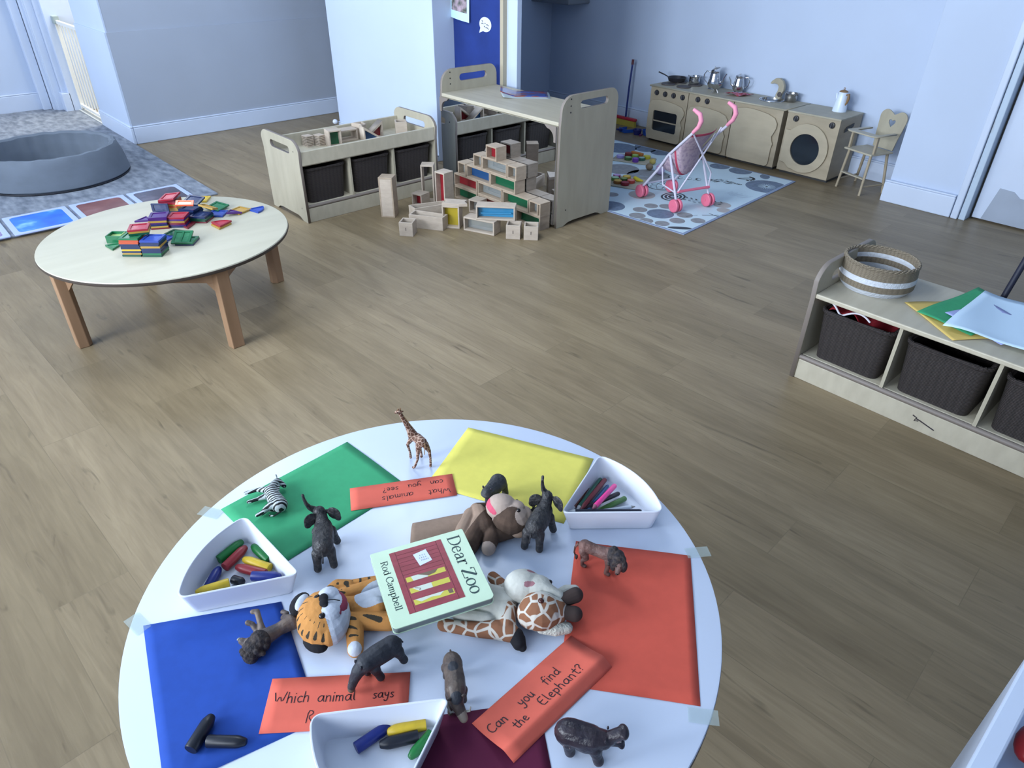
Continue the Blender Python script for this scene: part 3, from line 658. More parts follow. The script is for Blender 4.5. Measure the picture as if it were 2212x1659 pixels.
# ------------------------------------------------------------ round maple table
TC = Vector((-3.131, 0.824))
t1 = thing('round_table', 'low round maple-topped table with four square brown legs, far left', 'table', (TC.x, TC.y, 0))
MB().lathe([(0.498, 0.3535), (0.5035, 0.356), (0.5058, 0.3615), (0.5045, 0.3685), (0.500, 0.3715)], 96).obj('table_edge', DARKEDGE, t1, smooth=True)
MB().lathe([(0.5040, 0.3690), (0.5020, 0.3728), (0.4990, 0.3733)], 96).obj('tabletop', TTOP, t1, smooth=True)
m = MB()
for a in (45,): pass
LR = 0.462
ang0 = math.degrees(math.atan2(0.3703-TC.y, -3.1012-TC.x))
for k in range(4):
    a = math.radians(ang0+90*k)
    M = Matrix.Translation((LR*math.cos(a)*0.985, LR*math.sin(a)*0.985, 0)) @ Matrix.Rotation(a+PI/4*0, 4, 'Z')
    MB().prism([(-0.030, -0.012), (-0.012, -0.030), (0.026, -0.026), (0.026, 0.026), (-0.012, 0.030), (-0.030, 0.012)], 0, 0.3535, M=M).obj('leg', BEECHLEG, t1, bev=0.003)
for k in range(4):
    a = math.radians(ang0+90*k); b_ = math.radians(ang0+90*(k+1))
    p = Vector((LR*math.cos(a), LR*math.sin(a), 0)); q = Vector((LR*math.cos(b_), LR*math.sin(b_), 0))
    d = (q-p).normalized(); p += d*0.03; q -= d*0.03
    MB().box(0, (q-p).length, -0.01, 0.01, 0.295, 0.353, M=frame(p, d, (-d.y, d.x, 0))).obj('apron', BEECHLEG, t1, bev=0.002)
    for pp, dd in ((p, d), (q, -d)):
        MB().prism([(0, 0.295), (0.03, 0.295), (0.0, 0.255)], -0.009, 0.009, M=frame(pp, (dd.x, dd.y, 0), (0, 0, 1))).obj('corner_brace', BEECHLEG, t1)

# ------------------------------------------------------------ magnetic tiles
TCOL = {'red': (0.30, 0.012, 0.03), 'darkred': (0.15, 0.01, 0.025), 'navy': (0.006, 0.018, 0.075), 'blue': (0.015, 0.05, 0.30), 'purple': (0.055, 0.012, 0.13), 'green': (0.008, 0.13, 0.05), 'darkgreen': (0.004, 0.06, 0.035), 'yellow': (0.55, 0.38, 0.03), 'orange': (0.45, 0.07, 0.025), 'neon': (0.95, 0.16, 0.07), 'amber': (0.36, 0.22, 0.04)}
TM = {}
def tile_mesh(shape, col):
    if (shape, col) in TM: return TM[(shape, col)]
    c = TCOL[col]; fr = mat('tile_frame_'+col, c, 0.25, spec=0.5)
    pn = mat('tile_pane_'+col, tuple(min(1, v*1.5+0.02) for v in c), 0.12, alpha=0.8, spec=0.6)
    s = 0.038; t = 0.0075; w = 0.006
    m = MB()
    if shape == 'sq': o_ = [(-s, -s), (s, -s), (s, s), (-s, s)]
    elif shape == 'rect': o_ = [(-s, -s*0.5), (s, -s*0.5), (s, s*0.5), (-s, s*0.5)]
    elif shape == 'tri': o_ = [(-s, -s*0.6), (s, -s*0.6), (0, s*0.95)]
    elif shape == 'tall': o_ = [(-s*0.5, -s), (s*0.5, -s), (0, s*1.25)]
    elif shape == 'fan': o_ = [(0, -s)]+arc(0, -s, 2*s, 55, 125, 8)
    elif shape == 'hex': o_ = [(s*1.15*math.cos(PI/3*k), s*1.15*math.sin(PI/3*k)) for k in range(6)]
    n = len(o_); cx = sum(p[0] for p in o_)/n; cy = sum(p[1] for p in o_)/n
    k = 1-w/(s*0.62); i_ = [(cx+(x-cx)*k, cy+(y-cy)*k) for x, y in o_]
    vs = [(x, y, 0) for x, y in o_]+[(x, y, t) for x, y in o_]+[(x, y, 0.0025) for x, y in i_]+[(x, y, t-0.0025) for x, y in i_]+[(x*0.985, y*0.985, t) for x, y in i_]
    fs = []
    for a in range(n):
        b_ = (a+1) % n
        fs += [(a, b_, n+b_, n+a), (n+a, n+b_, 4*n+b_, 4*n+a), (4*n+a, 4*n+b_, 3*n+b_, 3*n+a), (b_, a, 2*n+a, 2*n+b_)]
    m.add(vs, fs, 0)
    m.add([(x, y, 0.0025) for x, y in i_]+[(x, y, t-0.0025) for x, y in i_], [tuple(range(n-1, -1, -1)), tuple(range(n, 2*n))], 1)
    TM[(shape, col)] = m.mesh('tile', [fr, pn]); return TM[(shape, col)]
ZTB = 0.3735
def tile(label, shape, col, x, y, z, a, tilt=(0, 0)):
    o = bpy.data.objects.new('magnetic_tile', tile_mesh(shape, col)); COL.objects.link(o)
    o.location = (x, y, z); o.rotation_euler = (math.radians(tilt[0]), math.radians(tilt[1]), math.radians(a))
    return tag(o, label, 'magnetic tile', 'magnetic tiles on the maple table')
def stack(where, x, y, a, cols, z0=ZTB, shape='sq', jit=0.0025):
    n = len(cols)
    for k, c in enumerate(cols):
        pos = 'topmost' if k == n-1 else ('lowest' if k == 0 else '%s up' % ('second third fourth fifth sixth seventh eighth ninth tenth eleventh twelfth'.split()[k-1]))
        nm = {'navy': 'dark navy', 'darkred': 'dark red', 'neon': 'neon orange', 'darkgreen': 'dark green', 'amber': 'amber yellow'}.get(c, c)
        tile('%s magnetic tile, %s %s' % (nm, pos, where), shape, c, x+random.uniform(-jit, jit), y+random.uniform(-jit, jit), z0+k*0.0076, a+random.uniform(-2, 2))
stack('in the blue-topped front stack', -2.939, 0.712, 49, ['darkgreen', 'green', 'navy', 'navy', 'navy', 'amber', 'navy', 'navy', 'blue'])
stack('in the front left stack', -2.997, 0.652, 49, ['darkgreen', 'amber', 'navy', 'yellow', 'navy', 'navy', 'navy', 'orange', 'orange', 'green'])
stack('in the red-topped pile on the front left stack', -3.012, 0.690, 66, ['darkgreen', 'amber', 'red'], ZTB+10*0.0076+0.0005)
stack('in the purple-topped stack', -3.238, 0.835, 60, ['darkred', 'amber', 'navy', 'purple', 'amber', 'purple', 'purple'])
stack('in the short stack beside the purple-topped one', -3.205, 0.905, 52, ['navy', 'purple', 'darkred', 'amber', 'purple', 'red'])
stack('in the tall rear stack', -3.400, 0.945, 50, ['navy', 'navy', 'amber', 'amber', 'orange', 'amber', 'red', 'darkred'])
tile('tilted dark red magnetic tile crowning the tall rear stack', 'sq', 'red', -3.40, 0.945, ZTB+0.066, 44, (6, -8))
tile('magnetic tile stood up, left of the tall rear stack base', 'rect', 'navy', -3.375, 0.888, ZTB+0.0385, 50, (90, 0))
stack('in the dark pile right of the rear stack', -3.270, 0.985, 38, ['darkred', 'navy', 'darkgreen', 'navy', 'navy', 'navy'])
stack('in the lowest dark pile', -3.195, 1.000, 42, ['darkred', 'darkgreen', 'darkgreen', 'navy'])
tile('neon orange magnetic frame tilted on the dark pile', 'rect', 'neon', -3.285, 0.970, ZTB+0.060, 62, (14, 4))
tile('dark navy magnetic tile behind the neon orange frame', 'sq', 'navy', -3.345, 1.03, ZTB+0.046, 40, (10, 6))
tile('amber magnetic frame lying over the dark pile, right', 'rect', 'amber', -3.215, 1.045, ZTB+0.044, 30, (-14, 8))
tile('bright yellow magnetic square at the back of the table', 'sq', 'yellow', -3.475, 1.105, ZTB+0.001, 52, (0, 0))
tile('green magnetic triangle near the yellow square', 'sq', 'green', -3.295, 1.115, ZTB+0.009, 25, (5, 5))
tile('deep blue magnetic square by the green triangle', 'sq', 'blue', -3.225, 1.085, ZTB+0.001, 46)
tile('dark purple magnetic triangle leaning right of the dark pile', 'tri', 'purple', -3.175, 1.135, ZTB+0.009, 200, (8, 0))
tile('yellow magnetic tile right of the purple triangle', 'sq', 'amber', -3.20, 1.180, ZTB+0.0005, 20)
tile('blue fan-shaped magnetic tile at the far right of the pile', 'fan', 'blue', -3.165, 1.242, ZTB, -40, (0, 0))
tile('red fan-shaped magnetic tile lying alone, right side', 'fan', 'red', -3.066, 1.036, ZTB+0.0078, 62)
tile('amber fan-shaped magnetic tile under the red fan', 'fan', 'amber', -3.060, 1.030, ZTB, 60)
tile('dark red magnetic triangle, low beside the short stack', 'tri', 'darkred', -3.165, 0.925, ZTB, 10)
tile('flat green magnetic triangle at the left front', 'tri', 'green', -3.125, 0.600, ZTB, 130)
tile('green magnetic window square, tilted against the right of the front stacks', 'sq', 'green', -2.985, 0.838, ZTB+0.020, 50, (22, 0))
MB().box(-0.004, 0.004, -0.035, 0.035, 0.0076, 0.0085).obj('mullion', mat('tile_frame_green', TCOL['green'], 0.25), [o for o in COL.objects if o.get('label', '').startswith('green magnetic window')][0])
stack('in the pair under the tilted window square', -2.975, 0.850, 50, ['navy', 'green'])
tile('small purple magnetic triangle left of the purple-topped stack', 'tri', 'purple', -3.365, 0.805, ZTB, 60, (0, 0))
tile('dark blue magnetic square between front and middle stacks', 'sq', 'blue', -3.075, 0.780, ZTB, 35)
tile('dark green magnetic square between front and middle stacks', 'sq', 'darkgreen', -3.100, 0.845, ZTB, 30)
tile('red magnetic triangle between the front and middle stacks', 'tri', 'red', -3.045, 0.765, ZTB+0.008, 50)
# green open box on the left of the stacks
gb = thing('magnetic_tile_box', 'green open magnetic tile box with yellow inside, left of stacks', 'magnetic tile box', (-3.135, 0.665, ZTB), math.radians(48))
gb.location = (-3.165, 0.655, ZTB)
MB().box(-0.058, 0.058, -0.030, -0.025, 0, 0.032).box(-0.058, 0.058, 0.025, 0.030, 0, 0.032).box(-0.058, -0.053, -0.025, 0.025, 0, 0.032).box(0.053, 0.058, -0.025, 0.025, 0, 0.032).obj('box_wall', MATS['tile_frame_green'], gb)
MB().box(-0.053, 0.053, -0.025, 0.025, 0.018, 0.021).box(-0.002, 0.002, -0.025, 0.025, 0.021, 0.031).obj('insert', mat('pale_lime', (0.30, 0.45, 0.16), 0.4), gb)

# ------------------------------------------------------------ soft ball pit, ball, sensory tiles
def pit():
    p = thing('ball_pit', 'round grey fabric-covered ball pit on the grey rug', 'ball pit', (-5.765, 0.905, 0.012))
    F = mat('slate_fabric', (0.15, 0.18, 0.225), 0.85, var=0.15, scale=(5, 5, 9))
    prof = [(0.40, 0.0), (0.455, 0.004), (0.470, 0.020), (0.463, 0.07), (0.449, 0.125), (0.434, 0.185), (0.420, 0.206), (0.398, 0.208), (0.385, 0.196), (0.382, 0.15), (0.380, 0.08), (0.378, 0.028), (0.20, 0.022), (0.0, 0.020)]
    seg = 96; vs = []
    for i, (r, z) in enumerate(prof):
        for k in range(seg):
            a = 2*PI*k/seg
            w = 0.0
            if 1 < i < 6: w = 0.0035*math.sin(9*a+z*40)*math.sin(3*a+1)
            if 6 <= i < 12: w = 0.006*math.sin(26*a)*(0.4+0.6*math.sin(5*a+1)**2)
            dz = 0.0025*math.sin(17*a+1)*(1 if 4 < i < 9 else 0)
            vs.append(((r+w)*math.cos(a), (r+w)*math.sin(a), z+dz))
    n = len(prof)
    m = MB(); m.add(vs, [(i*seg+k, i*seg+(k+1) % seg, (i+1)*seg+(k+1) % seg, (i+1)*seg+k) for i in range(n-1) for k in range(seg)])
    m.obj('cover', F, p, smooth=True)
    MB().tube([(0.4655*math.cos(2*PI*k/96), 0.4655*math.sin(2*PI*k/96), 0.006) for k in range(97)], 0.005, 6).obj('base_piping', mat('black_piping', (0.01, 0.012, 0.02), 0.6), p)
pit()
tag(MB().ball((0, 0, 0), 0.034, 20, 14).obj('ball', mat('aqua_plastic', (0.10, 0.50, 0.68), 0.3), loc=(-5.74, 1.005, 0.012+0.030+0.072), smooth=True), 'pale blue plastic ball inside the grey ball pit', 'ball')
bpy.data.objects['ball'].location = (-5.70, 0.96, 0.078)
def sensory(label, y0, y1, m, x0=-5.005, x1=-4.645):
    t = thing('sensory_tile', label, 'sensory floor tile', ((x0+x1)/2, (y0+y1)/2, 0.0125), 0, 'liquid floor tiles along the rug edge')
    w = (x1-x0)/2; h = (y1-y0)/2
    plate('border', [rrect(-w, -h, w, h, 0.006, 2), rrect(-w+.03, -h+.03, w-.03, h-.03, .03)], 0.007, frame((0, 0, 0.0036), (1, 0, 0), (0, 1, 0)), mat('pale_vinyl_border', (0.42, 0.50, 0.80), 0.35), t, bev=0.001)
    MB().prism(rrect(-w+.028, -h+.028, w-.028, h-.028, .03), 0.001, 0.0062).obj('liquid_panel', m, t)
def liquid(name, c1, c2, c3):
    m = bpy.data.materials.new(name); m.use_nodes = True; nt = m.node_tree; b = nt.nodes['Principled BSDF']; L = nt.links
    tc = N(nt, 'ShaderNodeTexCoord'); nz = N(nt, 'ShaderNodeTexNoise'); nz.inputs['Scale'].default_value = 5; nz.inputs['Detail'].default_value = 3
    r = N(nt, 'ShaderNodeValToRGB'); e = r.color_ramp.elements; e[0].color = (*c1, 1); e[0].position = 0.35; e[1].color = (*c3, 1); e[1].position = 0.68
    x = e.new(0.58); x.color = (*c2, 1)
    L.new(tc.outputs['Object'], nz.inputs['Vector']); L.new(nz.outputs['Fac'], r.inputs[0]); L.new(r.outputs[0], b.inputs['Base Color']); b.inputs['Roughness'].default_value = 0.25
    return m
sensory('purple liquid floor tile at the far left photo edge', 0.065, 0.405, liquid('liquid_purple', (0.17, 0.10, 0.22), (0.30, 0.25, 0.50), (0.42, 0.42, 0.72)))
sensory('bright blue liquid floor tile with pale cloud patch', 0.425, 0.768, liquid('liquid_blue', (0.015, 0.11, 0.62), (0.03, 0.20, 0.70), (0.22, 0.50, 0.85)))
sensory('brownish red liquid floor tile between blue and dark purple ones', 0.788, 1.11, liquid('liquid_rust', (0.16, 0.055, 0.055), (0.22, 0.085, 0.08), (0.26, 0.12, 0.12)))
sensory('dark purple-grey liquid floor tile behind the maple table', 1.13, 1.455, liquid('liquid_plum', (0.055, 0.05, 0.075), (0.085, 0.07, 0.10), (0.12, 0.10, 0.13)))

# ------------------------------------------------------------ play kitchen
KY = 4.945; KD = 0.328; KT = 0.4375
def knob(parent, x, z, col=BLACKP):
    M = frame((x, -0.002, z), (1, 0, 0), (0, 0, 1))
    m = MB(); m.lathe([(0.020, -0.002), (0.021, 0.004), (0.019, 0.010), (0.012, 0.012)], 20, M=frame((x, 0, z), (1, 0, 0), (0, 0, 1)))
    k = m.obj('knob', col, parent, smooth=True)
    MB().box(-0.003, 0.003, -0.015, 0.015, 0.0, 0.020, M=frame((x, -0.002, z), (1, 0, 0), (0, 0, 1))).obj('grip', mat('knob_grip_grey', (0.10, 0.10, 0.11), 0.3), k, bev=0.0015)  # grip bar in a lighter grey than the knob
    return k
def unit(name, label, x0, x1, top=True, slots=False, cat='play kitchen unit'):
    """local x from 0..w, front at y=0, back at +KD"""
    u = thing(name, label, cat, (x0, KY, 0)); w = x1-x0
    MB().box(0.002, w-0.002, 0, KD, 0.022, KT-0.012).obj('cabinet_body', KWOOD, u, bev=0.002)
    MB().box(0.012, w-0.012, 0.03, KD-0.01, 0.0, 0.022).obj('kick_base', mat('kick_dark', (0.05, 0.05, 0.05), 0.7), u)
    return u, w
def outline_door(w, z0, z1, right_in=0.02):
    """arched-top door with scooped finger grip on its right edge"""
    h = z1-z0
    return [(0.012, z0), (w-0.045, z0)]+arc(w-0.045, z0+0.03, 0.03, -90, 0, 5)+[(w-0.015, z0+h*0.34), (w-0.008, z0+h*0.44), (w-0.022, z0+h*0.50), (w-0.028, z0+h*0.57), (w-0.012, z0+h*0.66), (w-0.002, z0+h*0.74), (w-0.004, z0+h*0.82)]+[(w-0.03, z0+h*0.91), (w-0.09, z0+h*0.965), (w*0.5, z1), (w*0.28, z1+0.002), (0.03, z1-0.012)]+[(0.004, z1-0.05), (0.0, z0+0.05)]
o1, w = unit('play_cooker', 'wooden play cooker with four knobs and windowed oven door, leftmost', -3.742, -3.368)
for x, z in ((0.066, 0.386), (0.150, 0.385), (0.234, 0.386), (0.322, 0.385)): knob(o1, x, z)
dr = plate('oven_door', [outline_door(0.36, 0.022, 0.336), rrect(0.055, 0.094, 0.295, 0.252, 0.018)], 0.014, frame((0.004, -0.0085, 0), (1, 0, 0), (0, 0, 1)), KDOOR, o1, bev=0.002)
MB().box(0.062, 0.30, -0.0045, -0.0015, 0.090, 0.256).obj('window_pane', DARKGLASS, dr)
MB().box(0.062, 0.30, -0.0065, -0.0050, 0.166, 0.176).obj('rack_edge', KWOOD, dr)
o2, w = unit('play_cupboard', 'wooden play cupboard with two knobs behind the doll stroller', -3.366, -2.956)
for x, z in ((0.091, 0.392), (0.177, 0.392)): knob(o2, x, z)
plate('door', [outline_door(0.378, 0.030, 0.346)], 0.014, frame((0.012, -0.0085, 0), (1, 0, 0), (0, 0, 1)), KDOOR, o2, bev=0.002)
o3, w = unit('play_sink_cabinet', 'wooden play sink cabinet with wide blank door', -2.954, -2.545)
plate('door', [outline_door(0.375, 0.024, 0.402)], 0.014, frame((0.010, -0.0085, 0), (1, 0, 0), (0, 0, 1)), KDOOR, o3, bev=0.002)
o4, w = unit('play_washing_machine', 'wooden play washing machine with round porthole door', -2.514, -2.120)
knob(o4, 0.072, 0.391); knob(o4, 0.339, 0.391)
MB().box(0.0, w, -0.004, KD+0.004, KT-0.012, KT).obj('top_board', BIRCH, o4, bev=0.002)
pr = arc(0.188, 0.206, 0.168, -62, 128, 26)+[(0.055, 0.312), (0.02, 0.312), (0.018, 0.09), (0.055, 0.085), (0.10, 0.050)]+arc(0.188, 0.206, 0.168, -115, -70, 6)
dd = plate('porthole_door', [pr, arc(0.188, 0.199, 0.107, 0, 354, 40)], 0.014, frame((0, -0.0085, 0), (1, 0, 0), (0, 0, 1)), KDOOR, o4, bev=0.002)
MB().lathe([(0.112, 0), (0.112, 0.003)], 40, M=frame((0.188, -0.0015, 0.199), (1, 0, 0), (0, 0, 1))).obj('window_pane', DARKGLASS, dd)
MB().prism([(0.085, 0.338), (0.19, 0.352), (0.215, 0.366), (0.215, 0.386), (0.11, 0.374), (0.088, 0.362)], 0.0, 0.002, M=frame((w-0.0005, 0, 0), (0, 1, 0), (0, 0, 1))).obj('hand_slot', SCREW, o4)
# continuous worktop over the three left units, with a hole for the sink bowl
wt = plate('worktop', [[(-3.752, KY-0.008), (-2.535, KY-0.008), (-2.52, KY+KD+0.004), (-3.752, KY+KD+0.004)], arc(-2.775, 5.17, 0.088, 0, 354, 40)], 0.012, frame((0, 0, KT-0.0058), (1, 0, 0), (0, 1, 0)), BIRCH, bev=0.0015)
tag(wt, 'pale wooden worktop running over cooker, cupboard and sink cabinet', 'worktop')
sk = MB(); sk.lathe([(0.097, KT+0.0012), (0.096, KT+0.0035), (0.089, KT+0.0030), (0.084, KT-0.0105), (0.070, KT-0.0112), (0.0, KT-0.0115)], 40, c=(-2.775, 5.17, 0), caps=False)
sb_ = sk.obj('sink_bowl', STEEL, smooth=True); tag(sb_, 'round steel bowl sink let into the play worktop', 'sink')
fc = thing('play_tap', 'curved wooden play tap standing behind the steel sink', 'tap', (-2.765, 5.235, KT+0.0005), math.radians(172))
tp = [(-0.020, 0), (0.020, 0), (0.024, 0.03), (0.040, 0.065), (0.036, 0.100)]+[(0.018, 0.128), (-0.012, 0.143), (-0.045, 0.140), (-0.075, 0.118), (-0.088, 0.098), (-0.072, 0.096), (-0.050, 0.104), (-0.022, 0.100), (-0.008, 0.084), (-0.010, 0.058), (-0.022, 0.030)]
tp = [(-x, z) for x, z in tp][::-1]
plate('spout', [tp], 0.026, frame((0, 0, 0), (1, 0, 0), (0, 0, 1)), BIRCH, fc, bev=0.003)
MB().lathe([(0.017, 0), (0.018, 0.006), (0.010, 0.008)], 16, M=frame((-0.016, 0.013, 0.035), (-1, 0, 0), (0, 0, 1))).obj('tap_knob', HOB, fc)
# hob rings
for lb, x, y in (('front left', -3.655, 5.055), ('front right', -3.500, 5.055), ('rear left', -3.640, 5.19), ('rear right', -3.490, 5.195)):
    tag(MB().lathe([(0.056, 0), (0.058, 0.004), (0.056, 0.008), (0.0, 0.008)], 28, c=(x, y, KT+0.0004)).obj('hob_ring', HOB, smooth=True), 'flat grey hob ring, %s on the play cooker' % lb, 'hob ring', 'hob rings')
K0 = KT+0.0088
pan = thing('frying_pan', 'small black frying pan with handle to the left on the play hob', 'frying pan', (-3.660, 5.170, K0))
MB().lathe([(0.0, 0.0), (0.052, 0.0), (0.066, 0.006), (0.078, 0.034), (0.074, 0.036), (0.062, 0.010), (0.0, 0.008)], 32).obj('pan_bowl', BLACKP, pan, smooth=True)
MB().tube([(-0.070, -0.022, 0.030), (-0.105, -0.036, 0.046), (-0.150, -0.055, 0.062)], [0.007, 0.008, 0.009], 8, flat=0.6).obj('handle', BLACKP, pan, smooth=True)
MB().lathe([(0.0, 0.012), (0.058, 0.012), (0.056, 0.014), (0, 0.014)], 24).obj('pan_inside', DSTEEL, pan)
def pot(label, x, y, z, r, h, mats=STEEL, ears=True, lid=False, rot=0):
    p = thing('cooking_pot', label, 'pot', (x, y, z), math.radians(rot))
    MB().lathe([(0, 0), (r*0.82, 0), (r*0.93, h*0.12), (r*0.97, h*0.6), (r*0.94, h*0.78), (r*1.03, h*0.98), (r*0.98, h), (r*0.88, h*0.8), (r*0.9, h*0.3), (r*0.8, h*0.08), (0, h*0.08)], 28).obj('pot_body', mats, p, smooth=True)
    for s_ in (-1, 1):
        MB().tube([(s_*(r*0.98+0.012*math.sin(PI*t)), 0.014*math.cos(PI*t), h*0.84+0.012*math.sin(PI*t)) for t in [k/8 for k in range(9)]], 0.0028, 6).obj('handle', mats, p, smooth=True)
    return p
pot('small steel pot on the right rear ring of the play hob', -3.500, 5.190, K0, 0.044, 0.062, rot=20)
pot('small steel saucepan with loop handles right of the wooden tap', -2.655, 5.215, KT+0.0005, 0.046, 0.060, DSTEEL, rot=-20)
def teapot(label, x, y, h, a, lidtilt, s=1.0):
    p = thing('teapot', label, 'teapot', (x, y, KT+0.0005), math.radians(a))
    r = 0.040*s
    MB().lathe([(0, 0), (r*0.95, 0), (r*1.02, h*0.03), (r*0.90, h*0.07), (r*1.18, h*0.22), (r*1.10, h*0.42), (r*0.86, h*0.72), (r*0.80, h*0.84), (r*0.84, h*0.86), (r*0.78, h*0.86), (0, h*0.82)], 28).obj('pot_body', STEEL, p, smooth=True)
    MB().tube([(r*0.95, 0, h*0.30), (r*1.6, 0, h*0.42), (r*1.75, 0, h*0.60), (r*2.15, 0, h*0.78)], [0.011, 0.008, 0.0055, 0.0045], 8).obj('spout', STEEL, p, smooth=True)
    MB().tube([(-r*0.8, 0, h*0.78), (-r*1.6, 0, h*0.84), (-r*2.05, 0, h*0.65), (-r*1.9, 0, h*0.42), (-r*1.15, 0, h*0.25)], 0.0042, 8).obj('handle', STEEL, p, smooth=True)
    l = MB().lathe([(0, 0), (r*0.86, 0), (r*0.80, h*0.04), (r*0.4, h*0.085), (0, h*0.09)], 24).obj('lid', DSTEEL if lidtilt else STEEL, p, smooth=True)
    l.location = (0.008 if lidtilt else 0, 0, h*0.87); l.rotation_euler = (0, math.radians(-lidtilt), 0)
    if lidtilt: l.location = (0.0, 0, h*0.93)
    MB().ball((0, 0, h*0.11), 0.006, 10, 8).obj('lid_knob', STEEL, l, smooth=True)
    return p
teapot('steel teapot with its lid tipped open, left of the two', -3.305, 5.175, 0.155, 18, 24, 1.06)
teapot('steel teapot with closed lid and spout left, right of the two', -3.105, 5.215, 0.135, 195, 0, 0.98)
bw = thing('footed_bowl', 'small steel footed bowl in front of the open teapot', 'bowl', (-3.200, 5.045, KT+0.0005))
MB().lathe([(0, 0.030), (0.010, 0.026), (0.026, 0.034), (0.044, 0.058), (0.048, 0.072), (0.045, 0.072), (0.030, 0.045), (0, 0.036)], 24).obj('bowl_cup', STEEL, bw, smooth=True)
for k in range(3): MB().tube([(0.012*math.cos(2.1*k), 0.012*math.sin(2.1*k), 0.028), (0.028*math.cos(2.1*k), 0.028*math.sin(2.1*k), 0.003)], 0.004, 6).obj('foot', DSTEEL, bw)
cl = sheet('oven_mitt', 18, 10, lambda u, v: (-3.115+0.135*u+0.03*v, 5.03+0.12*v+0.05*u, KT+0.004+0.017*abs(math.sin(PI*u*1.1+0.5))*(1-0.5*v)+0.004*math.sin(11*v+5*u)), [mat('red_print_cloth', (0.42, 0.06, 0.08), 0.8, scale=(60, 60, 60), col2=(0.36, 0.22, 0.30), ramp=(0.45, 0.5))])
tag(cl, 'crumpled red patterned cloth on the play worktop', 'cloth')
cp = thing('coffee_pot', 'white enamel toy coffee pot with brown handle on the washing machine', 'coffee pot', (-2.260, 5.185, KT+0.0005), math.radians(-20))
ENM = mat('white_enamel', (0.68, 0.78, 0.92), 0.2); BRN = mat('brown_handle', (0.25, 0.15, 0.07), 0.5)
MB().lathe([(0, 0), (0.048, 0), (0.047, 0.02), (0.036, 0.085), (0.031, 0.125), (0.031, 0.128), (0, 0.128)], 28).obj('pot_body', ENM, cp, smooth=True)
MB().lathe([(0, 0.128), (0.030, 0.1285), (0.024, 0.136), (0.008, 0.141), (0, 0.142)], 20).obj('lid', BRN, cp, smooth=True)
MB().tube([(0.006*math.cos(2*PI*k/10), 0, 0.149+0.007*math.sin(2*PI*k/10)) for k in range(11)], 0.002, 6).obj('lid_ring', BRN, cp)
MB().tube([(0.030, 0, 0.112), (0.050, 0, 0.118), (0.056, 0, 0.095), (0.050, 0, 0.065), (0.038, 0, 0.045)], [0.006, 0.009, 0.010, 0.008, 0.004], 8).obj('handle', BRN, cp, smooth=True)
MB().tube([(-0.036, 0, 0.060), (-0.050, 0, 0.085), (-0.056, 0, 0.112)], [0.010, 0.007, 0.005], 8).obj('spout', ENM, cp, smooth=True)

# broom, toy dustpans
br_ = thing('toy_broom', 'toy broom with blue pole and red head leaning on the kitchen wall', 'broom', (-4.185, 5.20, 0))
MB().tube([(0, 0.0, 0.06), (0.0, 0.01, 0.33), (0.002, 0.025, 0.53)], 0.0085, 10).obj('pole', mat('blue_pole', (0.015, 0.03, 0.16), 0.35), br_, smooth=True)
MB().tube([(0.002, 0.023, 0.51), (0.002, 0.026, 0.55)], 0.011, 10).obj('pole_cap', mat('maroon_cap', (0.10, 0.02, 0.03), 0.5), br_, smooth=True)
MB().box(-0.115, 0.125, -0.018, 0.018, 0.050, 0.075).obj('broom_head', REDPL, br_, bev=0.008)
MB().prism([(-0.105, 0.05), (0.115, 0.05), (0.12, 0.0), (-0.12, 0.0)], -0.014, 0.014, M=XZ(0)).obj('bristles', mat('yellow_bristle', (0.45, 0.36, 0.06), 0.8), br_)
def dustpan(label, x, y, a, cols):
    d = thing('toy_dustpan', label, 'dustpan', (x, y, 0.001), math.radians(a))
    MB().prism([(-0.055, -0.045), (0.055, -0.045), (0.042, 0.045), (-0.042, 0.045)], 0, 0.004).box(-0.046, 0.046, 0.040, 0.045, 0.004, 0.035).prism([(-0.055, -0.045), (-0.051, -0.045), (-0.038, 0.045), (-0.042, 0.045)], 0.004, 0.028).prism([(0.051, -0.045), (0.055, -0.045), (0.042, 0.045), (0.038, 0.045)], 0.004, 0.028).obj('scoop', cols[0], d, bev=0.001)
    MB().tube([(0, 0.045, 0.022), (0, 0.10, 0.030)], 0.009, 8).obj('handle', cols[1], d, smooth=True)
DB = mat('cobalt_plastic', (0.02, 0.09, 0.42), 0.3); DN = mat('navy_plastic', (0.02, 0.025, 0.16), 0.3)
dustpan('bright blue toy dustpan in front of the broom', -4.020, 5.02, 165, (DB, DN))
tub = thing('toy_scoops', 'dark blue toy scoops with purple handle beside the play cooker', 'toy scoop', (-3.860, 5.03, 0.001), math.radians(30))
MB().lathe([(0.028, 0), (0.040, 0.045), (0.037, 0.045), (0.025, 0.004), (0, 0.004)], 20, c=(-0.035, 0, 0)).obj('cup', DN, tub, smooth=True)
MB().lathe([(0.028, 0), (0.040, 0.045), (0.037, 0.045), (0.025, 0.004), (0, 0.004)], 20, c=(0.045, 0.012, 0)).obj('cup', DB, tub, smooth=True)
MB().prism([(-0.008, -0.05), (0.008, -0.05), (0.014, 0.0), (-0.014, 0.0)], 0.0, 0.012).obj('scraper', mat('purple_plastic', (0.16, 0.03, 0.12), 0.4), tub)

# ------------------------------------------------------------ doll high chair
hc = thing('doll_high_chair', 'birch doll high chair with heart cut-out back in the alcove corner', 'doll high chair', (-1.905, 4.995, 0), math.radians(-18))
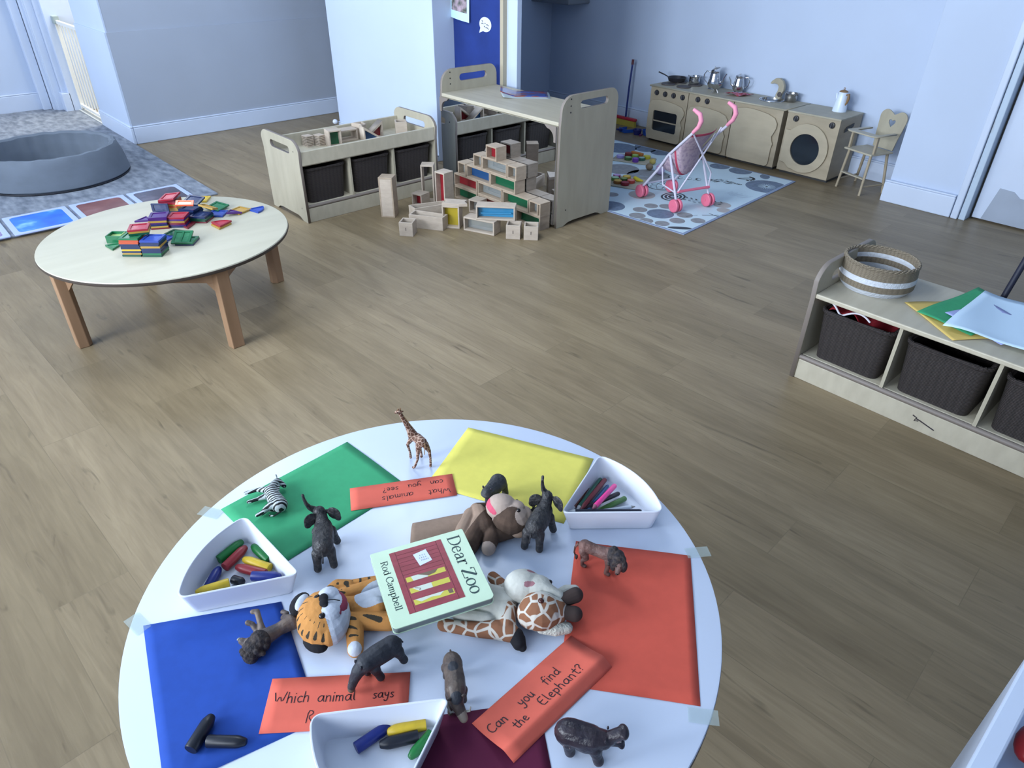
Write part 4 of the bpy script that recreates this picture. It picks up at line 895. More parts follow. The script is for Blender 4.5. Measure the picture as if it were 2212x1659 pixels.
# local: x right along the seat front, y back
def hl(x, y): # world->local helper for measured feet
    a = math.radians(18); dx, dy = x+1.905, y-4.995
    return (dx*math.cos(a)-dy*math.sin(a), dx*math.sin(a)+dy*math.cos(a))
MB().prism([(-0.125, -0.098), (0.105, -0.098), (0.108, 0.10), (-0.108, 0.10)], 0.262, 0.274).obj('seat', BIRCHX, hc, bev=0.003)
HB = [(-0.080, 0.274), (0.082, 0.274), (0.088, 0.34), (0.100, 0.40), (0.110, 0.455)]+arc(0.062, 0.470, 0.048, 0, 120, 8, 0.046)+[(0.005, 0.490)]+arc(-0.055, 0.470, 0.046, 60, 180, 8, 0.046)+[(-0.098, 0.44), (-0.090, 0.36)]
heart = [(0.003, 0.412), (0.026, 0.438), (0.030, 0.452), (0.020, 0.460), (0.004, 0.452), (-0.012, 0.460), (-0.024, 0.452), (-0.020, 0.436)]
plate('backrest', [HB, heart], 0.010, frame((0, 0.092, 0), (1, 0, 0), (0, 0.10, 0.995)), BIRCH, hc, bev=0.002)
plate('tray', [[(-0.13, -0.10), (-0.10, -0.118), (0.085, -0.118), (0.112, -0.10), (0.112, 0.085), (0.085, 0.095), (0.085, -0.055), (-0.088, -0.055), (-0.095, 0.095), (-0.118, 0.085)]], 0.009, frame((0.0, -0.005, 0.388), (1, 0, 0), (0, 1, 0)), BIRCHX, hc, bev=0.002)
for x in (-0.105, 0.098):
    MB().box(x-0.007, x+0.007, -0.080, -0.062, 0.274, 0.384).obj('arm_post', KWOOD, hc, bev=0.001)
feet = [hl(-2.045, 4.955), hl(-1.842, 4.872), hl(-1.765, 5.055), hl(-2.015, 5.185)]
tops = [(-0.095, -0.075), (0.085, -0.075), (0.085, 0.075), (-0.085, 0.075)]
for (fx, fy), (tx, ty) in zip(feet, tops):
    MB().tube([(fx, fy, 0.0), (tx, ty, 0.262)], [0.0085, 0.010], 10).obj('leg', KWOOD, hc, smooth=True)
def lerp2(i, t): return (feet[i][0]+(tops[i][0]-feet[i][0])*t, feet[i][1]+(tops[i][1]-feet[i][1])*t, 0.262*t)
a_, b_ = Vector(lerp2(0, 0.42)), Vector(lerp2(1, 0.42))
MB().box(0, (b_-a_).length, -0.014, 0.014, -0.004, 0.004, M=frame(a_, (b_-a_).normalized(), Vector((0, 0, 1)).cross((b_-a_).normalized()))).obj('footrest', BIRCHX, hc, bev=0.002)
for i, j in ((1, 2), (3, 0)):
    MB().tube([lerp2(i, 0.22), lerp2(j, 0.22)], 0.006, 8).obj('rung', KWOOD, hc, smooth=True)

# ------------------------------------------------------------ playmat
MW = mat('playmat_white', (0.58, 0.72, 0.80), 0.6); MG1 = mat('playmat_slate', (0.17, 0.23, 0.33), 0.6, var=0.25, scale=(40, 40, 40)); MG2 = mat('playmat_taupe', (0.30, 0.31, 0.33), 0.6, var=0.2, scale=(30, 30, 30))
MG3 = mat('playmat_sand', (0.42, 0.39, 0.38), 0.6); MG4 = mat('playmat_charcoal', (0.05, 0.06, 0.075), 0.6); MG5 = mat('playmat_pale_line', (0.40, 0.50, 0.60), 0.6)
MEDGE = mat('playmat_edging', (0.26, 0.32, 0.46), 0.7)
e1 = Vector((-0.065, 0.998, 0)); e2 = Vector((-0.998, -0.065, 0)); P0 = Vector((-2.187, 3.362, 0))
mtr = frame(P0, e2, -e1) if False else None
def mloc(x, y):  # world -> mat local (u along e1, v along e2)
    d = Vector((x, y, 0))-P0; return d.dot(e1), d.dot(e2)
MM = Matrix(((e1.x, e2.x, 0, P0.x), (e1.y, e2.y, 0, P0.y), (0, 0, 1, 0.0005), (0, 0, 0, 1)))
pm = MB(); LU, LV = 1.468, 1.66
pm.box(0, LU, 0, LV, 0, 0.004, 1).box(0.018, LU-0.018, 0.018, LV-0.018, 0.004, 0.0046, 0)
Zp = 0.0047
def disc(x, y, rx, ry, mi, a=0, z=Zp, seg=28, inner=None):
    u, v = mloc(x, y); ca, sa = math.cos(a), math.sin(a)
    pts = []
    for k in range(seg):
        t = 2*PI*k/seg; px, py = rx*math.cos(t), ry*math.sin(t); uu = u+px*ca-py*sa; vv = v+px*sa+py*ca
        pts.append((min(max(uu, 0.019), LU-0.019), min(max(vv, 0.019), LV-0.019), z))
    pm.add(pts, [tuple(range(seg))], mi)
def stroke(x0, y0, x1, y1, w, mi, z=Zp+0.0002):
    a, b2 = Vector(mloc(x0, y0)), Vector(mloc(x1, y1)); d = (b2-a); 
    if d.length < 1e-6: return
    n = Vector((-d.y, d.x)).normalized()*w/2
    pm.add([(a.x-n.x, a.y-n.y, z), (b2.x-n.x, b2.y-n.y, z), (b2.x+n.x, b2.y+n.y, z), (a.x+n.x, a.y+n.y, z)], [(0, 1, 2, 3)], mi)
for x, y, r, mi in ((-2.353, 4.554, 0.145, 2), (-2.683, 4.742, 0.085, 2), (-2.853, 4.726, 0.075, 2), (-3.0, 4.45, 0.09, 2), (-3.15, 4.70, 0.08, 2), (-2.497, 3.54, 0.085, 2), (-2.63, 3.615, 0.045, 3), (-2.63, 3.503, 0.047, 3), (-2.571, 3.403, 0.052, 3), (-2.478, 3.373, 0.045, 3), (-2.383, 3.41, 0.045, 3), (-2.352, 3.52, 0.048, 3), (-2.381, 3.637, 0.050, 3), (-2.558, 3.681, 0.046, 3), (-2.268, 3.618, 0.045, 3), (-2.337, 3.981, 0.058, 4), (-2.271, 3.901, 0.045, 4), (-2.80, 3.41, 0.095, 2), (-3.70, 4.54, 0.15, 2), (-3.527, 4.68, 0.085, 2), (-3.384, 4.69, 0.08, 2), (-3.29, 4.10, 0.13, 3), (-2.811, 3.745, 0.09, 4), (-2.947, 3.595, 0.045, 3), (-3.05, 4.12, 0.16, 3), (-2.60, 4.12, 0.12, 5), (-2.35, 4.20, 0.05, 5)):
    disc(x, y, r, r, {2: 2, 3: 3, 4: 4, 5: 5}[mi] if mi != 5 else 0)
disc(-2.487, 4.754, 0.06, 0.035, 2, 0.5); disc(-2.265, 3.43, 0.075, 0.022, 6, 2.2); disc(-3.64, 4.74, 0.09, 0.03, 2, 0.3)
for k in range(26):
    a = 2*PI*k/26; stroke(-2.353, 4.554, -2.353+0.06*math.cos(a), 4.554+0.06*math.sin(a), 0.003, 0)
for rx, mi in ((0.095, 6), (0.080, 0), (0.068, 6), (0.050, 0), (0.040, 6), (0.022, 5)): disc(-2.647, 3.873, rx, rx*0.8, mi, z=Zp+0.0001*(1-rx*10)+0.0008)
disc(-2.85, 4.00, 0.10, 0.10, 6, z=Zp+0.0001); disc(-2.85, 4.00, 0.088, 0.088, 0, z=Zp+0.0002)
for k in range(6): disc(-2.85+0.052*math.cos(k*1.047), 4.00+0.052*math.sin(k*1.047), 0.027, 0.022, 6, z=Zp+0.0003); disc(-2.85+0.052*math.cos(k*1.047), 4.00+0.052*math.sin(k*1.047), 0.022, 0.017, 0, z=Zp+0.0004)
random.seed(3)
for k in range(90):
    t = random.random(); s_ = (random.random()-.5)*0.11*math.sin(PI*min(1, t*1.15+.05)); x = -2.72+0.225*t; y = 4.385+0.06*t+s_
    a = 0.9+random.uniform(-.5, .5); stroke(x, y, x+0.02*math.cos(a), y+0.02*math.sin(a), 0.005, 6)
for k in range(9):
    x = -2.66+0.035*k; y = 3.86+0.012*math.sin(k)+0.015*k; stroke(x, y, x+0.035, y+0.015, 0.004, 6); disc(x+0.01, y+0.03, 0.012, 0.006, 6, 1.0, z=Zp+.001); disc(x+0.03, y-0.02, 0.012, 0.006, 6, 2.0, z=Zp+.001)
stroke(-2.31, 3.72, -2.24, 3.80, 0.008, 6); stroke(-2.30, 3.78, -2.22, 3.77, 0.006, 6); stroke(-2.36, 3.62, -2.33, 3.70, 0.004, 6)
for k in range(4):
    x, y = -2.93+0.055*k, 4.22+0.035*k; disc(x, y, 0.030, 0.020, 6, 0.6, z=Zp+.0003); disc(x+.004, y+.003, 0.022, 0.013, 0, 0.6, z=Zp+.0005); stroke(x, y-.02, x-.012, y-.045, 0.004, 6)
for k in range(7):
    a = -0.4+0.35*k; x, y = -2.585+0.07*math.cos(a)+0.008*k, 4.60+0.06*math.sin(a); stroke(-2.60, 4.56, x, y, 0.003, 6); disc(x, y, 0.014, 0.010, 6, 1.0, z=Zp+.0006)
for k in range(14): stroke(-2.46+0.01*k, 4.20+0.012*math.sin(k), -2.45+0.012*k, 4.27+0.015*math.cos(2*k), 0.003, 5)
for k in range(10): stroke(-3.18+0.012*k, 4.05, -3.17+0.015*k, 4.10+0.01*math.sin(k), 0.003, 5)
random.seed(11)
mo = pm.obj('playmat', [MW, MEDGE, MG1, MG2, MG3, MG5, MG4]); mo.matrix_world = MM
tag(mo, 'white play mat printed with grey circles and leaves under the doll stroller', 'play mat')

# toy food boards
def food_board(label, x, y, a, w, h):
    b = thing('food_board', label, 'board', (x, y, 0.0065), math.radians(a))
    MB().prism(rrect(-w/2, -h/2, w/2, h/2, 0.02), 0, 0.008).obj('board', BIRCHX, b, bev=0.002)
    return b
food_board('pale cutting board of toy food, farther of the two on the mat', -3.385, 4.36, 22, 0.31, 0.20)
food_board('pale cutting board of toy food, nearer one beside the tall shelf', -3.050, 3.86, 20, 0.26, 0.24)
FZ = 0.0150
FC = lambda n, c: mat('toyfood_'+n, c, 0.45)
def food(label, cat, x, y, c1, c2, r=0.027, h=0.020, sx=1.0, a=0, name='toy_fruit_slice'):
    o = thing(name, label, cat, (x, y, FZ), math.radians(a), 'toy food on the boards')
    MB().lathe([(r*0.97, 0), (r, 0.002), (r, h-0.002), (r*0.96, h)], 24, sx=sx).obj('rind', c1, o, smooth=True)
    MB().lathe([(r*0.84, h), (r*0.82, h+0.0008)], 24, sx=sx).obj('cut_face', c2, o)
food('toy aubergine slice, lilac, back board by the carton', 'toy food', -3.475, 4.300, FC('lilac', (0.30, 0.27, 0.62)), FC('lilacf', (0.45, 0.45, 0.75)), 0.030)
food('dark red toy beetroot piece on the back board', 'toy food', -3.455, 4.372, FC('beet', (0.16, 0.02, 0.02)), FC('beetf', (0.22, 0.03, 0.035)), 0.028, 0.030)
food('lime green toy slice in the middle of the back board', 'toy food', -3.405, 4.395, FC('lime', (0.20, 0.36, 0.06)), FC('limef', (0.38, 0.55, 0.16)), 0.026)
food('dark green toy cucumber slice at front of the back board', 'toy food', -3.40, 4.305, FC('cuc', (0.05, 0.13, 0.04)), FC('cucf', (0.20, 0.36, 0.16)), 0.029)
food('blue-green toy courgette slice on the back board', 'toy food', -3.325, 4.375, FC('cou', (0.03, 0.11, 0.08)), FC('couf', (0.28, 0.45, 0.38)), 0.028)
food('purple toy grape half at the front of the back board', 'toy food', -3.325, 4.300, FC('grape', (0.14, 0.04, 0.32)), FC('grapef', (0.22, 0.08, 0.48)), 0.024, 0.028)
o = tag(MB().box(-0.055, 0.055, -0.016, 0.016, 0, 0.026).obj('toy_carrot', FC('orange', (0.48, 0.17, 0.03)), loc=(-3.432, 4.452, FZ), rotz=0.05, bev=0.008), 'orange toy carrot bar at the back of the back board', 'toy food', 'toy food on the boards')
food('yellow toy pepper slice at the right of the back board', 'toy food', -3.325, 4.440, FC('yel', (0.48, 0.42, 0.03)), FC('yelf', (0.62, 0.58, 0.10)), 0.026, 0.022, 1.1)
food('magenta toy onion slice at the left of the front board', 'toy food', -3.155, 3.885, FC('mag', (0.25, 0.02, 0.14)), FC('magf', (0.50, 0.35, 0.65)), 0.026)
food('yellow toy pineapple ring on the front board', 'toy food', -3.090, 3.918, FC('pine', (0.45, 0.28, 0.03)), FC('pinef', (0.62, 0.46, 0.08)), 0.029)
food('pale green toy apple half on the front board', 'toy food', -3.125, 3.832, FC('app', (0.12, 0.26, 0.06)), FC('appf', (0.40, 0.58, 0.42)), 0.029)
food('dark green toy avocado slice in mid front board', 'toy food', -3.070, 3.862, FC('avo', (0.03, 0.08, 0.02)), FC('avof', (0.22, 0.28, 0.08)), 0.026)
food('orange toy slice with brown rind at front board edge', 'toy food', -3.065, 3.790, FC('ora', (0.32, 0.13, 0.03)), FC('oraf', (0.60, 0.40, 0.07)), 0.030)
food('dark red toy tomato half at the front of the front board', 'toy food', -3.005, 3.798, FC('tom', (0.20, 0.008, 0.02)), FC('tomf', (0.30, 0.03, 0.05)), 0.029)
food('pink toy melon slice on the front board', 'toy food', -3.010, 3.868, FC('mel', (0.42, 0.05, 0.04)), FC('melf', (0.60, 0.22, 0.18)), 0.028)
bn = MB().tube([(-0.055, 0.012, 0.012), (-0.025, -0.006, 0.014), (0.015, -0.008, 0.014), (0.050, 0.010, 0.012)], [0.006, 0.014, 0.014, 0.005], 10).obj('toy_banana', FC('banana', (0.58, 0.50, 0.04)), loc=(-3.005, 3.935, FZ), rotz=-0.3, smooth=True)
tag(bn, 'yellow toy banana at the back of the front board', 'toy food', 'toy food on the boards')
ct = thing('toy_carton', 'small white and blue toy milk carton beside the back board', 'toy carton', (-3.500, 4.195, 0.0065), math.radians(25))
MB().box(-0.022, 0.022, -0.022, 0.022, 0, 0.050).obj('carton_body', WHITEPL, ct, bev=0.001)
MB().prism([(-0.022, 0.050), (0.022, 0.050), (0.003, 0.066), (0.003, 0.074), (-0.003, 0.074), (-0.003, 0.066)], -0.022, 0.022, M=XZ(0)).obj('gable', WHITEPL, ct)
MB().box(-0.016, 0.016, -0.0228, -0.022, 0.008, 0.038).obj('blue_print', mat('carton_blue', (0.04, 0.12, 0.24), 0.5), ct)
def lump(name, label, x, y, r, m, cat='toy food', sz=0.8):
    return tag(MB().ball((0, 0, r*sz), (r, r*0.85, r*sz), 16, 10).obj(name, m, loc=(x, y, 0.0065), smooth=True), label, cat)
lump('toy_potato', 'brown toy potato on the mat in front of the stroller', -3.140, 4.235, 0.030, FC('potato', (0.24, 0.18, 0.12)))
lump('toy_sprout', 'green toy sprout on the mat beside the brown potato', -3.080, 4.285, 0.026, FC('sprout', (0.06, 0.16, 0.05)))
lump('toy_garlic', 'pale lilac toy garlic bulb by the stroller seat', -3.015, 4.20, 0.036, FC('garlic', (0.50, 0.42, 0.66)), sz=1.1)
lump('toy_cheese', 'golden toy cheese piece beside the back board', -3.215, 4.370, 0.026, FC('cheese', (0.55, 0.43, 0.12)))
lump('toy_aubergine', 'glossy dark toy aubergine behind the garlic bulb', -3.130, 4.42, 0.030, FC('auberg', (0.03, 0.01, 0.015)))

# ------------------------------------------------------------ doll stroller
st = thing('doll_stroller', 'pink and white folding doll stroller with red wheels on the mat', 'doll stroller', (0, 0, 0.0065))
WT = mat('white_tube', (0.62, 0.60, 0.72), 0.3); FAB = mat('pink_floral_fabric', (0.46, 0.36, 0.42), 0.8, scale=(55, 55, 55), col2=(0.34, 0.26, 0.34), ramp=(0.4, 0.5)); RB = mat('crimson_binding', (0.42, 0.05, 0.10), 0.7)
zo = -0.0065
wh = {'FA': (-2.785, 3.706), 'RA': (-2.455, 3.632), 'FB': (-2.720, 3.944), 'RB': (-2.388, 3.886)}
hA = [(-2.785, 3.706, 0.075), (-2.653, 3.676, 0.225), (-2.579, 3.660, 0.331), (-2.488, 3.639, 0.417), (-2.375, 3.614, 0.525)]
hB = [(-2.720, 3.944, 0.075), (-2.60, 3.924, 0.215), (-2.515, 3.908, 0.320), (-2.425, 3.893, 0.432), (-2.315, 3.874, 0.540)]
for hh in (hA, hB): MB().tube([(x, y, z+zo) for x, y, z in hh], 0.0085, 10).obj('side_tube', WT, st, smooth=True)
for (x, y, z) in (hA[-1], hB[-1]):
    dx = x+2.375 if y < 3.7 else x+2.315
    MB().tube([(x-0.022, y, z-0.02+zo), (x+0.012, y, z+0.018+zo), (x+0.024, y, z+0.055+zo), (x+0.010, y, z+0.088+zo), (x-0.038, y, z+0.108+zo)], [0.010, 0.013, 0.015, 0.014, 0.010], 10).obj('handle', HOTPINK, st, smooth=True)
for a, b2 in (((-2.569, 3.658, 0.348), (*wh['RA'], 0.07)), ((-2.505, 3.906, 0.335), (*wh['RB'], 0.07))):
    MB().tube([(a[0], a[1], a[2]+zo), (b2[0], b2[1], b2[2]+zo)], 0.0075, 8).obj('rear_leg', WT, st, smooth=True)
MB().tube([(-2.399, 3.619, 0.504+zo), (-2.395, 3.88, 0.22+zo), (-2.400, 3.882, 0.12+zo)], 0.005, 8).obj('cross_brace', WT, st, smooth=True)
MB().tube([(-2.378, 3.884, 0.500+zo), (-2.465, 3.650, 0.13+zo)], 0.005, 8).obj('cross_brace', WT, st, smooth=True)
MB().tube([(-2.465, 3.650, 0.13+zo), (-2.395, 3.885, 0.13+zo)], 0.009, 8).obj('rear_bar', PINK, st, smooth=True)
MB().tube([(-2.765, 3.710, 0.10+zo), (-2.71, 3.940, 0.10+zo)], 0.006, 8).obj('front_bar', WT, st, smooth=True)
MB().tube([(-2.62, 3.67, 0.25+zo), (-2.60, 3.67, 0.14+zo), (-2.47, 3.64, 0.12+zo)], 0.005, 8).obj('side_brace', WT, st, smooth=True)
for k_, (x, y) in wh.items():
    d = Vector((-0.22, 0.975, 0)) if False else Vector((0.22, 0.975, 0))
    w_ = MB()
    for s_ in (-1, 1):
        M = frame((x+d.x*0.016*s_, y+d.y*0.016*s_, 0.042+0.0), (-d.y, d.x, 0), (0, 0, 1))
        w_.lathe([(0.010, -0.011), (0.036, -0.011), (0.041, -0.006), (0.041, 0.006), (0.036, 0.011), (0.010, 0.011)], 28, M=M)
        w_.lathe([(0.008, -0.013), (0.008, 0.013)], 10, M=M)
    w1 = w_.obj('wheel', PINK, st, smooth=True)
    MB().box(-0.012, 0.012, -0.005, 0.005, 0.03, 0.085, M=Matrix.Translation((x, y, zo))).obj('fork', RB, st, bev=0.003)
def seatp(u, v):
    # v 0 at the top (between handles) .. 1 at the front of the seat ; u across A->B
    path = [(0.0, -2.408, 0.488), (0.30, -2.49, 0.36), (0.55, -2.50, 0.23), (0.66, -2.54, 0.195), (0.85, -2.63, 0.20), (1.0, -2.67, 0.235)]
    for a, b2 in zip(path, path[1:]):
        if v <= b2[0]+1e-9:
            t = (v-a[0])/(b2[0]-a[0]); x = a[1]+(b2[1]-a[1])*t; z = a[2]+(b2[2]-a[2])*t; break
    tx = x+0.035*math.sin(PI*u)*(1-v)
    yA = 3.625+(-2.40-x)*0.21; yB = 3.882+(-2.40-x)*0.18
    # edges ride up on the side tubes
    e = abs(2*u-1)**3
    ztube = 0.488+(x+2.408)*1.02 if v > 0.2 else z
    zz = z*(1-e)+max(z, min(0.5, 0.49+(x+2.40)*0.97))*e
    return (tx, yA+(yB-yA)*u, zz+zo)
sf = sheet('seat_sling', 16, 28, seatp, [FAB, RB], st, th=0.002, mif=lambda u, v: 1 if (v < 0.045 or v > 0.955 or (0.60 < v < 0.66)) else 0)
MB().box(-0.012, 0.012, -0.001, 0.001, -0.055, 0, M=Matrix.Translation((-2.36, 3.80, 0.480+zo)) @ Matrix.Rotation(math.radians(20), 4, 'Y') @ Matrix.Rotation(PI/2, 4, 'Z')).obj('care_label', WHITEPL, st)

# ------------------------------------------------------------ white box with grey cloth, bottom right corner
wb = thing('white_trough', 'white box-like furniture edge at the bottom right photo corner', 'furniture', (0.055, 0, 0))
MB().box(0, 0.03, 0.30, 1.14, 0, 0.50).box(0.03, 0.60, 1.11, 1.14, 0, 0.50).box(0.03, 0.60, 0.30, 0.33, 0, 0.50).box(0.57, 0.60, 0.33, 1.11, 0, 0.50).box(0.03, 0.57, 0.33, 1.11, 0.40, 0.42).obj('box_shell', TRIM, wb, bev=0.004)
gc = sheet('grey_cloth', 20, 20, lambda u, v: (0.087+0.30*u, 0.50+0.42*v, 0.445+0.06*math.sin(PI*u)*math.sin(PI*v)+0.012*math.sin(11*u+6*v)), mat('blue_grey_cloth', (0.18, 0.26, 0.38), 0.9))
tag(gc, 'blue-grey crumpled cloth in the white furniture at the corner', 'cloth')
tag(MB().ball((0, 0, 0), (0.022, 0.04, 0.02), 14, 10).obj('red_toy', mat('red_lacquer', (0.32, 0.02, 0.02), 0.3), loc=(0.113, 1.005, 0.445), smooth=True), 'small red toy edge at the right border of the photo', 'toy')
# ------------------------------------------------------------ near round activity table
TZ = 0.543
C2 = Vector((-0.6874, 0.4454))
t2 = thing('activity_table', 'round white activity table covered with toy animals and coloured papers, nearest camera', 'table', (C2.x, C2.y, 0))
MB().lathe([(0.484, TZ-0.026), (0.4905, TZ-0.024), (0.4918, TZ-0.018), (0.4918, TZ-0.005), (0.4900, TZ-0.0035)], 128).obj('table_edge', DARKEDGE, t2, smooth=True)
MB().lathe([(0.4915, TZ-0.0048), (0.4905, TZ-0.0006), (0.4880, TZ)], 128).obj('tabletop', TABLEW, t2, smooth=True)
for k in range(4):
    a = math.radians(20+90*k); x, y = 0.40*math.cos(a), 0.40*math.sin(a)
    MB().box(x-0.025, x+0.025, y-0.025, y+0.025, 0, TZ-0.026).obj('leg', BEECHLEG, t2, bev=0.003)

RED = mat('coral_sugar_paper', (0.56, 0.085, 0.055), 0.85, var=0.06, scale=(60, 60, 60)); BLU = mat('royal_blue_sugar_paper', (0.012, 0.065, 0.36), 0.85, var=0.08, scale=(60, 60, 60)); MAR = mat('maroon_sugar_paper', (0.095, 0.005, 0.035), 0.85)
COR = mat('coral_strip_card', (0.66, 0.125, 0.085), 0.85, var=0.04, scale=(60, 60, 60))
def a4(label, A, B, m, side, z=0.0004, lift=0.0008):
    """A->B is one known edge, the sheet lies to the left (side=1) or right (-1) of it"""
    A = Vector(A); B = Vector(B); d = B-A; n = Vector((-d.y, d.x)).normalized()*side*(0.210 if d.length > 0.25 else 0.297)
    return card('sugar_paper', label, [A, B, B+n, A+n], TZ+z, m, group='coloured papers on the white table', lift=lift)
def P2(a, b, L):
    a = Vector(a); b = Vector(b); return a, a+(b-a).normalized()*L
A, B = P2((-1.114, 0.251), (-1.137, 0.545), 0.297); a4('green sugar paper on the white table under the zebra', A, B, GRN, -1)
A, B = P2((-1.000, 0.782), (-0.739, 0.912), 0.297); a4('yellow sugar paper on the white table beside the pen tray', A, B, YEL, -1)
A, B = P2((-0.429, 0.841), (-0.242, 0.606), 0.297); a4('coral red sugar paper under the standing lion, right side of white table', A, B, RED, -1)
card('sugar_paper', 'royal blue sugar paper under two black crayons', [(-0.934, 0.046), (-0.830, 0.236), (-0.598, 0.180), (-0.645, -0.022)], TZ+0.0004, BLU, group='coloured papers on the white table', lift=0.001)
mA = Vector((-0.364, 0.405)); md = (Vector((-0.467, 0.348))-mA).normalized(); mn = Vector((-md.y, md.x))
q0 = Vector((-0.409, 0.435)); md = Vector((-0.55, -0.83)).normalized(); mn = Vector((0.83, -0.55)).normalized(); card('sugar_paper', 'maroon sugar paper partly under the front crayon tray', [q0, q0+md*0.21, q0+md*0.21+mn*0.297, q0+mn*0.297], TZ+0.0004, MAR, group='coloured papers on the white table')
# clear tape at paper corners
TAPE = mat('clear_tape', (0.50, 0.62, 0.62), 0.15, alpha=0.22)
for lb, x, y, a in (('lower right corner of the red paper', -0.232, 0.598, 40), ('top right corner of the red paper', -0.425, 0.858, 55), ('left corner of the green paper', -1.118, 0.232, 30), ('left corner of the blue paper', -0.944, 0.040, 10)):
    o = MB().box(-0.022, 0.022, -0.012, 0.012, 0, 0.0003).obj('tape_piece', TAPE, loc=(x, y, TZ+0.0012), rotz=math.radians(a)); tag(o, 'clear sticky tape at the %s' % lb, 'tape')

# ---- pen-stroke lettering
def ell(cx, cy, rx, ry, a0=0, a1=360, n=14): return arc(cx, cy, rx, a0, a1, n, ry)
HW = {
 'W': ([[(0, 1), (.18, 0), (.42, .75), (.62, 0), (.88, 1.05)]], 1.0), 'h': ([[(.05, 1), (0, 0)], [(.02, .4), (.16, .6), (.33, .55), (.34, 0)]], .5),
 'a': ([[(.42, .55), (.22, .62), (.04, .42), (.03, .16), (.18, 0), (.36, .14), (.43, .5)], [(.44, .6), (.43, .12), (.52, .02)]], .62), 't': ([[(.2, .95), (.16, .12), (.26, 0), (.36, .04)], [(0, .62), (.38, .66)]], .48),
 'n': ([[(.03, .6), (.02, 0)], [(.03, .4), (.18, .6), (.34, .54), (.35, 0)]], .52), 'i': ([[(.06, .58), (.05, 0)], [(.08, .84), (.1, .88)]], .24), 'm': ([[(.03, .6), (.02, 0)], [(.03, .42), (.16, .6), (.27, .5), (.28, 0)], [(.28, .42), (.42, .6), (.53, .5), (.54, 0)]], .7),
 'l': ([[(.06, 1), (.04, .12), (.14, 0)]], .28), 's': ([[(.34, .56), (.18, .62), (.05, .48), (.2, .32), (.33, .18), (.2, 0), (.02, .06)]], .46), 'c': ([[(.36, .52), (.2, .6), (.04, .42), (.04, .16), (.18, 0), (.36, .08)]], .48),
 'y': ([[(.03, .6), (.06, .3), (.2, .18), (.34, .3)], [(.38, .6), (.35, .1), (.28, -.32), (.1, -.42), (-.02, -.28)]], .54), 'o': ([ell(.2, .3, .19, .3, 90, 450)], .52), 'u': ([[(.03, .6), (.03, .2), (.16, 0), (.32, .12), (.36, .6)], [(.36, .3), (.4, 0)]], .54),
 'e': ([[(.05, .3), (.36, .36), (.3, .58), (.14, .6), (.03, .36), (.06, .1), (.2, 0), (.38, .08)]], .5), '?': ([[(.0, .8), (.12, 1.0), (.32, .92), (.34, .7), (.16, .5), (.15, .3)], [(.14, .06), (.15, .02)]], .5),
 'C': ([[(.55, .9), (.35, 1.02), (.1, .78), (.02, .38), (.16, .04), (.4, 0), (.6, .16)]], .72), 'f': ([[(.36, .96), (.22, 1.0), (.14, .8), (.13, -.1)], [(0, .52), (.32, .56)]], .42), 'd': ([[(.36, .5), (.18, .58), (.02, .36), (.06, .06), (.22, 0), (.38, .2)], [(.4, 1.0), (.38, .1), (.46, 0)]], .56),
 'E': ([[(.42, 1), (.04, .98), (.02, 0), (.44, .02)], [(.03, .52), (.34, .54)]], .58), 'p': ([[(.04, .6), (.02, -.4)], [(.03, .46), (.2, .6), (.36, .4), (.3, .1), (.14, 0), (.03, .12)]], .5), 'R': ([[(.05, 0), (.1, 1), (.35, .95), (.4, .72), (.12, .5), (.42, 0)]], .6)}
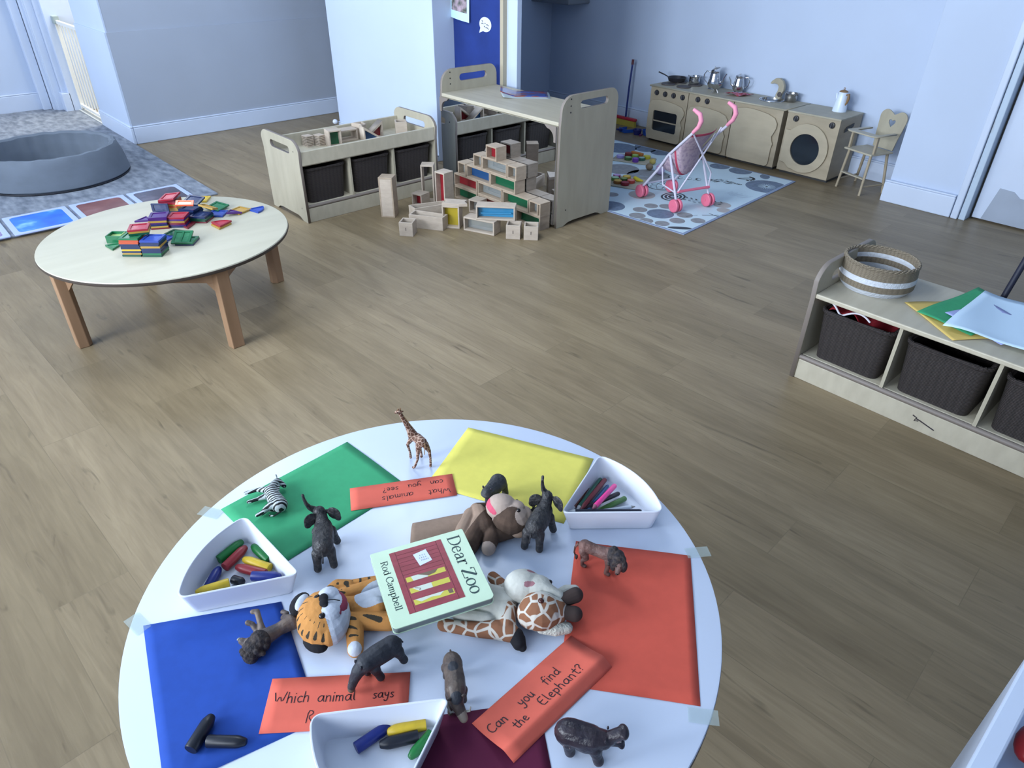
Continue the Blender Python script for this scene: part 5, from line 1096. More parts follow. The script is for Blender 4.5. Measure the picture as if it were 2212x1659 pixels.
SF = {
 'D': ([[(.14, 0), (.14, 1)], [(.14, 1), (.4, 1), (.66, .9), (.82, .68), (.84, .5), (.82, .32), (.66, .1), (.4, 0), (.14, 0)], [(0, 1), (.16, 1)], [(0, 0), (.16, 0)]], .96),
 'e': ([[(.08, .38), (.56, .38), (.54, .54), (.42, .66), (.28, .68), (.12, .56), (.07, .33), (.12, .12), (.3, -.02), (.48, .03), (.58, .16)]], .68),
 'a': ([[(.1, .5), (.18, .64), (.34, .67), (.46, .58), (.47, .4), (.47, .1), (.53, .0), (.63, .06)], [(.46, .42), (.25, .36), (.09, .24), (.09, .08), (.2, -.01), (.36, .05), (.47, .16)]], .66),
 'r': ([[(.16, 0), (.16, .66)], [(.16, .42), (.26, .6), (.40, .67), (.5, .62), (.5, .54)], [(.02, 0), (.32, 0)], [(.02, .65), (.16, .66)]], .54),
 'Z': ([[(.06, .72), (.08, 1), (.74, 1)], [(.74, 1), (.05, 0)], [(.05, 0), (.76, 0), (.8, .28)]], .88), 'o': ([ell(.34, .33, .27, .35, 90, 450)], .70),
 'R': ([[(.14, 0), (.14, 1)], [(.14, 1), (.46, 1), (.64, .9), (.66, .74), (.6, .58), (.42, .5), (.14, .5)], [(.4, .5), (.62, .12), (.72, 0), (.84, 0)], [(0, 1), (.16, 1)], [(0, 0), (.3, 0)]], .86),
 'd': ([ell(.32, .33, .25, .35, 90, 450), [(.56, 0), (.56, 1)], [(.44, 1), (.56, 1)], [(.56, 0), (.68, 0)]], .74), 'C': ([[(.8, .72), (.74, .88), (.6, 1), (.42, 1.01), (.2, .9), (.08, .68), (.06, .5), (.08, .3), (.2, .1), (.42, -.02), (.62, .02), (.8, .24)], [(.81, .66), (.81, 1)]], .9),
 'm': ([[(.14, 0), (.14, .66)], [(.14, .44), (.26, .62), (.4, .66), (.48, .54), (.48, 0)], [(.48, .44), (.6, .62), (.74, .66), (.82, .54), (.82, 0)], [(.02, 0), (.26, 0)], [(.38, 0), (.58, 0)], [(.72, 0), (.94, 0)], [(.02, .65), (.14, .66)]], 1.0),
 'p': ([[(.14, -.35), (.14, .66)], ell(.38, .33, .25, .35, 90, 450), [(.02, -.35), (.28, -.35)], [(.02, .65), (.14, .66)]], .74), 'b': ([[(.14, 0), (.14, 1)], ell(.38, .33, .25, .35, 90, 450), [(.02, 1), (.14, 1)]], .74), 'l': ([[(.14, 0), (.14, 1)], [(.02, 1), (.14, 1)], [(.02, 0), (.28, 0)]], .34)}
def letters(m, text, x, y, h, F, glyphs, pen, sx=1.0, thin=None, space=.42, jitter=0.0, slope=0.0, zfn=None):
    """flat ribbon lettering in the frame F (x right, y up, z out)"""
    x0 = x
    for ch in text:
        if ch == ' ': x += space*h*sx; continue
        st_, adv = glyphs[ch]; dy = random.uniform(-jitter, jitter)*h
        for si, pl_ in enumerate(st_):
            pts = [Vector((x+px*h*sx, y+(py*h)+dy+slope*(x+px*h*sx-x0))) for px, py in pl_]
            if thin is None and len(pts) > 2:   # round the handwriting
                q = [pts[0]]
                for a, b_, c in zip(pts, pts[1:], pts[2:]):
                    q += [a*.15+b_*.7+c*.15] if False else [a*.25+b_*.75, b_*.75+c*.25]
                q.append(pts[-1]); pts = q
            n = len(pts); vs = []
            for i, p in enumerate(pts):
                t = (pts[min(i+1, n-1)]-pts[max(i-1, 0)])
                t = t.normalized() if t.length > 0 else Vector((1, 0)); nn = Vector((-t.y, t.x))
                if thin is None: w = pen*random.uniform(.85, 1.1)
                else: w = thin+(pen-thin)*abs(t.y)**1.5*(1 if not (ch == 'Z' and si == 1) else 1.9)
                vs += [p-nn*w/2, p+nn*w/2]
            if thin is None:
                t0 = (pts[1]-pts[0]).normalized()*pen*.3; vs[0] -= t0; vs[1] -= t0; vs[-1] += (pts[-1]-pts[-2]).normalized()*pen*.3; vs[-2] += (pts[-1]-pts[-2]).normalized()*pen*.3
            m.add([F @ Vector((v.x, v.y, zfn(v.x, v.y) if zfn else 0)) for v in vs], [(2*i, 2*i+2, 2*i+3, 2*i+1) for i in range(n-1)])
        x += adv*h*sx
    return x
def tw_(text, glyphs, h, sx=1.0, space=.42): return sum((space if c == ' ' else glyphs[c][1])*h*sx for c in text)

def strip(name, label, o, ang, w, d, lines, curl=0.0):
    """o = lower-left corner in reading direction; ang reading direction (deg)"""
    r = thing(name, label, 'question card', (o[0], o[1], TZ+0.0005), math.radians(ang), 'written question cards')
    sheet('card', 12, 4, lambda u, v: (w*u, d*v, 0.0016+curl*math.sin(PI*u)*0.003), COR, r, th=0.0006)
    m = MB()
    for text, x, y, h, pen, sx, sp, sl in lines: letters(m, text, x, y, h, frame((0, 0, 0), (1, 0, 0), (0, 1, 0)), HW, pen, sx, None, sp, 0.03, sl, zfn=lambda X, Y: 0.0023+curl*math.sin(PI*min(1, max(0, X/w)))*0.003)
    m.obj('lettering', INK, r)
random.seed(5)
a1_ = math.degrees(math.atan2(0.471-0.654, -0.998+0.896))
strip('question_card', 'coral card reading What animals can you see, upside down at the back', (-0.896, 0.654), a1_, 0.210, 0.066,
      [('What', 0.012, 0.040, 0.0150, 0.0013, 1.15, .5, 0.0), ('animals', 0.086, 0.038, 0.0150, 0.0013, 1.25, .5, 0.02), ('can you see?', 0.022, 0.013, 0.0140, 0.0013, 1.25, 1.0, 0.02)])
a2_ = math.degrees(math.atan2(0.322-0.159, -0.574+0.704))
ux = Vector((math.cos(math.radians(a2_)), math.sin(math.radians(a2_)))); uy = Vector((-ux.y, ux.x))
o2 = Vector((-0.704, 0.159))-uy*0.086
strip('question_card', 'coral card reading Which animal says, half covered by the crayon tray', (o2.x, o2.y), a2_, 0.208, 0.086,
      [('Which', 0.010, 0.045, 0.0170, 0.0014, 1.15, .5, 0.0), ('animal', 0.074, 0.044, 0.0160, 0.0014, 1.2, .5, 0.0), ('says', 0.155, 0.045, 0.0135, 0.0014, 1.15, .5, 0.02), ('R', 0.062, 0.012, 0.0190, 0.0014, 1.3, .5, 0)])
# folded card with the elephant question
fr_ = thing('question_card', 'folded coral card reading Can you find the Elephant, over maroon paper', 'question card', (-0.448, 0.340, TZ), math.radians(92), 'written question cards')
W3 = 0.213
def fold(u, v):  # v: 0 back edge .. 1 front edge (towards -y local)
    if v < 0.78: t = v/0.78; return (W3*u, -0.066*t, 0.0016+0.016*t**1.6)
    t = (v-0.78)/0.22; return (W3*u+0.004*t, -0.066-0.016*t, 0.0176-0.0160*t)
sheet('card', 10, 20, fold, COR, fr_, th=0.0006)
def foldz(x, y):
    t = min(1, max(0, -y/0.066)); return 0.0024+0.016*t**1.6
m = MB(); F0 = frame((0, 0, 0), (1, 0, 0), (0, 1, 0))
letters(m, 'Can', 0.008, -0.034, 0.0155, F0, HW, 0.0016, 1.15, None, .5, 0.02, -0.03, foldz)
letters(m, 'you', 0.068, -0.034, 0.0155, F0, HW, 0.0016, 1.15, None, .5, 0.02, -0.03, foldz)
letters(m, 'find', 0.118, -0.035, 0.0155, F0, HW, 0.0016, 1.25, None, .5, 0.02, -0.02, foldz)
letters(m, 'the', 0.036, -0.057, 0.0145, F0, HW, 0.0016, 1.2, None, .5, 0.02, -0.01, foldz)
letters(m, 'Elephant?', 0.088, -0.058, 0.0160, F0, HW, 0.0016, 1.28, None, .5, 0.02, -0.02, foldz)
m.obj('lettering', INK, fr_)

# ---- board book
BA = Vector((-0.768, 0.379)); bang = math.atan2(-0.34, 0.94)
bk = thing('board_book', 'pale green board book titled Dear Zoo lying on the hand puppets', 'book', (BA.x, BA.y, TZ+0.048), bang)
BW, BH = 0.1635, 0.166
CVR = mat('mint_book_cover', (0.50, 0.66, 0.49), 0.4, var=0.03, scale=(40, 40, 40)); CRED = mat('crate_red', (0.26, 0.022, 0.045), 0.45, scale=(90, 30, 30), col2=(0.21, 0.015, 0.03)); CYEL = mat('slot_yellow', (0.52, 0.47, 0.06), 0.5)
def bo(i=0.0, r=0.008): return arc(BW-r-i, r+i, r, -90, 0, 5)+arc(BW-r-i, BH-r-i, r, 0, 90, 5)+arc(r*0.4, BH-r*0.4-i, r*0.4, 90, 180, 3)+arc(r*0.4, r*0.4+i, r*0.4, 180, 270, 3)
MB().prism(bo(0.001), 0.0016, 0.0125).obj('page_block', mat('board_pages', (0.10, 0.13, 0.14), 0.6, scale=(1, 1, 600), col2=(0.20, 0.24, 0.24)), bk)
MB().prism(bo(), 0.0, 0.0016).obj('back_cover', CVR, bk, bev=0.0005)
cv = MB().prism(bo(), 0.0125, 0.0142).obj('front_cover', CVR, bk, bev=0.0005)
z = 0.0143
MB().box(0.011, 0.145, 0.0305, 0.1225, z, z+0.0002).obj('red_panel', CRED, cv)
g = MB()
for yy in (0.0405, 0.1125): g.box(0.011, 0.145, yy-0.0004, yy+0.0004, z+0.0002, z+0.0003)
for xx in (0.020, 0.029, 0.038, 0.047, 0.057, 0.066): g.box(xx, xx+0.0006, 0.0409, 0.1121, z+0.0002, z+0.0003)
g.obj('plank_lines', mat('crate_line', (0.10, 0.008, 0.015), 0.6), cv)
CRM = mat('cream_patch', (0.55, 0.60, 0.52), 0.5); BRW = mat('brown_patch', (0.15, 0.10, 0.07), 0.6)
for k, (xa, xb) in enumerate(((0.073, 0.0832), (0.0968, 0.1073), (0.1212, 0.1320))):
    s1 = MB().box(xa, xb, 0.0432, 0.1098, z+0.0002, z+0.0003).obj('yellow_slot', CYEL, cv)
    if k == 0:
        MB().prism([(xa, 0.052), (xb, 0.054), (xb, 0.078), (xa, 0.088)], z+0.0003, z+0.0004).obj('cream_patch', CRM, s1)
        MB().prism([(xa, 0.064), (xa+0.004, 0.072), (xb-0.002, 0.080), (xa+0.006, 0.092), (xa, 0.098)], z+0.0004, z+0.0005).obj('brown_patch', BRW, s1)
    elif k == 1:
        MB().prism([(xa, 0.048), (xb, 0.058), (xb, 0.080), (xa, 0.080)], z+0.0003, z+0.0004).obj('cream_patch', CRM, s1)
        MB().tube([(xa+.001, 0.052, z+.0004), (xa+.005, 0.060, z+.0004), (xb-.002, 0.058, z+.0004)], 0.0006, 4).obj('brown_patch', BRW, s1)
    else:
        MB().prism([(xa, 0.046), (xa+0.007, 0.055), (xa+0.004, 0.072), (xa+0.006, 0.086), (xa, 0.094)], z+0.0003, z+0.0004).obj('cream_patch', CRM, s1)
        MB().prism([(xa, 0.100), (xb-0.003, 0.101), (xb-0.002, 0.108), (xa, 0.108)], z+0.0003, z+0.0004).obj('brown_patch', BRW, s1)
stk = MB().prism([(0.0283, 0.068), (0.0563, 0.0727), (0.0513, 0.0954), (0.0240, 0.0915)], z+0.0003, z+0.0006).obj('white_sticker', mat('sticker_white', (0.55, 0.63, 0.85), 0.4), cv)
g = MB()
for (sx_, sy_, n_, w_) in ((0.0345, 0.078, 3, 0.012), (0.0400, 0.076, 4, 0.014), (0.0455, 0.078, 5, 0.014)):
    for k in range(n_):
        y0 = sy_+w_*k/n_; g.box(sx_-0.0012, sx_-0.0008, y0, y0+0.0015, z+.0006, z+.0007); g.box(sx_-0.0008, sx_+0.0012, y0, y0+0.0005, z+.0006, z+.0007); g.box(sx_+0.0004, sx_+0.0008, y0, y0+0.0018, z+.0006, z+.0007)
g.obj('printed_text', mat('grey_print', (0.08, 0.09, 0.14), 0.6), stk)
g = MB(); TXT = mat('book_title_ink', (0.012, 0.045, 0.05), 0.5)
FB = frame((0, 0, z+0.0001), (1, 0, 0), (0, 1, 0))
sxx = 0.133/tw_('Dear Zoo', SF, 0.0215, 1, .38); letters(g, 'Dear Zoo', 0.0125, 0.1335, 0.0215, FB, SF, 0.0036, sxx, 0.0009, .38)
g.obj('title_lettering', TXT, cv)
g = MB(); sxx = 0.107/tw_('Rod Campbell', SF, 0.0112, 1, .38); letters(g, 'Rod Campbell', 0.0250, 0.0125, 0.0112, FB, SF, 0.0019, sxx, 0.0006, .38)
g.obj('author_lettering', TXT, cv)

# ---- sector trays
def sector_tray(label, V, a_mid, z=TZ, R=0.192, half=30.5, h=0.050):
    t = thing('segment_tray', label, 'tray', (V[0], V[1], z+0.0012), math.radians(a_mid), 'white segment trays')
    def outl(ins, R_):
        hh = math.radians(half); v0 = ins/math.sin(hh); R2 = R_-ins; sub = math.asin(min(.9, ins/R2)) if ins else 0; aa = hh-sub
        def edge(d, sg): return Vector((v0+d*math.cos(hh), sg*d*math.sin(hh)))
        def quad(a, c, b_, n=6): return [tuple(a*(1-t)**2+c*2*t*(1-t)+b_*t*t) for t in [k/n for k in range(n+1)]]
        Vv = Vector((v0, 0)); C1 = Vector((R2*math.cos(aa), R2*math.sin(aa))); C2_ = Vector((C1.x, -C1.y)); dl = (C1-Vv).length
        o_ = quad(edge(0.014, -1), Vv, edge(0.014, 1)); da = 0.016/R2
        o_ += quad(edge(dl-0.016, 1), C1, Vector((R2*math.cos(aa-da), R2*math.sin(aa-da))))
        for k in range(1, 20):
            b_ = aa-da-(2*(aa-da))*k/20; o_.append((R2*math.cos(b_), R2*math.sin(b_)))
        o_ += quad(Vector((R2*math.cos(aa-da), -R2*math.sin(aa-da))), C2_, edge(dl-0.016, -1))
        return o_[::-1]
    T_ = 0.0022; rings = [(outl(0.009, R), 0.0), (outl(0.0, R), h), (outl(T_, R), h), (outl(0.009+T_, R), T_)]
    n = len(rings[0][0]); vs = [(x, y, zz) for o_, zz in rings for x, y in o_]
    fs = [(i*n+k, i*n+(k+1) % n, (i+1)*n+(k+1) % n, (i+1)*n+k) for i in range(3) for k in range(n)]+[tuple(range(n-1, -1, -1)), tuple(3*n+k for k in range(n))]
    m = MB(); m.add(vs, fs); m.obj('tray_body', WHITEPL, t, smooth=True, bev=0.0006)
    rim = [(x, y, h) for x, y in outl(T_/2, R)]; MB().tube(rim+[rim[0]], 0.0017, 6).obj('rim', WHITEPL, t, smooth=True)
    return t
sector_tray('white segment tray of crayons at the left of the table', (-0.817, 0.273), 213.2)
sector_tray('white segment tray of pens and pencils at the right', (-0.629, 0.703), 79.7)
sector_tray('white segment tray of crayons at the front, cut by photo edge', (-0.474, 0.324), 266.3)

# ---- crayons
CRC = {'green': (0.008, 0.14, 0.03), 'red': (0.24, 0.022, 0.03), 'yellow': (0.60, 0.42, 0.03), 'blue': (0.008, 0.02, 0.17), 'black': (0.008, 0.010, 0.018)}
def crayon(label, c, p0, p1, z=0.003, r=0.0085, tip=True):
    p0 = Vector(p0); p1 = Vector(p1); L = (p1-p0).length; a = math.atan2(p1.y-p0.y, p1.x-p0.x)
    m = MB(); M = frame((0, 0, 0), (0, 1, 0), (0, 0, 1))
    prof = [(0, 0), (r*0.93, 0), (r, 0.001), (r, L*0.74), (r*0.92, L*0.82), (r*0.62, L*0.97), (r*0.45, L), (0, L)]
    m.lathe(prof, 18, M=Matrix.Rotation(PI/2, 4, 'Y'))
    o = m.obj('crayon', mat('crayon_'+c, CRC[c], 0.38, var=0.12, scale=(90, 90, 90)), loc=(p0.x, p0.y, TZ+z+r+0.0006), rotz=a, smooth=True)
    return tag(o, label, 'crayon', 'chunky wax crayons')
TA = 0.0034
crayon('green crayon on top of the pile, left edge of left tray', 'green', (-0.9756, 0.1919), (-0.9911, 0.243), TA+0.002)
crayon('red crayon against the green one in the left tray', 'red', (-0.952, 0.193), (-0.9736, 0.2421), TA+0.002)
crayon('single green crayon by the back wall of the left tray', 'green', (-0.9175, 0.2589), (-0.9704, 0.2526), TA)
crayon('yellow crayon in the middle of the left tray', 'yellow', (-0.8997, 0.2516), (-0.9508, 0.2262), TA)
crayon('red crayon in front of the yellow one in the left tray', 'red', (-0.893, 0.240), (-0.942, 0.209), TA)
crayon('blue crayon pointing at the green one in the left tray', 'blue', (-0.9280, 0.1530), (-0.9600, 0.1860), TA)
crayon('blue crayon along the front wall of the left tray', 'blue', (-0.8985, 0.2190), (-0.8640, 0.2560), TA+0.006)
crayon('short black crayon stub in the left tray', 'black', (-0.9200, 0.1930), (-0.900, 0.2040), TA, 0.0078)
crayon('yellow crayon at the front left corner of the left tray', 'yellow', (-0.905, 0.183), (-0.921, 0.132), TA+0.012, 0.0080)
crayon('blue crayon in the front tray', 'blue', (-0.5218, 0.1943), (-0.5182, 0.248), TA)
crayon('yellow crayon in the front tray', 'yellow', (-0.4855, 0.2870), (-0.5125, 0.2394), TA)
crayon('black crayon in the front tray', 'black', (-0.4787, 0.2689), (-0.5040, 0.2212), TA)
crayon('green crayon against the right wall of the front tray', 'green', (-0.4700, 0.2850), (-0.4620, 0.2420), TA, 0.0075)
crayon('thick black crayon lying diagonally on the blue paper', 'black', (-0.6716, 0.0248), (-0.7009, 0.0672), 0.001, 0.0095)
crayon('smaller black crayon lying level on the blue paper', 'black', (-0.6690, 0.0470), (-0.6319, 0.0869), 0.001, 0.0085)
# ---- pens and pencils
def pen(label, name, c, p0, p1, z=0.004, r=0.0042, c2=None, z1=None, rough=0.35):
    p0 = Vector(p0); p1 = Vector(p1); L = (p1-p0).length; a = math.atan2(p1.y-p0.y, p1.x-p0.x); z1 = z if z1 is None else z1
    o = thing(name, label, 'pen' if name == 'felt_pen' else 'pencil', (p0.x, p0.y, TZ+z+r+0.001), (0, -math.atan2(z1-z, L), a), 'pens and pencils in the right tray')
    R_ = Matrix.Rotation(PI/2, 4, 'Y')
    mc = mat('pen_'+'_'.join('%d' % int(v*100) for v in c), c, rough)
    MB().lathe([(0, 0), (r*0.25, 0), (r*0.95, L*0.10), (r*0.95, L*0.10)], 12, M=R_).obj('tip', mat('pen_tip_'+'_'.join('%d' % int(v*100) for v in (c2 or c)), c2 or c, 0.4), o, smooth=True)
    MB().lathe([(r*0.95, L*0.10), (r, L*0.11), (r, L*0.97), (r*0.7, L), (0, L)], 12, M=R_).obj('barrel', mc, o, smooth=True)
SL = (0.50, 0.52, 0.55)
pen('brown felt pen, leftmost in the right tray', 'felt_pen', (0.12, 0.03, 0.02), (-0.637, 0.741), (-0.680, 0.852), 0.022, 0.0045, SL, 0.008)
pen('dark green felt pen beside the brown one', 'felt_pen', (0.01, 0.10, 0.06), (-0.631, 0.750), (-0.671, 0.866), 0.022, 0.0045, SL, 0.008)
pen('dark red felt pen in the right tray', 'felt_pen', (0.16, 0.02, 0.03), (-0.628, 0.758), (-0.662, 0.869), 0.020, 0.0050, None, 0.010)
pen('slim blue pencil beside the dark red pen', 'pencil', (0.03, 0.10, 0.25), (-0.622, 0.766), (-0.651, 0.866), 0.014, 0.0035, None, 0.004)
pen('black felt pen under the hot pink one', 'felt_pen', (0.012, 0.01, 0.02), (-0.6330, 0.7480), (-0.6185, 0.8620), 0.016, 0.0048, None, 0.006)
pen('hot pink felt pen lying across the top of the others', 'felt_pen', (0.85, 0.05, 0.30), (-0.6050, 0.7654), (-0.6300, 0.8620), 0.034, 0.0050, (0.25, 0.08, 0.12), 0.020)
pen('bright green felt pen in the right tray', 'felt_pen', (0.05, 0.15, 0.03), (-0.6083, 0.7820), (-0.6013, 0.8620), 0.012, 0.0055, None, 0.004)
pen('white pencil with grey tip, farther of two', 'pencil', (0.52, 0.58, 0.66), (-0.5735, 0.8570), (-0.6133, 0.7722), 0.006, 0.0036, (0.25, 0.25, 0.25), 0.016)
pen('white pencil with grey tip, nearer of two', 'pencil', (0.52, 0.58, 0.66), (-0.5600, 0.8520), (-0.606, 0.7700), 0.008, 0.0036, (0.22, 0.22, 0.24), 0.020)
pen('black striped pencil along the front wall of the right tray', 'pencil', (0.012, 0.014, 0.03), (-0.6330, 0.7260), (-0.5460, 0.8400), 0.034, 0.0040, SL, 0.024)

# ------------------------------------------------------------ blended solid bodies (toy figures, puppets)
def blob(name, shapes, mats, parent, voxel=0.0011, it=6, paint=None, factor=0.6, smooth=True):
    m = MB()
    for s_ in shapes:
        if s_[0] == 'c': m.capsule(s_[1], s_[2], s_[3], s_[4])
        elif s_[0] == 'b': m.ball(s_[1], s_[2], M=None) if len(s_) < 4 else m.ball((0, 0, 0), s_[2], M=Matrix.Translation(s_[1]) @ Euler(tuple(math.radians(v) for v in s_[3])).to_matrix().to_4x4())
        elif s_[0] == 't':
            for (p, r), (q, r2) in zip(s_[1], s_[1][1:]): m.capsule(p, r, q, r2)
    me = m.mesh('tmp', mats); t = bpy.data.objects.new('tmp', me); COL.objects.link(t)
    rm_ = t.modifiers.new('r', 'REMESH'); rm_.mode = 'VOXEL'; rm_.voxel_size = voxel
    sm_ = t.modifiers.new('s', 'SMOOTH'); sm_.iterations = it; sm_.factor = factor
    dg = bpy.context.evaluated_depsgraph_get(); me2 = bpy.data.meshes.new_from_object(t.evaluated_get(dg))
    bpy.data.objects.remove(t); bpy.data.meshes.remove(me)
    me2.name = name; me2.materials.clear()
    for k in (mats if isinstance(mats, (list, tuple)) else [mats]): me2.materials.append(k)
    me2.polygons.foreach_set('use_smooth', [smooth]*len(me2.polygons))
    idx = [0]*len(me2.polygons)
    if paint:
        for i, p in enumerate(me2.polygons):
            c = p.center
            for fn, mi in paint:
                if fn(c): idx[i] = mi
    me2.polygons.foreach_set('material_index', idx)
    o = bpy.data.objects.new(name, me2); COL.objects.link(o)
    if parent is not None: o.parent = parent
    return o
def seg_zone(p0, r0, p1, r1):
    p0 = Vector(p0); d = Vector(p1)-p0; L2 = d.length_squared
    def fn(c):
        t = max(0, min(1, (c-p0).dot(d)/L2)); return (c-(p0+d*t)).length < r0+(r1-r0)*t
    return fn
def ball_zone(p, r):
    p = Vector(p); return lambda c: (c-p).length < r
def T2(root, ang, pts): pass
def small(name, c, r, m, parent, rot=None):
    if rot: o = MB().ball((0, 0, 0), r, 14, 10).obj(name, m, parent, smooth=True); o.location = c; o.rotation_euler = tuple(math.radians(v) for v in rot); return o
    return MB().ball(c, r, 14, 10).obj(name, m, parent, smooth=True)
EYE = mat('figure_eye', (0.01, 0.008, 0.008), 0.15)
ELE = mat('elephant_grey', (0.046, 0.043, 0.044), 0.5, scale=(110, 110, 110), col2=(0.013, 0.014, 0.017), bump=0.5); IVORY = mat('ivory', (0.30, 0.30, 0.26), 0.4)
def elephant(label, x, y, a, side=1.0, tipx=0.0, earspread=1.0):
    e = thing('toy_elephant', label, 'toy elephant', (x, y, TZ+0.0008), math.radians(a), 'plastic toy animals')
    s = side
    blob('body', [('c', (-0.020, 0, 0.049), 0.0185, (0.004, 0, 0.047), 0.0195), ('c', (0.004, 0, 0.047), 0.0195, (0.026, 0, 0.050), 0.0165), ('b', (-0.024, 0, 0.047), (0.014, 0.017, 0.018)),
        ('c', (0.026, 0, 0.054), 0.0125, (0.043, 0.002*s, 0.064), 0.0105), ('b', (0.046, 0.004*s, 0.068), (0.011, 0.011, 0.012)),
        ('t', [((-0.028, 0.0115, 0.040), 0.0095), ((-0.032, 0.013, 0.020), 0.0072), ((-0.033, 0.0140, 0.0075), 0.0072)]), ('t', [((-0.024, -0.0115, 0.040), 0.0095), ((-0.027, -0.013, 0.020), 0.0072), ((-0.029, -0.0138, 0.0075), 0.0072)]),
        ('t', [((0.024, 0.012, 0.042), 0.0095), ((0.030, 0.013, 0.022), 0.0072), ((0.034, 0.0135, 0.0075), 0.0072)]), ('t', [((0.022, -0.013, 0.042), 0.0095), ((0.025, -0.017, 0.022), 0.0072), ((0.028, -0.0195, 0.0075), 0.0072)]),
        ('t', [((0.050, 0.008*s, 0.066), 0.008), ((0.052, 0.014*s, 0.071), 0.0062), ((0.049, 0.020*s, 0.079), 0.0048), ((0.046, 0.024*s+tipx*.4, 0.092), 0.0036), ((0.044, 0.026*s+tipx, 0.106), 0.0028), ((0.047, 0.027*s+tipx, 0.112), 0.0030)]),
        ('c', (0.050, 0.006*s, 0.062), 0.005, (0.054, 0.014*s, 0.062), 0.0028)], ELE, e, 0.0011, 7)
    for sg_, cen in ((1, (0.034, 0.020, 0.063)), (-1, (0.042, -0.021, 0.064))):
        blob('ear', [('b', cen, (0.0028, 0.0135, 0.0145), (0, 0, 24*sg_)), ('b', (cen[0]-0.002, cen[1]+0.005*sg_, cen[2]-0.007), (0.0026, 0.0085, 0.0105), (0, 0, 30*sg_)), ('c', (cen[0]+0.006, cen[1]-0.013*sg_, cen[2]+0.002), 0.0040, cen, 0.0035)], ELE, e, 0.0009, 3)
        MB().tube([(0.052, 0.008*s+0.005*sg_, 0.063), (0.058, 0.013*s+0.006*sg_, 0.065), (0.060, 0.018*s+0.006*sg_, 0.071)], [0.002, 0.0017, 0.0008], 8).obj('tusk', IVORY, e, smooth=True)
    small('eye', (0.053, 0.0125*s-0.010, 0.071), 0.0013, EYE, e)
    MB().tube([(-0.038, 0, 0.052), (-0.041, 0.001, 0.038), (-0.039, 0.003, 0.026)], [0.0018, 0.0012, 0.0018], 6).obj('tail', ELE, e, smooth=True)
    return e
elephant('dark grey toy elephant with raised trunk, standing on the green paper edge', -0.868, 0.344, 150)
elephant('dark toy elephant with raised trunk, between monkey puppet and pen tray', -0.644, 0.661, 114.5, 0.55, -0.002)

# giraffe figure
GFM = pattern_material('toy_giraffe_coat', (0.40, 0.28, 0.22), (0.115, 0.055, 0.036), 'cells', 120, 0.55, thr=0.05, soft=0.05)
gi = thing('toy_giraffe', 'brown patterned toy giraffe standing at the far edge of the white table', 'toy giraffe', (-0.973, 0.630, TZ+0.0008), math.radians(166), 'plastic toy animals')
blob('body', [('c', (-0.019, 0.001, 0.066), 0.0105, (0.000, 0.005, 0.066), 0.0105), ('c', (0.000, 0.005, 0.066), 0.0105, (0.011, 0.011, 0.067), 0.0095), ('c', (0.004, 0.009, 0.076), 0.0065, (0.008, 0.015, 0.088), 0.0062),
    ('t', [((0.008, 0.013, 0.074), 0.009), ((0.009, 0.018, 0.092), 0.0066), ((0.010, 0.024, 0.107), 0.0050), ((0.012, 0.029, 0.121), 0.0042), ((0.015, 0.033, 0.133), 0.0040)]), ('c', (0.015, 0.033, 0.134), 0.0048, (0.023, 0.038, 0.127), 0.0028),
    ('t', [((0.011, 0.014, 0.058), 0.006), ((0.017, 0.021, 0.042), 0.0032), ((0.018, 0.017, 0.020), 0.0024), ((0.019, 0.016, 0.004), 0.0032)]), ('t', [((0.008, 0.004, 0.056), 0.0055), ((0.010, -0.003, 0.036), 0.0030), ((0.009, -0.005, 0.018), 0.0023), ((0.011, -0.0055, 0.004), 0.0032)]),
    ('t', [((-0.018, 0.008, 0.060), 0.0075), ((-0.013, 0.010, 0.036), 0.0042), ((-0.018, 0.014, 0.022), 0.0026), ((-0.017, 0.021, 0.006), 0.0026), ((-0.014, 0.023, 0.003), 0.0030)]), ('t', [((-0.022, -0.004, 0.060), 0.0078), ((-0.019, -0.013, 0.038), 0.0040), ((-0.026, -0.012, 0.026), 0.0026), ((-0.028, -0.011, 0.008), 0.0026), ((-0.026, -0.011, 0.003), 0.0032)])],
    GFM, gi, 0.0008, 4)
for dy in (-0.002, 0.002): MB().tube([(0.013, 0.033+dy, 0.137), (0.012, 0.033+dy*1.4, 0.143)], [0.0011, 0.0013], 6).obj('horn', BRN, gi, smooth=True)
for dy in (-1, 1): small('ear', (0.011, 0.034+0.0055*dy, 0.134), (0.0015, 0.0038, 0.0018), GFM, gi)
MB().tube([(0.004, 0.008, 0.083), (0.006, 0.013, 0.095), (0.007, 0.020, 0.109), (0.010, 0.026, 0.122)], 0.0012, 6).obj('mane', BRN, gi, smooth=True)
MB().tube([(-0.030, -0.001, 0.070), (-0.034, 0.002, 0.056), (-0.033, 0.003, 0.044)], 0.0009, 6).obj('tail', BRN, gi, smooth=True)

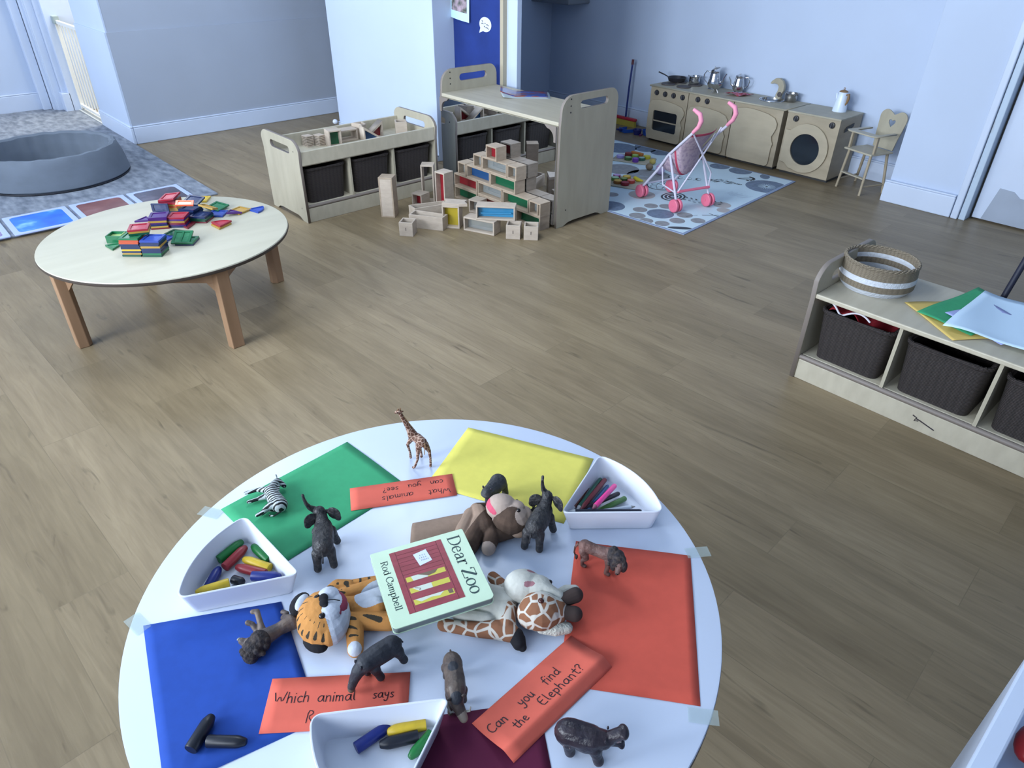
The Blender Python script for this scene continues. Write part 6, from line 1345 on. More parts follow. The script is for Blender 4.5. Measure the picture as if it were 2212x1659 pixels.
# zebra lying on its side
ZB = pattern_material('toy_zebra_coat', (0.42, 0.46, 0.47), (0.012, 0.013, 0.015), 'wave', 50, 0.5, thr=0.46, dist=2.6, dirx='X', soft=0.06)
ze = thing('toy_zebra', 'striped toy zebra lying on its side on the green paper', 'toy zebra', (-1.055, 0.335, TZ+0.0015), math.radians(159.5), 'plastic toy animals')
blob('body', [('c', (-0.022, -0.010, 0.0165), 0.0155, (0.003, -0.002, 0.0155), 0.0148), ('c', (0.003, -0.002, 0.0155), 0.0148, (0.025, 0.002, 0.0155), 0.0135), ('t', [((0.030, 0.000, 0.0155), 0.011), ((0.042, -0.006, 0.016), 0.0085), ((0.051, -0.013, 0.015), 0.0075), ((0.046, -0.020, 0.011), 0.0058), ((0.040, -0.024, 0.009), 0.0045)]),
    ('t', [((0.030, 0.010, 0.018), 0.0070), ((0.040, 0.028, 0.015), 0.0040), ((0.0425, 0.050, 0.011), 0.0035)]), ('t', [((0.020, 0.010, 0.011), 0.0070), ((0.021, 0.030, 0.007), 0.0038), ((0.020, 0.047, 0.006), 0.0035)]),
    ('t', [((-0.020, 0.002, 0.019), 0.0095), ((-0.021, 0.012, 0.017), 0.0065), ((-0.026, 0.023, 0.012), 0.0040), ((-0.027, 0.034, 0.0085), 0.0036)]), ('t', [((-0.018, 0.002, 0.010), 0.0085), ((-0.016, 0.014, 0.008), 0.0055), ((-0.024, 0.028, 0.005), 0.0035)])], ZB, ze, 0.0009, 4)
small('ear', (0.056, -0.013, 0.024), (0.002, 0.0015, 0.006), ZB, ze); small('ear', (0.058, -0.014, 0.011), (0.002, 0.0015, 0.005), ZB, ze)
MB().tube([(0.022, -0.012, 0.016), (0.034, -0.013, 0.016), (0.046, -0.007, 0.016), (0.055, -0.006, 0.016)], [0.002, 0.0035, 0.0035, 0.002], 8).obj('mane', ZB, ze, smooth=True)
MB().tube([(-0.037, -0.010, 0.012), (-0.038, 0.004, 0.006), (-0.030, 0.012, 0.003)], [0.0015, 0.0012, 0.002], 6).obj('tail', ZB, ze, smooth=True)

# standing lion
LIO = mat('lion_brown', (0.145, 0.075, 0.062), 0.6, scale=(60, 60, 60), col2=(0.085, 0.045, 0.040), bump=0.6); MANE = mat('dark_mane', (0.050, 0.038, 0.034), 0.8, scale=(160, 160, 160), col2=(0.010, 0.009, 0.014), bump=0.45)
li = thing('toy_lion', 'brown toy lion standing on the coral red paper, head turned down', 'toy lion', (-0.5275, 0.690, TZ+0.0012), math.radians(24), 'plastic toy animals')
blob('body', [('c', (-0.022, 0, 0.044), 0.0115, (0.000, 0, 0.042), 0.0105), ('c', (0.000, 0, 0.042), 0.0105, (0.024, -0.001, 0.043), 0.0125), ('b', (-0.022, 0, 0.043), (0.011, 0.0125, 0.0125)), ('c', (0.024, 0, 0.046), 0.011, (0.040, -0.006, 0.042), 0.011),
    ('t', [((-0.024, 0.007, 0.038), 0.0085), ((-0.021, 0.008, 0.024), 0.0052), ((-0.028, 0.008, 0.014), 0.0036), ((-0.027, 0.008, 0.004), 0.0034), ((-0.022, 0.008, 0.0035), 0.0036)]), ('t', [((-0.022, -0.007, 0.038), 0.0085), ((-0.015, -0.008, 0.024), 0.0052), ((-0.022, -0.008, 0.014), 0.0036), ((-0.021, -0.0085, 0.004), 0.0034), ((-0.016, -0.0085, 0.0035), 0.0036)]),
    ('t', [((0.024, -0.007, 0.038), 0.0075), ((0.025, -0.008, 0.020), 0.0048), ((0.023, -0.009, 0.0045), 0.0040), ((0.028, -0.010, 0.0040), 0.0040)]), ('t', [((0.022, 0.007, 0.038), 0.0075), ((0.028, 0.007, 0.020), 0.0045), ((0.027, 0.007, 0.0045), 0.0038), ((0.031, 0.007, 0.0040), 0.0038)])], LIO, li, 0.0009, 5)
hd = blob('head', [('b', (0.046, -0.013, 0.040), (0.0085, 0.0085, 0.0095)), ('c', (0.046, -0.016, 0.038), 0.0065, (0.046, -0.023, 0.031), 0.0048)], LIO, li, 0.0008, 3)
small('nose', (0.046, -0.0275, 0.031), (0.0025, 0.0015, 0.0015), EYE, hd)
for dx in (-0.004, 0.004): small('eye', (0.046+dx, -0.0205, 0.0415), 0.0012, EYE, hd)
blob('mane', [('b', (0.030, -0.001, 0.046), (0.011, 0.0150, 0.0165)), ('b', (0.040, -0.005, 0.043), (0.0125, 0.0155, 0.0185)), ('b', (0.044, -0.009, 0.050), (0.012, 0.009, 0.009)), ('b', (0.053, -0.012, 0.038), (0.007, 0.007, 0.014)), ('b', (0.036, -0.014, 0.034), (0.006, 0.006, 0.012))]+[('b', (0.040+0.013*math.cos(k), -0.010+0.003*math.sin(3*k), 0.040+0.015*math.sin(k)), (0.004, 0.005, 0.004)) for k in [0.7*j for j in range(9)]], MANE, li, 0.0009, 2)
MB().tube([(-0.033, 0, 0.046), (-0.040, 0.001, 0.032), (-0.041, 0.002, 0.018), (-0.037, 0.002, 0.008)], [0.0024, 0.0018, 0.0016, 0.0014], 8).obj('tail', LIO, li, smooth=True)
small('tail_tuft', (-0.036, 0.002, 0.008), (0.0028, 0.0028, 0.006), MANE, li)

# hippo with open mouth
HIP = mat('hippo_dark', (0.030, 0.022, 0.028), 0.35, scale=(50, 50, 50), col2=(0.012, 0.010, 0.018), bump=0.45); HPK = mat('worn_pink', (0.20, 0.14, 0.15), 0.5)
hi = thing('toy_hippo', 'glossy dark toy hippo with open mouth near the front edge', 'toy hippo', (-0.312, 0.431, TZ+0.0008), math.radians(31), 'plastic toy animals')
blob('body', [('b', (-0.024, 0, 0.036), (0.021, 0.0185, 0.020)), ('c', (-0.022, 0, 0.038), 0.0185, (0.006, 0, 0.037), 0.0185), ('b', (0.000, 0, 0.033), (0.026, 0.0185, 0.018)), ('c', (0.008, 0, 0.038), 0.0165, (0.022, 0.003, 0.038), 0.0135), ('c', (0.022, 0.003, 0.038), 0.0125, (0.031, 0.006, 0.041), 0.010),
    ('c', (0.031, 0.006, 0.043), 0.009, (0.044, 0.011, 0.052), 0.0085), ('b', (0.047, 0.0125, 0.053), (0.008, 0.0115, 0.0075), (0, -30, 20)), ('c', (0.031, 0.006, 0.035), 0.0075, (0.045, 0.012, 0.028), 0.0065), ('b', (0.046, 0.012, 0.027), (0.006, 0.0095, 0.0045), (0, 20, 20)),
    ('t', [((-0.026, 0.010, 0.028), 0.010), ((-0.028, 0.011, 0.016), 0.0075), ((-0.028, 0.011, 0.008), 0.0078)]), ('t', [((-0.022, -0.009, 0.028), 0.010), ((-0.021, -0.010, 0.016), 0.0075), ((-0.019, -0.010, 0.008), 0.0078)]), ('t', [((0.012, 0.010, 0.028), 0.0095), ((0.014, 0.011, 0.015), 0.0072), ((0.015, 0.011, 0.008), 0.0075)]), ('t', [((0.014, -0.008, 0.030), 0.0105), ((0.018, -0.010, 0.016), 0.0074), ((0.021, -0.011, 0.008), 0.0078)])],
    [HIP, HPK], hi, 0.0010, 4, paint=[(ball_zone((-0.006, -0.019, 0.022), 0.0055), 1), (seg_zone((-0.020, -0.019, 0.034), 0.0014, (-0.018, -0.019, 0.028), 0.0012), 1), (ball_zone((-0.028, -0.018, 0.030), 0.0018), 1)])
for dy in (-1, 1): small('ear', (0.026, 0.004+0.010*dy, 0.050), (0.0016, 0.0022, 0.003), HIP, hi)
MB().ball((0.040, 0.010, 0.039), (0.007, 0.007, 0.005)).obj('mouth_lining', HPK, hi, smooth=True)
for dy in (-0.004, 0.005): MB().tube([(0.045, 0.0125+dy, 0.030), (0.046, 0.0125+dy, 0.036)], [0.0014, 0.0007], 6).obj('tooth', IVORY, hi, smooth=True)

# dark rhino-like figure by the tiger
RH = mat('rhino_dark', (0.030, 0.033, 0.042), 0.6, scale=(45, 45, 45), col2=(0.014, 0.016, 0.024), bump=0.5); RHT = mat('rhino_muzzle_tan', (0.10, 0.085, 0.06), 0.6)
rh = thing('toy_rhino', 'dark grey toy rhino lowering its head onto a coral card', 'toy rhino', (-0.604, 0.300, TZ+0.0022), math.radians(-90), 'plastic toy animals')
blob('body', [('b', (-0.010, 0, 0.042), (0.018, 0.0155, 0.018)), ('c', (-0.008, 0, 0.042), 0.0165, (0.014, 0, 0.044), 0.0165), ('c', (0.014, 0, 0.044), 0.0165, (0.034, 0, 0.045), 0.0150), ('c', (0.034, 0, 0.045), 0.0135, (0.047, 0, 0.038), 0.0105), ('t', [((0.048, 0, 0.037), 0.010), ((0.056, 0, 0.026), 0.0078), ((0.062, 0, 0.014), 0.0062), ((0.063, 0, 0.009), 0.0058)]),
    ('t', [((-0.016, 0.009, 0.034), 0.0095), ((-0.020, 0.010, 0.020), 0.0065), ((-0.024, 0.010, 0.007), 0.0068)]), ('t', [((-0.014, -0.009, 0.034), 0.0095), ((-0.021, -0.010, 0.020), 0.0065), ((-0.027, -0.010, 0.007), 0.0068)]), ('t', [((0.026, 0.009, 0.034), 0.0088), ((0.022, 0.010, 0.018), 0.0062), ((0.019, 0.011, 0.007), 0.0066)]), ('t', [((0.028, -0.009, 0.034), 0.0088), ((0.029, -0.010, 0.018), 0.0062), ((0.029, -0.010, 0.007), 0.0066)])],
    [RH, RHT], rh, 0.0010, 5, paint=[(ball_zone((0.065, 0, 0.008), 0.0075), 1)])
for dy in (-1, 1): small('ear', (0.046, 0.0075*dy, 0.051), (0.0018, 0.0022, 0.0042), RH, rh)
MB().tube([(0.060, 0, 0.022), (0.065, 0, 0.026)], [0.003, 0.001], 8).obj('horn', RHT, rh, smooth=True)
MB().tube([(-0.027, 0, 0.046), (-0.031, 0, 0.034)], 0.0013, 6).obj('tail', RH, rh, smooth=True)
for dy in (-1, 1): small('eye', (0.053, 0.0078*dy, 0.033), 0.0012, EYE, rh)

# warthog-like brown figure seen from above
WH = mat('boar_brown', (0.10, 0.075, 0.060), 0.5, scale=(45, 45, 45), col2=(0.045, 0.032, 0.030), bump=0.45); 
wa = thing('toy_warthog', 'brown toy warthog with pale tusk facing away beside the front tray', 'toy warthog', (-0.495, 0.349, TZ+0.0008), math.radians(-26), 'plastic toy animals')
blob('body', [('b', (-0.030, 0.002, 0.038), (0.020, 0.0150, 0.0155)), ('c', (-0.026, 0.001, 0.040), 0.0145, (-0.006, 0, 0.040), 0.0145), ('c', (-0.006, 0, 0.040), 0.0150, (0.012, -0.003, 0.040), 0.0155), ('c', (0.012, -0.003, 0.042), 0.0145, (0.026, -0.005, 0.037), 0.0115), ('c', (0.030, -0.005, 0.033), 0.0100, (0.046, 0.001, 0.019), 0.0065),
    ('t', [((-0.034, 0.009, 0.030), 0.0080), ((-0.036, 0.009, 0.016), 0.0045), ((-0.036, 0.009, 0.0055), 0.0048)]), ('t', [((-0.032, -0.008, 0.030), 0.0080), ((-0.034, -0.009, 0.016), 0.0045), ((-0.034, -0.009, 0.0055), 0.0048)]), ('t', [((0.010, 0.008, 0.030), 0.0078), ((0.011, 0.009, 0.016), 0.0045), ((0.011, 0.009, 0.0055), 0.0048)]), ('t', [((0.012, -0.011, 0.030), 0.0078), ((0.022, -0.013, 0.016), 0.0045), ((0.024, -0.014, 0.0055), 0.0048)])],
    [WH, mat('boar_snout_pale', (0.24, 0.20, 0.16), 0.5), RH], wa, 0.0010, 5, paint=[(ball_zone((0.046, 0.002, 0.020), 0.011), 1), (ball_zone((0.030, -0.005, 0.046), 0.009), 2), (ball_zone((-0.016, 0, 0.054), 0.008), 2)])
for dy in (-1, 1): small('ear', (0.028, -0.005+0.0105*dy, 0.045), (0.0022, 0.0035, 0.0022), WH, wa)
for dy in (-1,): MB().tube([(0.036, -0.010, 0.026), (0.038, -0.016, 0.028), (0.032, -0.019, 0.034), (0.027, -0.017, 0.040)], [0.0018, 0.0017, 0.0014, 0.0007], 8).obj('tusk', IVORY, wa, smooth=True)
MB().tube([(0.040, 0.006, 0.024), (0.043, 0.011, 0.028), (0.040, 0.013, 0.033)], [0.0018, 0.0015, 0.0007], 8).obj('tusk', IVORY, wa, smooth=True)
small('tail', (-0.050, 0.003, 0.042), (0.003, 0.0016, 0.0016), WH, wa)

# small dark hippo behind the monkey puppet
sh = thing('toy_baby_hippo', 'dark grey toy hippo seen from behind, leaning on the monkey puppet', 'toy hippo', (-0.767, 0.655, TZ+0.0008), math.radians(-66), 'plastic toy animals')
blob('body', [('b', (-0.026, 0, 0.042), (0.016, 0.0175, 0.018)), ('c', (-0.022, 0, 0.043), 0.0165, (0.002, 0, 0.046), 0.0150), ('c', (0.002, 0, 0.047), 0.0145, (0.020, -0.001, 0.053), 0.0125), ('c', (0.020, -0.001, 0.055), 0.011, (0.030, 0.001, 0.060), 0.0095), ('b', (0.032, 0.001, 0.060), (0.0085, 0.0105, 0.0075)),
    ('t', [((-0.030, 0.009, 0.034), 0.009), ((-0.036, 0.010, 0.018), 0.0065), ((-0.038, 0.010, 0.007), 0.0068)]), ('t', [((-0.028, -0.009, 0.034), 0.009), ((-0.032, -0.010, 0.018), 0.0065), ((-0.033, -0.010, 0.007), 0.0068)]), ('t', [((0.006, 0.009, 0.040), 0.007), ((0.004, 0.010, 0.020), 0.0055), ((0.003, 0.010, 0.007), 0.0060)]), ('t', [((0.006, -0.009, 0.040), 0.007), ((0.002, -0.010, 0.020), 0.0055), ((0.001, -0.010, 0.007), 0.0060)])],
    mat('baby_hippo_grey', (0.050, 0.052, 0.058), 0.6, scale=(45, 45, 45), col2=(0.024, 0.026, 0.030), bump=0.9), sh, 0.0010, 4)
for dy in (-1, 1): small('ear', (0.024, 0.0085*dy, 0.068), (0.0016, 0.0022, 0.003), HIP, sh)

# lion figure lying on its side
ll = thing('toy_lion', 'toy lion with dark shaggy mane lying on its side on blue paper', 'toy lion', (-0.762, 0.195, TZ+0.0012), math.radians(-83), 'plastic toy animals')
PALE = mat('lion_pale_belly', (0.16, 0.12, 0.095), 0.55, scale=(50, 50, 50), col2=(0.06, 0.05, 0.055), bump=0.45)
blob('body', [('c', (-0.030, -0.002, 0.015), 0.0125, (-0.010, -0.006, 0.0145), 0.0105), ('c', (-0.010, -0.006, 0.0145), 0.0105, (0.014, -0.008, 0.016), 0.0135), ('b', (-0.032, -0.001, 0.015), (0.012, 0.013, 0.0125)), ('c', (0.014, -0.008, 0.016), 0.0125, (0.032, -0.010, 0.018), 0.0115),
    ('t', [((0.012, -0.016, 0.018), 0.0075), ((0.007, -0.028, 0.024), 0.0050), ((0.003, -0.038, 0.030), 0.0045), ((0.000, -0.046, 0.034), 0.0046), ((0.005, -0.051, 0.034), 0.0040)]), ('t', [((0.018, -0.016, 0.015), 0.0070), ((0.016, -0.028, 0.020), 0.0048), ((0.016, -0.037, 0.026), 0.0044), ((0.020, -0.043, 0.028), 0.0044)]),
    ('t', [((-0.032, -0.008, 0.016), 0.0085), ((-0.028, -0.019, 0.014), 0.0055), ((-0.038, -0.026, 0.010), 0.0040), ((-0.036, -0.036, 0.007), 0.0042)]), ('t', [((-0.036, -0.004, 0.012), 0.0085), ((-0.040, -0.014, 0.008), 0.0050), ((-0.050, -0.020, 0.006), 0.0040)])], PALE, ll, 0.0009, 5)
hd = blob('head', [('b', (0.038, -0.012, 0.021), (0.010, 0.010, 0.010)), ('c', (0.040, -0.015, 0.022), 0.0075, (0.044, -0.021, 0.026), 0.0055)], PALE, ll, 0.0009, 3)
small('nose', (0.046, -0.0255, 0.029), (0.003, 0.0018, 0.002), IVORY, hd)
random.seed(9)
blob('mane', [('b', (0.024, -0.004, 0.020), (0.016, 0.018, 0.019)), ('b', (0.036, -0.004, 0.017), (0.017, 0.019, 0.0165)), ('b', (0.046, 0.002, 0.014), (0.012, 0.014, 0.0135))]+[('b', (0.034+0.020*math.cos(k), -0.002+0.017*math.sin(k), 0.016+0.014*random.random()), (0.0045, 0.0045, 0.0045)) for k in [0.42*j for j in range(15)] if not (math.sin(k) < -0.6 and math.cos(k) > -.2)], MANE, ll, 0.0010, 1)
MB().tube([(-0.042, 0.004, 0.012), (-0.052, 0.010, 0.006), (-0.060, 0.006, 0.004)], [0.0022, 0.0018, 0.0020], 8).obj('tail', PALE, ll, smooth=True)

# ------------------------------------------------------------ plush hand puppets
def V3(x, y, z): return (x, y, z)
def shp(root, lst):
    out = []
    for s_ in lst:
        if s_[0] == 'c': out.append(('c', (s_[1][0]-root[0], s_[1][1]-root[1], s_[1][2]), s_[2], (s_[3][0]-root[0], s_[3][1]-root[1], s_[3][2]), s_[4]))
        elif s_[0] == 'b': out.append(('b', (s_[1][0]-root[0], s_[1][1]-root[1], s_[1][2]), *s_[2:]))
        else: out.append(('t', [((p[0]-root[0], p[1]-root[1], p[2]), r) for p, r in s_[1]]))
    return out
def rz(root, fn): return lambda c: fn(Vector((c.x+root[0], c.y+root[1], c.z)))
FUZZ = dict(bump=0.15, scale=(300, 300, 300))
TOR = mat('tiger_orange_plush', (0.50, 0.225, 0.06), 0.9, var=0.12, scale=(60, 60, 60), bump=0.22); TBK = mat('tiger_stripe_plush', (0.035, 0.028, 0.018), 0.9); PWH = mat('white_plush', (0.48, 0.52, 0.60), 0.95, var=0.12, scale=(55, 55, 55), bump=0.25); PBK = mat('black_plush', (0.006, 0.006, 0.009), 0.9)
MOUTH = mat('maroon_mouth', (0.26, 0.035, 0.07), 0.8)
R0 = (-0.72, 0.30)
tg = thing('tiger_puppet', 'orange striped tiger hand puppet lying face up beside the book', 'hand puppet', (R0[0], R0[1], TZ+0.0012), 0, 'plush animal hand puppets')
def L(p): return (p[0]-R0[0], p[1]-R0[1], p[2])
hc_ = Vector((-0.727, 0.262, 0.033)); dface = Vector((0.50, 0.86, 0)).normalized(); dlat = Vector((0.86, -0.50, 0))
def hp(a, b_, rr=1.0):
    """point on the head ellipsoid: a along the forehead->chin axis, b_ lateral, on the upper surface"""
    x, y = a, b_; h_ = max(0.0, 1-(x/0.041)**2-(y/0.050)**2); return hc_+dface*x+dlat*y+Vector((0, 0, 0.033*math.sqrt(h_)))
stripes = [((-0.036, 0.020), (-0.020, 0.014)), ((-0.031, 0.031), (-0.014, 0.022)), ((-0.022, 0.040), (-0.008, 0.027)), ((-0.010, 0.046), (0.000, 0.029)), ((0.002, 0.049), (0.006, 0.031)), ((-0.040, 0.006), (-0.027, 0.004)), ((-0.039, -0.008), (-0.026, -0.006)), ((-0.034, -0.022), (-0.020, -0.014)), ((-0.026, -0.034), (-0.013, -0.024))]
pt = []
for (a0, b0), (a1, b1) in stripes:
    pt.append((rz(R0, seg_zone(hp(a0, b0), 0.0030, hp(a1, b1), 0.0005)), 1))
pt.append((rz(R0, lambda c: (c-hc_).dot(dface) > 0.002+0.28*max(0, (c-hc_).dot(dlat))+0.10*max(0, -(c-hc_).dot(dlat))), 2))
head = blob('head', shp(R0, [('b', tuple(hc_), (0.041, 0.050, 0.033), (0, 0, 59.8)), ('b', tuple(hc_+dface*0.010), (0.034, 0.052, 0.029), (0, 0, 59.8))]), [TOR, TBK, PWH], tg, 0.0009, 4, paint=[pt[-1]]+pt[:-1])
mz = blob('muzzle', shp(R0, [('b', (-0.741, 0.284, 0.050), (0.020, 0.020, 0.017)), ('b', (-0.712, 0.269, 0.052), (0.019, 0.019, 0.016)), ('b', (-0.724, 0.286, 0.046), (0.027, 0.019, 0.016), (0, 0, -30))]), [PWH, MOUTH], head, 0.0009, 5,
    paint=[(rz(R0, lambda c: (c-Vector((-0.727, 0.272, 0))).dot(dface) > 0.0205-9*((c-Vector((-0.727, 0.277, 0))).dot(dlat))**2 and c.z < 0.0585 and abs((c-Vector((-0.727, 0.277, 0))).dot(dlat)) < 0.024), 1)])
blob('nose', shp(R0, [('b', (-0.734, 0.2725, 0.0665), (0.0075, 0.0090, 0.0045), (0, 0, 60)), ('b', (-0.725, 0.268, 0.0670), (0.007, 0.0075, 0.0045), (0, 0, 60)), ('b', (-0.7185, 0.2675, 0.0655), (0.0045, 0.0045, 0.004))]), PBK, head, 0.0009, 3)
MB().tube([L((-0.7265, 0.2735, 0.0675)), L((-0.721, 0.284, 0.0655)), L((-0.7175, 0.2915, 0.060))], 0.0008, 6).obj('mouth_line', PBK, head)
for (x, y, z) in ((-0.7465, 0.2675, 0.0585), (-0.7085, 0.2555, 0.0605)): small('eye', L((x, y, z+0.001)), (0.0052, 0.0060, 0.0050), EYE, head)
for (x, y, z, a, lx, ly) in ((-0.779, 0.249, 0.030, 125, 0.005, 0.002), (-0.700, 0.233, 0.024, 18, -0.003, 0.004)):
    eo = blob('ear', shp(R0, [('b', (x, y, z), (0.023, 0.015, 0.011), (0, 0, a))]), PBK, head, 0.0010, 2)
    blob('ear_lining', shp(R0, [('b', (x+lx, y+ly, z+0.007), (0.017, 0.0095, 0.0065), (0, 0, a))]), PWH, eo, 0.0009, 2)
def tstripe(p0, r0, p1, r1): return (rz(R0, seg_zone(p0, r0, p1, r1)), 1)
blob('torso', shp(R0, [('c', (-0.738, 0.300, 0.018), 0.017, (-0.700, 0.345, 0.018), 0.019), ('c', (-0.760, 0.310, 0.014), 0.014, (-0.740, 0.375, 0.013), 0.014), ('c', (-0.705, 0.300, 0.015), 0.015, (-0.665, 0.345, 0.014), 0.016), ('c', (-0.720, 0.320, 0.018), 0.02, (-0.700, 0.40, 0.016), 0.02),
    ('t', [((-0.758, 0.302, 0.015), 0.014), ((-0.778, 0.300, 0.014), 0.013), ((-0.782, 0.318, 0.013), 0.014), ((-0.770, 0.334, 0.012), 0.013)]),
    ('t', [((-0.695, 0.298, 0.017), 0.015), ((-0.676, 0.288, 0.016), 0.014), ((-0.656, 0.276, 0.014), 0.013)])]), [TOR, TBK, PWH], tg, 0.0010, 12, factor=0.5,
    paint=[(rz(R0, lambda c: c.z > 0.017 and (Vector(((c.x+0.716)*1.25, (c.y-0.358)*0.8))).length < 0.033 and (c.x+0.722)*0.6-(c.y-0.345)*0.2 > -0.03), 2), (rz(R0, ball_zone((-0.652, 0.273, 0.022), 0.0115)), 2),
        tstripe((-0.696, 0.312, 0.034), 0.0035, (-0.668, 0.330, 0.028), 0.0048), tstripe((-0.700, 0.304, 0.034), 0.003, (-0.690, 0.322, 0.036), 0.0036), tstripe((-0.664, 0.312, 0.026), 0.006, (-0.657, 0.325, 0.022), 0.004), tstripe((-0.765, 0.305, 0.028), 0.0030, (-0.752, 0.316, 0.030), 0.0040), tstripe((-0.700, 0.296, 0.030), 0.004, (-0.690, 0.302, 0.034), 0.003), tstripe((-0.690, 0.300, 0.034), 0.003, (-0.676, 0.308, 0.032), 0.002), tstripe((-0.688, 0.286, 0.030), 0.003, (-0.672, 0.295, 0.030), 0.0008), tstripe((-0.674, 0.278, 0.028), 0.0026, (-0.664, 0.290, 0.028), 0.001),
        tstripe((-0.785, 0.303, 0.026), 0.0022, (-0.774, 0.312, 0.028), 0.001), tstripe((-0.778, 0.318, 0.028), 0.0028, (-0.762, 0.316, 0.028), 0.0014), tstripe((-0.771, 0.330, 0.026), 0.0045, (-0.762, 0.328, 0.026), 0.003), tstripe((-0.788, 0.320, 0.022), 0.0020, (-0.782, 0.330, 0.022), 0.001)])
tl_pts = [(-0.771, 0.338, 0.014), (-0.762, 0.355, 0.014), (-0.752, 0.374, 0.013), (-0.742, 0.392, 0.012)]
blob('tail', shp(R0, [('t', [(p, 0.0085) for p in tl_pts])]), [TOR, TBK], tg, 0.0011, 3, paint=[(rz(R0, lambda c: (Vector((c.x, c.y))-Vector((-0.771, 0.338))).length % 0.0145 < 0.0042), 1)])

# monkey
MBR = mat('brown_plush', (0.085, 0.052, 0.036), 0.95, var=0.35, scale=(50, 50, 50), bump=0.25); MTN = mat('tan_plush', (0.28, 0.195, 0.145), 0.95, var=0.12, scale=(90, 90, 90)); MPL = mat('pale_tan_plush', (0.40, 0.31, 0.26), 0.95); MPK = mat('pink_mouth', (0.52, 0.075, 0.13), 0.8)
R0 = (-0.73, 0.60)
mk = thing('monkey_puppet', 'brown and tan monkey hand puppet half under the book', 'hand puppet', (R0[0], R0[1], TZ+0.0012), 0, 'plush animal hand puppets')
head = blob('head', shp(R0, [('b', (-0.693, 0.637, 0.033), (0.036, 0.034, 0.032), (0, 0, 45)), ('c', (-0.700, 0.630, 0.030), 0.026, (-0.682, 0.655, 0.030), 0.024)]), [MBR, MPL], mk, 0.0013, 4,
    paint=[(rz(R0, lambda c: (Vector((c.x+0.693, c.y-0.637))).dot(Vector((-0.737, 0.676))) > -0.001-0.35*abs(c.x+0.690) and c.z > 0.032), 1), (rz(R0, ball_zone((-0.664, 0.645, 0.056), 0.019)), 1)])
mz = blob('muzzle', shp(R0, [('b', (-0.716, 0.633, 0.048), (0.030, 0.027, 0.025), (0, 0, 45)), ('b', (-0.693, 0.648, 0.052), (0.018, 0.018, 0.013))]), [MPL, MPK], head, 0.0012, 4,
    paint=[(rz(R0, lambda c: seg_zone((-0.7380, 0.6150, 0.060), 0.0075, (-0.7080, 0.6055, 0.056), 0.0060)(c)), 1)])
small('eye', (-0.678-R0[0], 0.641-R0[1], 0.0615), (0.0040, 0.0040, 0.004), EYE, head); small('eye', (-0.701-R0[0], 0.658-R0[1], 0.058), (0.0035, 0.0035, 0.0035), EYE, head)
small('nostril', (-0.718-R0[0], 0.650-R0[1], 0.060), (0.002, 0.002, 0.0015), EYE, head); small('nostril', (-0.7075-R0[0], 0.6445-R0[1], 0.0635), (0.0018, 0.0018, 0.0015), EYE, head)
blob('ear', shp(R0, [('b', (-0.665, 0.632, 0.020), (0.015, 0.010, 0.007), (30, 0, 60))]), MTN, head, 0.001, 2)
blob('ear', shp(R0, [('b', (-0.715, 0.668, 0.022), (0.012, 0.008, 0.007), (0, 0, 20))]), MTN, head, 0.001, 2)
tf = MB()
for k in range(9): tf.tube([(-0.673-R0[0]+0.004*math.sin(k*2), 0.668-R0[1]+0.004*math.cos(k*3), 0.042), (-0.668-R0[0]+0.012*math.cos(k*.8), 0.680-R0[1]+0.010*math.sin(k*.8), 0.050+0.004*math.sin(k))], [0.0028, 0.0006], 6)
tf.obj('hair_tuft', PBK, head, smooth=True)
blob('torso', shp(R0, [('c', (-0.755, 0.612, 0.018), 0.018, (-0.715, 0.592, 0.019), 0.019), ('c', (-0.735, 0.600, 0.018), 0.019, (-0.705, 0.545, 0.014), 0.017), ('c', (-0.765, 0.598, 0.014), 0.015, (-0.740, 0.560, 0.014), 0.017), ('t', [((-0.712, 0.600, 0.018), 0.016), ((-0.692, 0.588, 0.018), 0.015), ((-0.678, 0.568, 0.014), 0.0135)]), ('c', (-0.690, 0.600, 0.016), 0.014, (-0.680, 0.630, 0.014), 0.013), ('c', (-0.768, 0.615, 0.015), 0.014, (-0.752, 0.638, 0.014), 0.013)]), [MBR, MPL, MTN], mk, 0.0011, 12, factor=0.5,
    paint=[(rz(R0, lambda c: (c.x+0.736) < -0.25*(c.y-0.59) and c.z > 0.010 and c.y < 0.618), 2), (rz(R0, ball_zone((-0.675, 0.563, 0.016), 0.0155)), 1)])
sl_ = MB(); prof = [(-0.827, 0.506), (-0.812, 0.535), (-0.797, 0.565), (-0.780, 0.595), (-0.765, 0.607)]; pr2 = [(-0.785, 0.470), (-0.762, 0.502), (-0.750, 0.530), (-0.740, 0.555), (-0.735, 0.565)]
slb = sheet('glove_sleeve', 16, 12, lambda u, v: (lambda i, t: ((prof[i][0]*(1-t)+prof[i+1][0]*t)*(1-v)+(pr2[i][0]*(1-t)+pr2[i+1][0]*t)*v-R0[0], (prof[i][1]*(1-t)+prof[i+1][1]*t)*(1-v)+(pr2[i][1]*(1-t)+pr2[i+1][1]*t)*v-R0[1], 0.004+0.020*math.sin(PI*v)**0.6*(0.6+0.4*u)))(min(3, int(u*4)), min(1, u*4-min(3, int(u*4)))), MTN, mk, th=0.004)

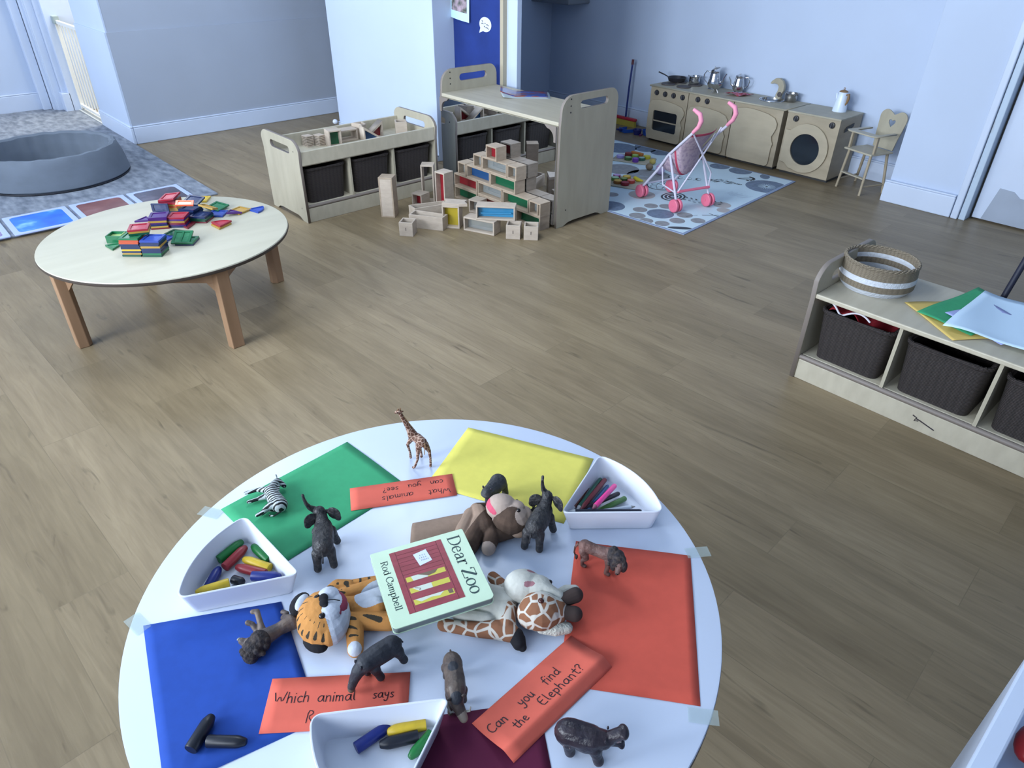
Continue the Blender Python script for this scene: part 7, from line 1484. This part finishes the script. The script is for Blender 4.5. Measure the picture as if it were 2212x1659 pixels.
# giraffe puppet
GPL = pattern_material('giraffe_plush', (0.50, 0.47, 0.42), (0.22, 0.10, 0.055), 'cells', 46, 0.95, thr=0.06, soft=0.03); GCR = mat('cream_plush', (0.46, 0.46, 0.42), 0.95, var=0.14, scale=(50, 50, 50), bump=0.25); GHN = mat('dark_brown_horn', (0.032, 0.020, 0.018), 0.9); GNO = mat('mauve_nostril', (0.26, 0.12, 0.14), 0.9)
R0 = (-0.54, 0.50)
gp = thing('giraffe_puppet', 'cream and brown patched giraffe hand puppet right of the book', 'hand puppet', (R0[0], R0[1], TZ+0.0012), 0, 'plush animal hand puppets')
GPL_OFF = 0
head = blob('head', shp(R0, [('b', (-0.505, 0.531, 0.034), (0.036, 0.033, 0.031), (0, 0, 50)), ('c', (-0.512, 0.520, 0.030), 0.026, (-0.495, 0.548, 0.030), 0.026)]), [GPL, GCR], gp, 0.0009, 5,
    paint=[(rz(R0, lambda c: seg_zone((-0.530, 0.548, 0.058), 0.015, (-0.500, 0.566, 0.050), 0.015)(c)), 1)])
mz = blob('muzzle', shp(R0, [('b', (-0.556, 0.541, 0.040), (0.034, 0.029, 0.029), (0, 0, 40)), ('b', (-0.536, 0.552, 0.052), (0.026, 0.020, 0.014), (0, 0, 40)), ('c', (-0.528, 0.555, 0.053), 0.0125, (-0.500, 0.566, 0.046), 0.010)]), [GCR, GNO], head, 0.0013, 5,
    paint=[(rz(R0, lambda c: seg_zone((-0.558, 0.557, 0.064), 0.0050, (-0.554, 0.563, 0.064), 0.0045)(c)), 1), (rz(R0, lambda c: seg_zone((-0.541, 0.534, 0.064), 0.0050, (-0.536, 0.541, 0.066), 0.0045)(c)), 1)])
small('eye', (-0.502-R0[0], 0.528-R0[1], 0.0635), (0.0052, 0.0050, 0.0045), mat('amber_eye', (0.05, 0.012, 0.008), 0.08), head)
small('eye', (-0.524-R0[0], 0.570-R0[1], 0.0560), (0.0042, 0.0042, 0.0040), EYE, head)
for pts, r in (([(-0.497, 0.558, 0.040), (-0.489, 0.576, 0.042), (-0.484, 0.590, 0.044)], 0.013), ([(-0.486, 0.550, 0.034), (-0.474, 0.561, 0.034), (-0.464, 0.568, 0.034)], 0.013)):
    blob('horn', shp(R0, [('t', [(pts[0], r*0.7), (pts[1], r*0.9), (pts[2], r)])]), GHN, head, 0.0011, 3)
blob('ear', shp(R0, [('t', [((-0.488, 0.518, 0.018), 0.009), ((-0.474, 0.535, 0.016), 0.012), ((-0.464, 0.551, 0.014), 0.010)])]), mat('fluffy_cream', (0.52, 0.52, 0.46), 1.0, bump=0.6, scale=(260, 260, 260)), head, 0.0011, 2)
blob('ear', shp(R0, [('t', [((-0.510, 0.572, 0.034), 0.008), ((-0.504, 0.590, 0.035), 0.011), ((-0.497, 0.602, 0.035), 0.009)])]), GCR, head, 0.0011, 2)
cap_ = blob('body', shp(R0, [('c', (-0.600, 0.500, 0.016), 0.017, (-0.565, 0.512, 0.020), 0.020), ('c', (-0.600, 0.470, 0.013), 0.016, (-0.560, 0.490, 0.018), 0.018), ('c', (-0.600, 0.440, 0.010), 0.013, (-0.560, 0.465, 0.014), 0.015), ('c', (-0.552, 0.497, 0.020), 0.018, (-0.530, 0.480, 0.018), 0.016)]), GCR, gp, 0.0015, 7, factor=0.5)
blob('spotted_sleeve', shp(R0, [('t', [((-0.603, 0.408, 0.010), 0.0105), ((-0.580, 0.425, 0.011), 0.011), ((-0.556, 0.444, 0.013), 0.013), ((-0.534, 0.464, 0.017), 0.016), ((-0.516, 0.476, 0.016), 0.015)]), ('c', (-0.548, 0.500, 0.024), 0.014, (-0.528, 0.478, 0.020), 0.015)]), GPL, gp, 0.0013, 5)
blob('spotted_sleeve', shp(R0, [('c', (-0.622, 0.530, 0.014), 0.010, (-0.592, 0.528, 0.016), 0.012)]), GPL, gp, 0.0012, 3)
blob('hoof', shp(R0, [('c', (-0.507, 0.479, 0.014), 0.0135, (-0.495, 0.474, 0.011), 0.010), ('c', (-0.500, 0.480, 0.011), 0.011, (-0.488, 0.476, 0.008), 0.007)]), PBK, gp, 0.0010, 3)
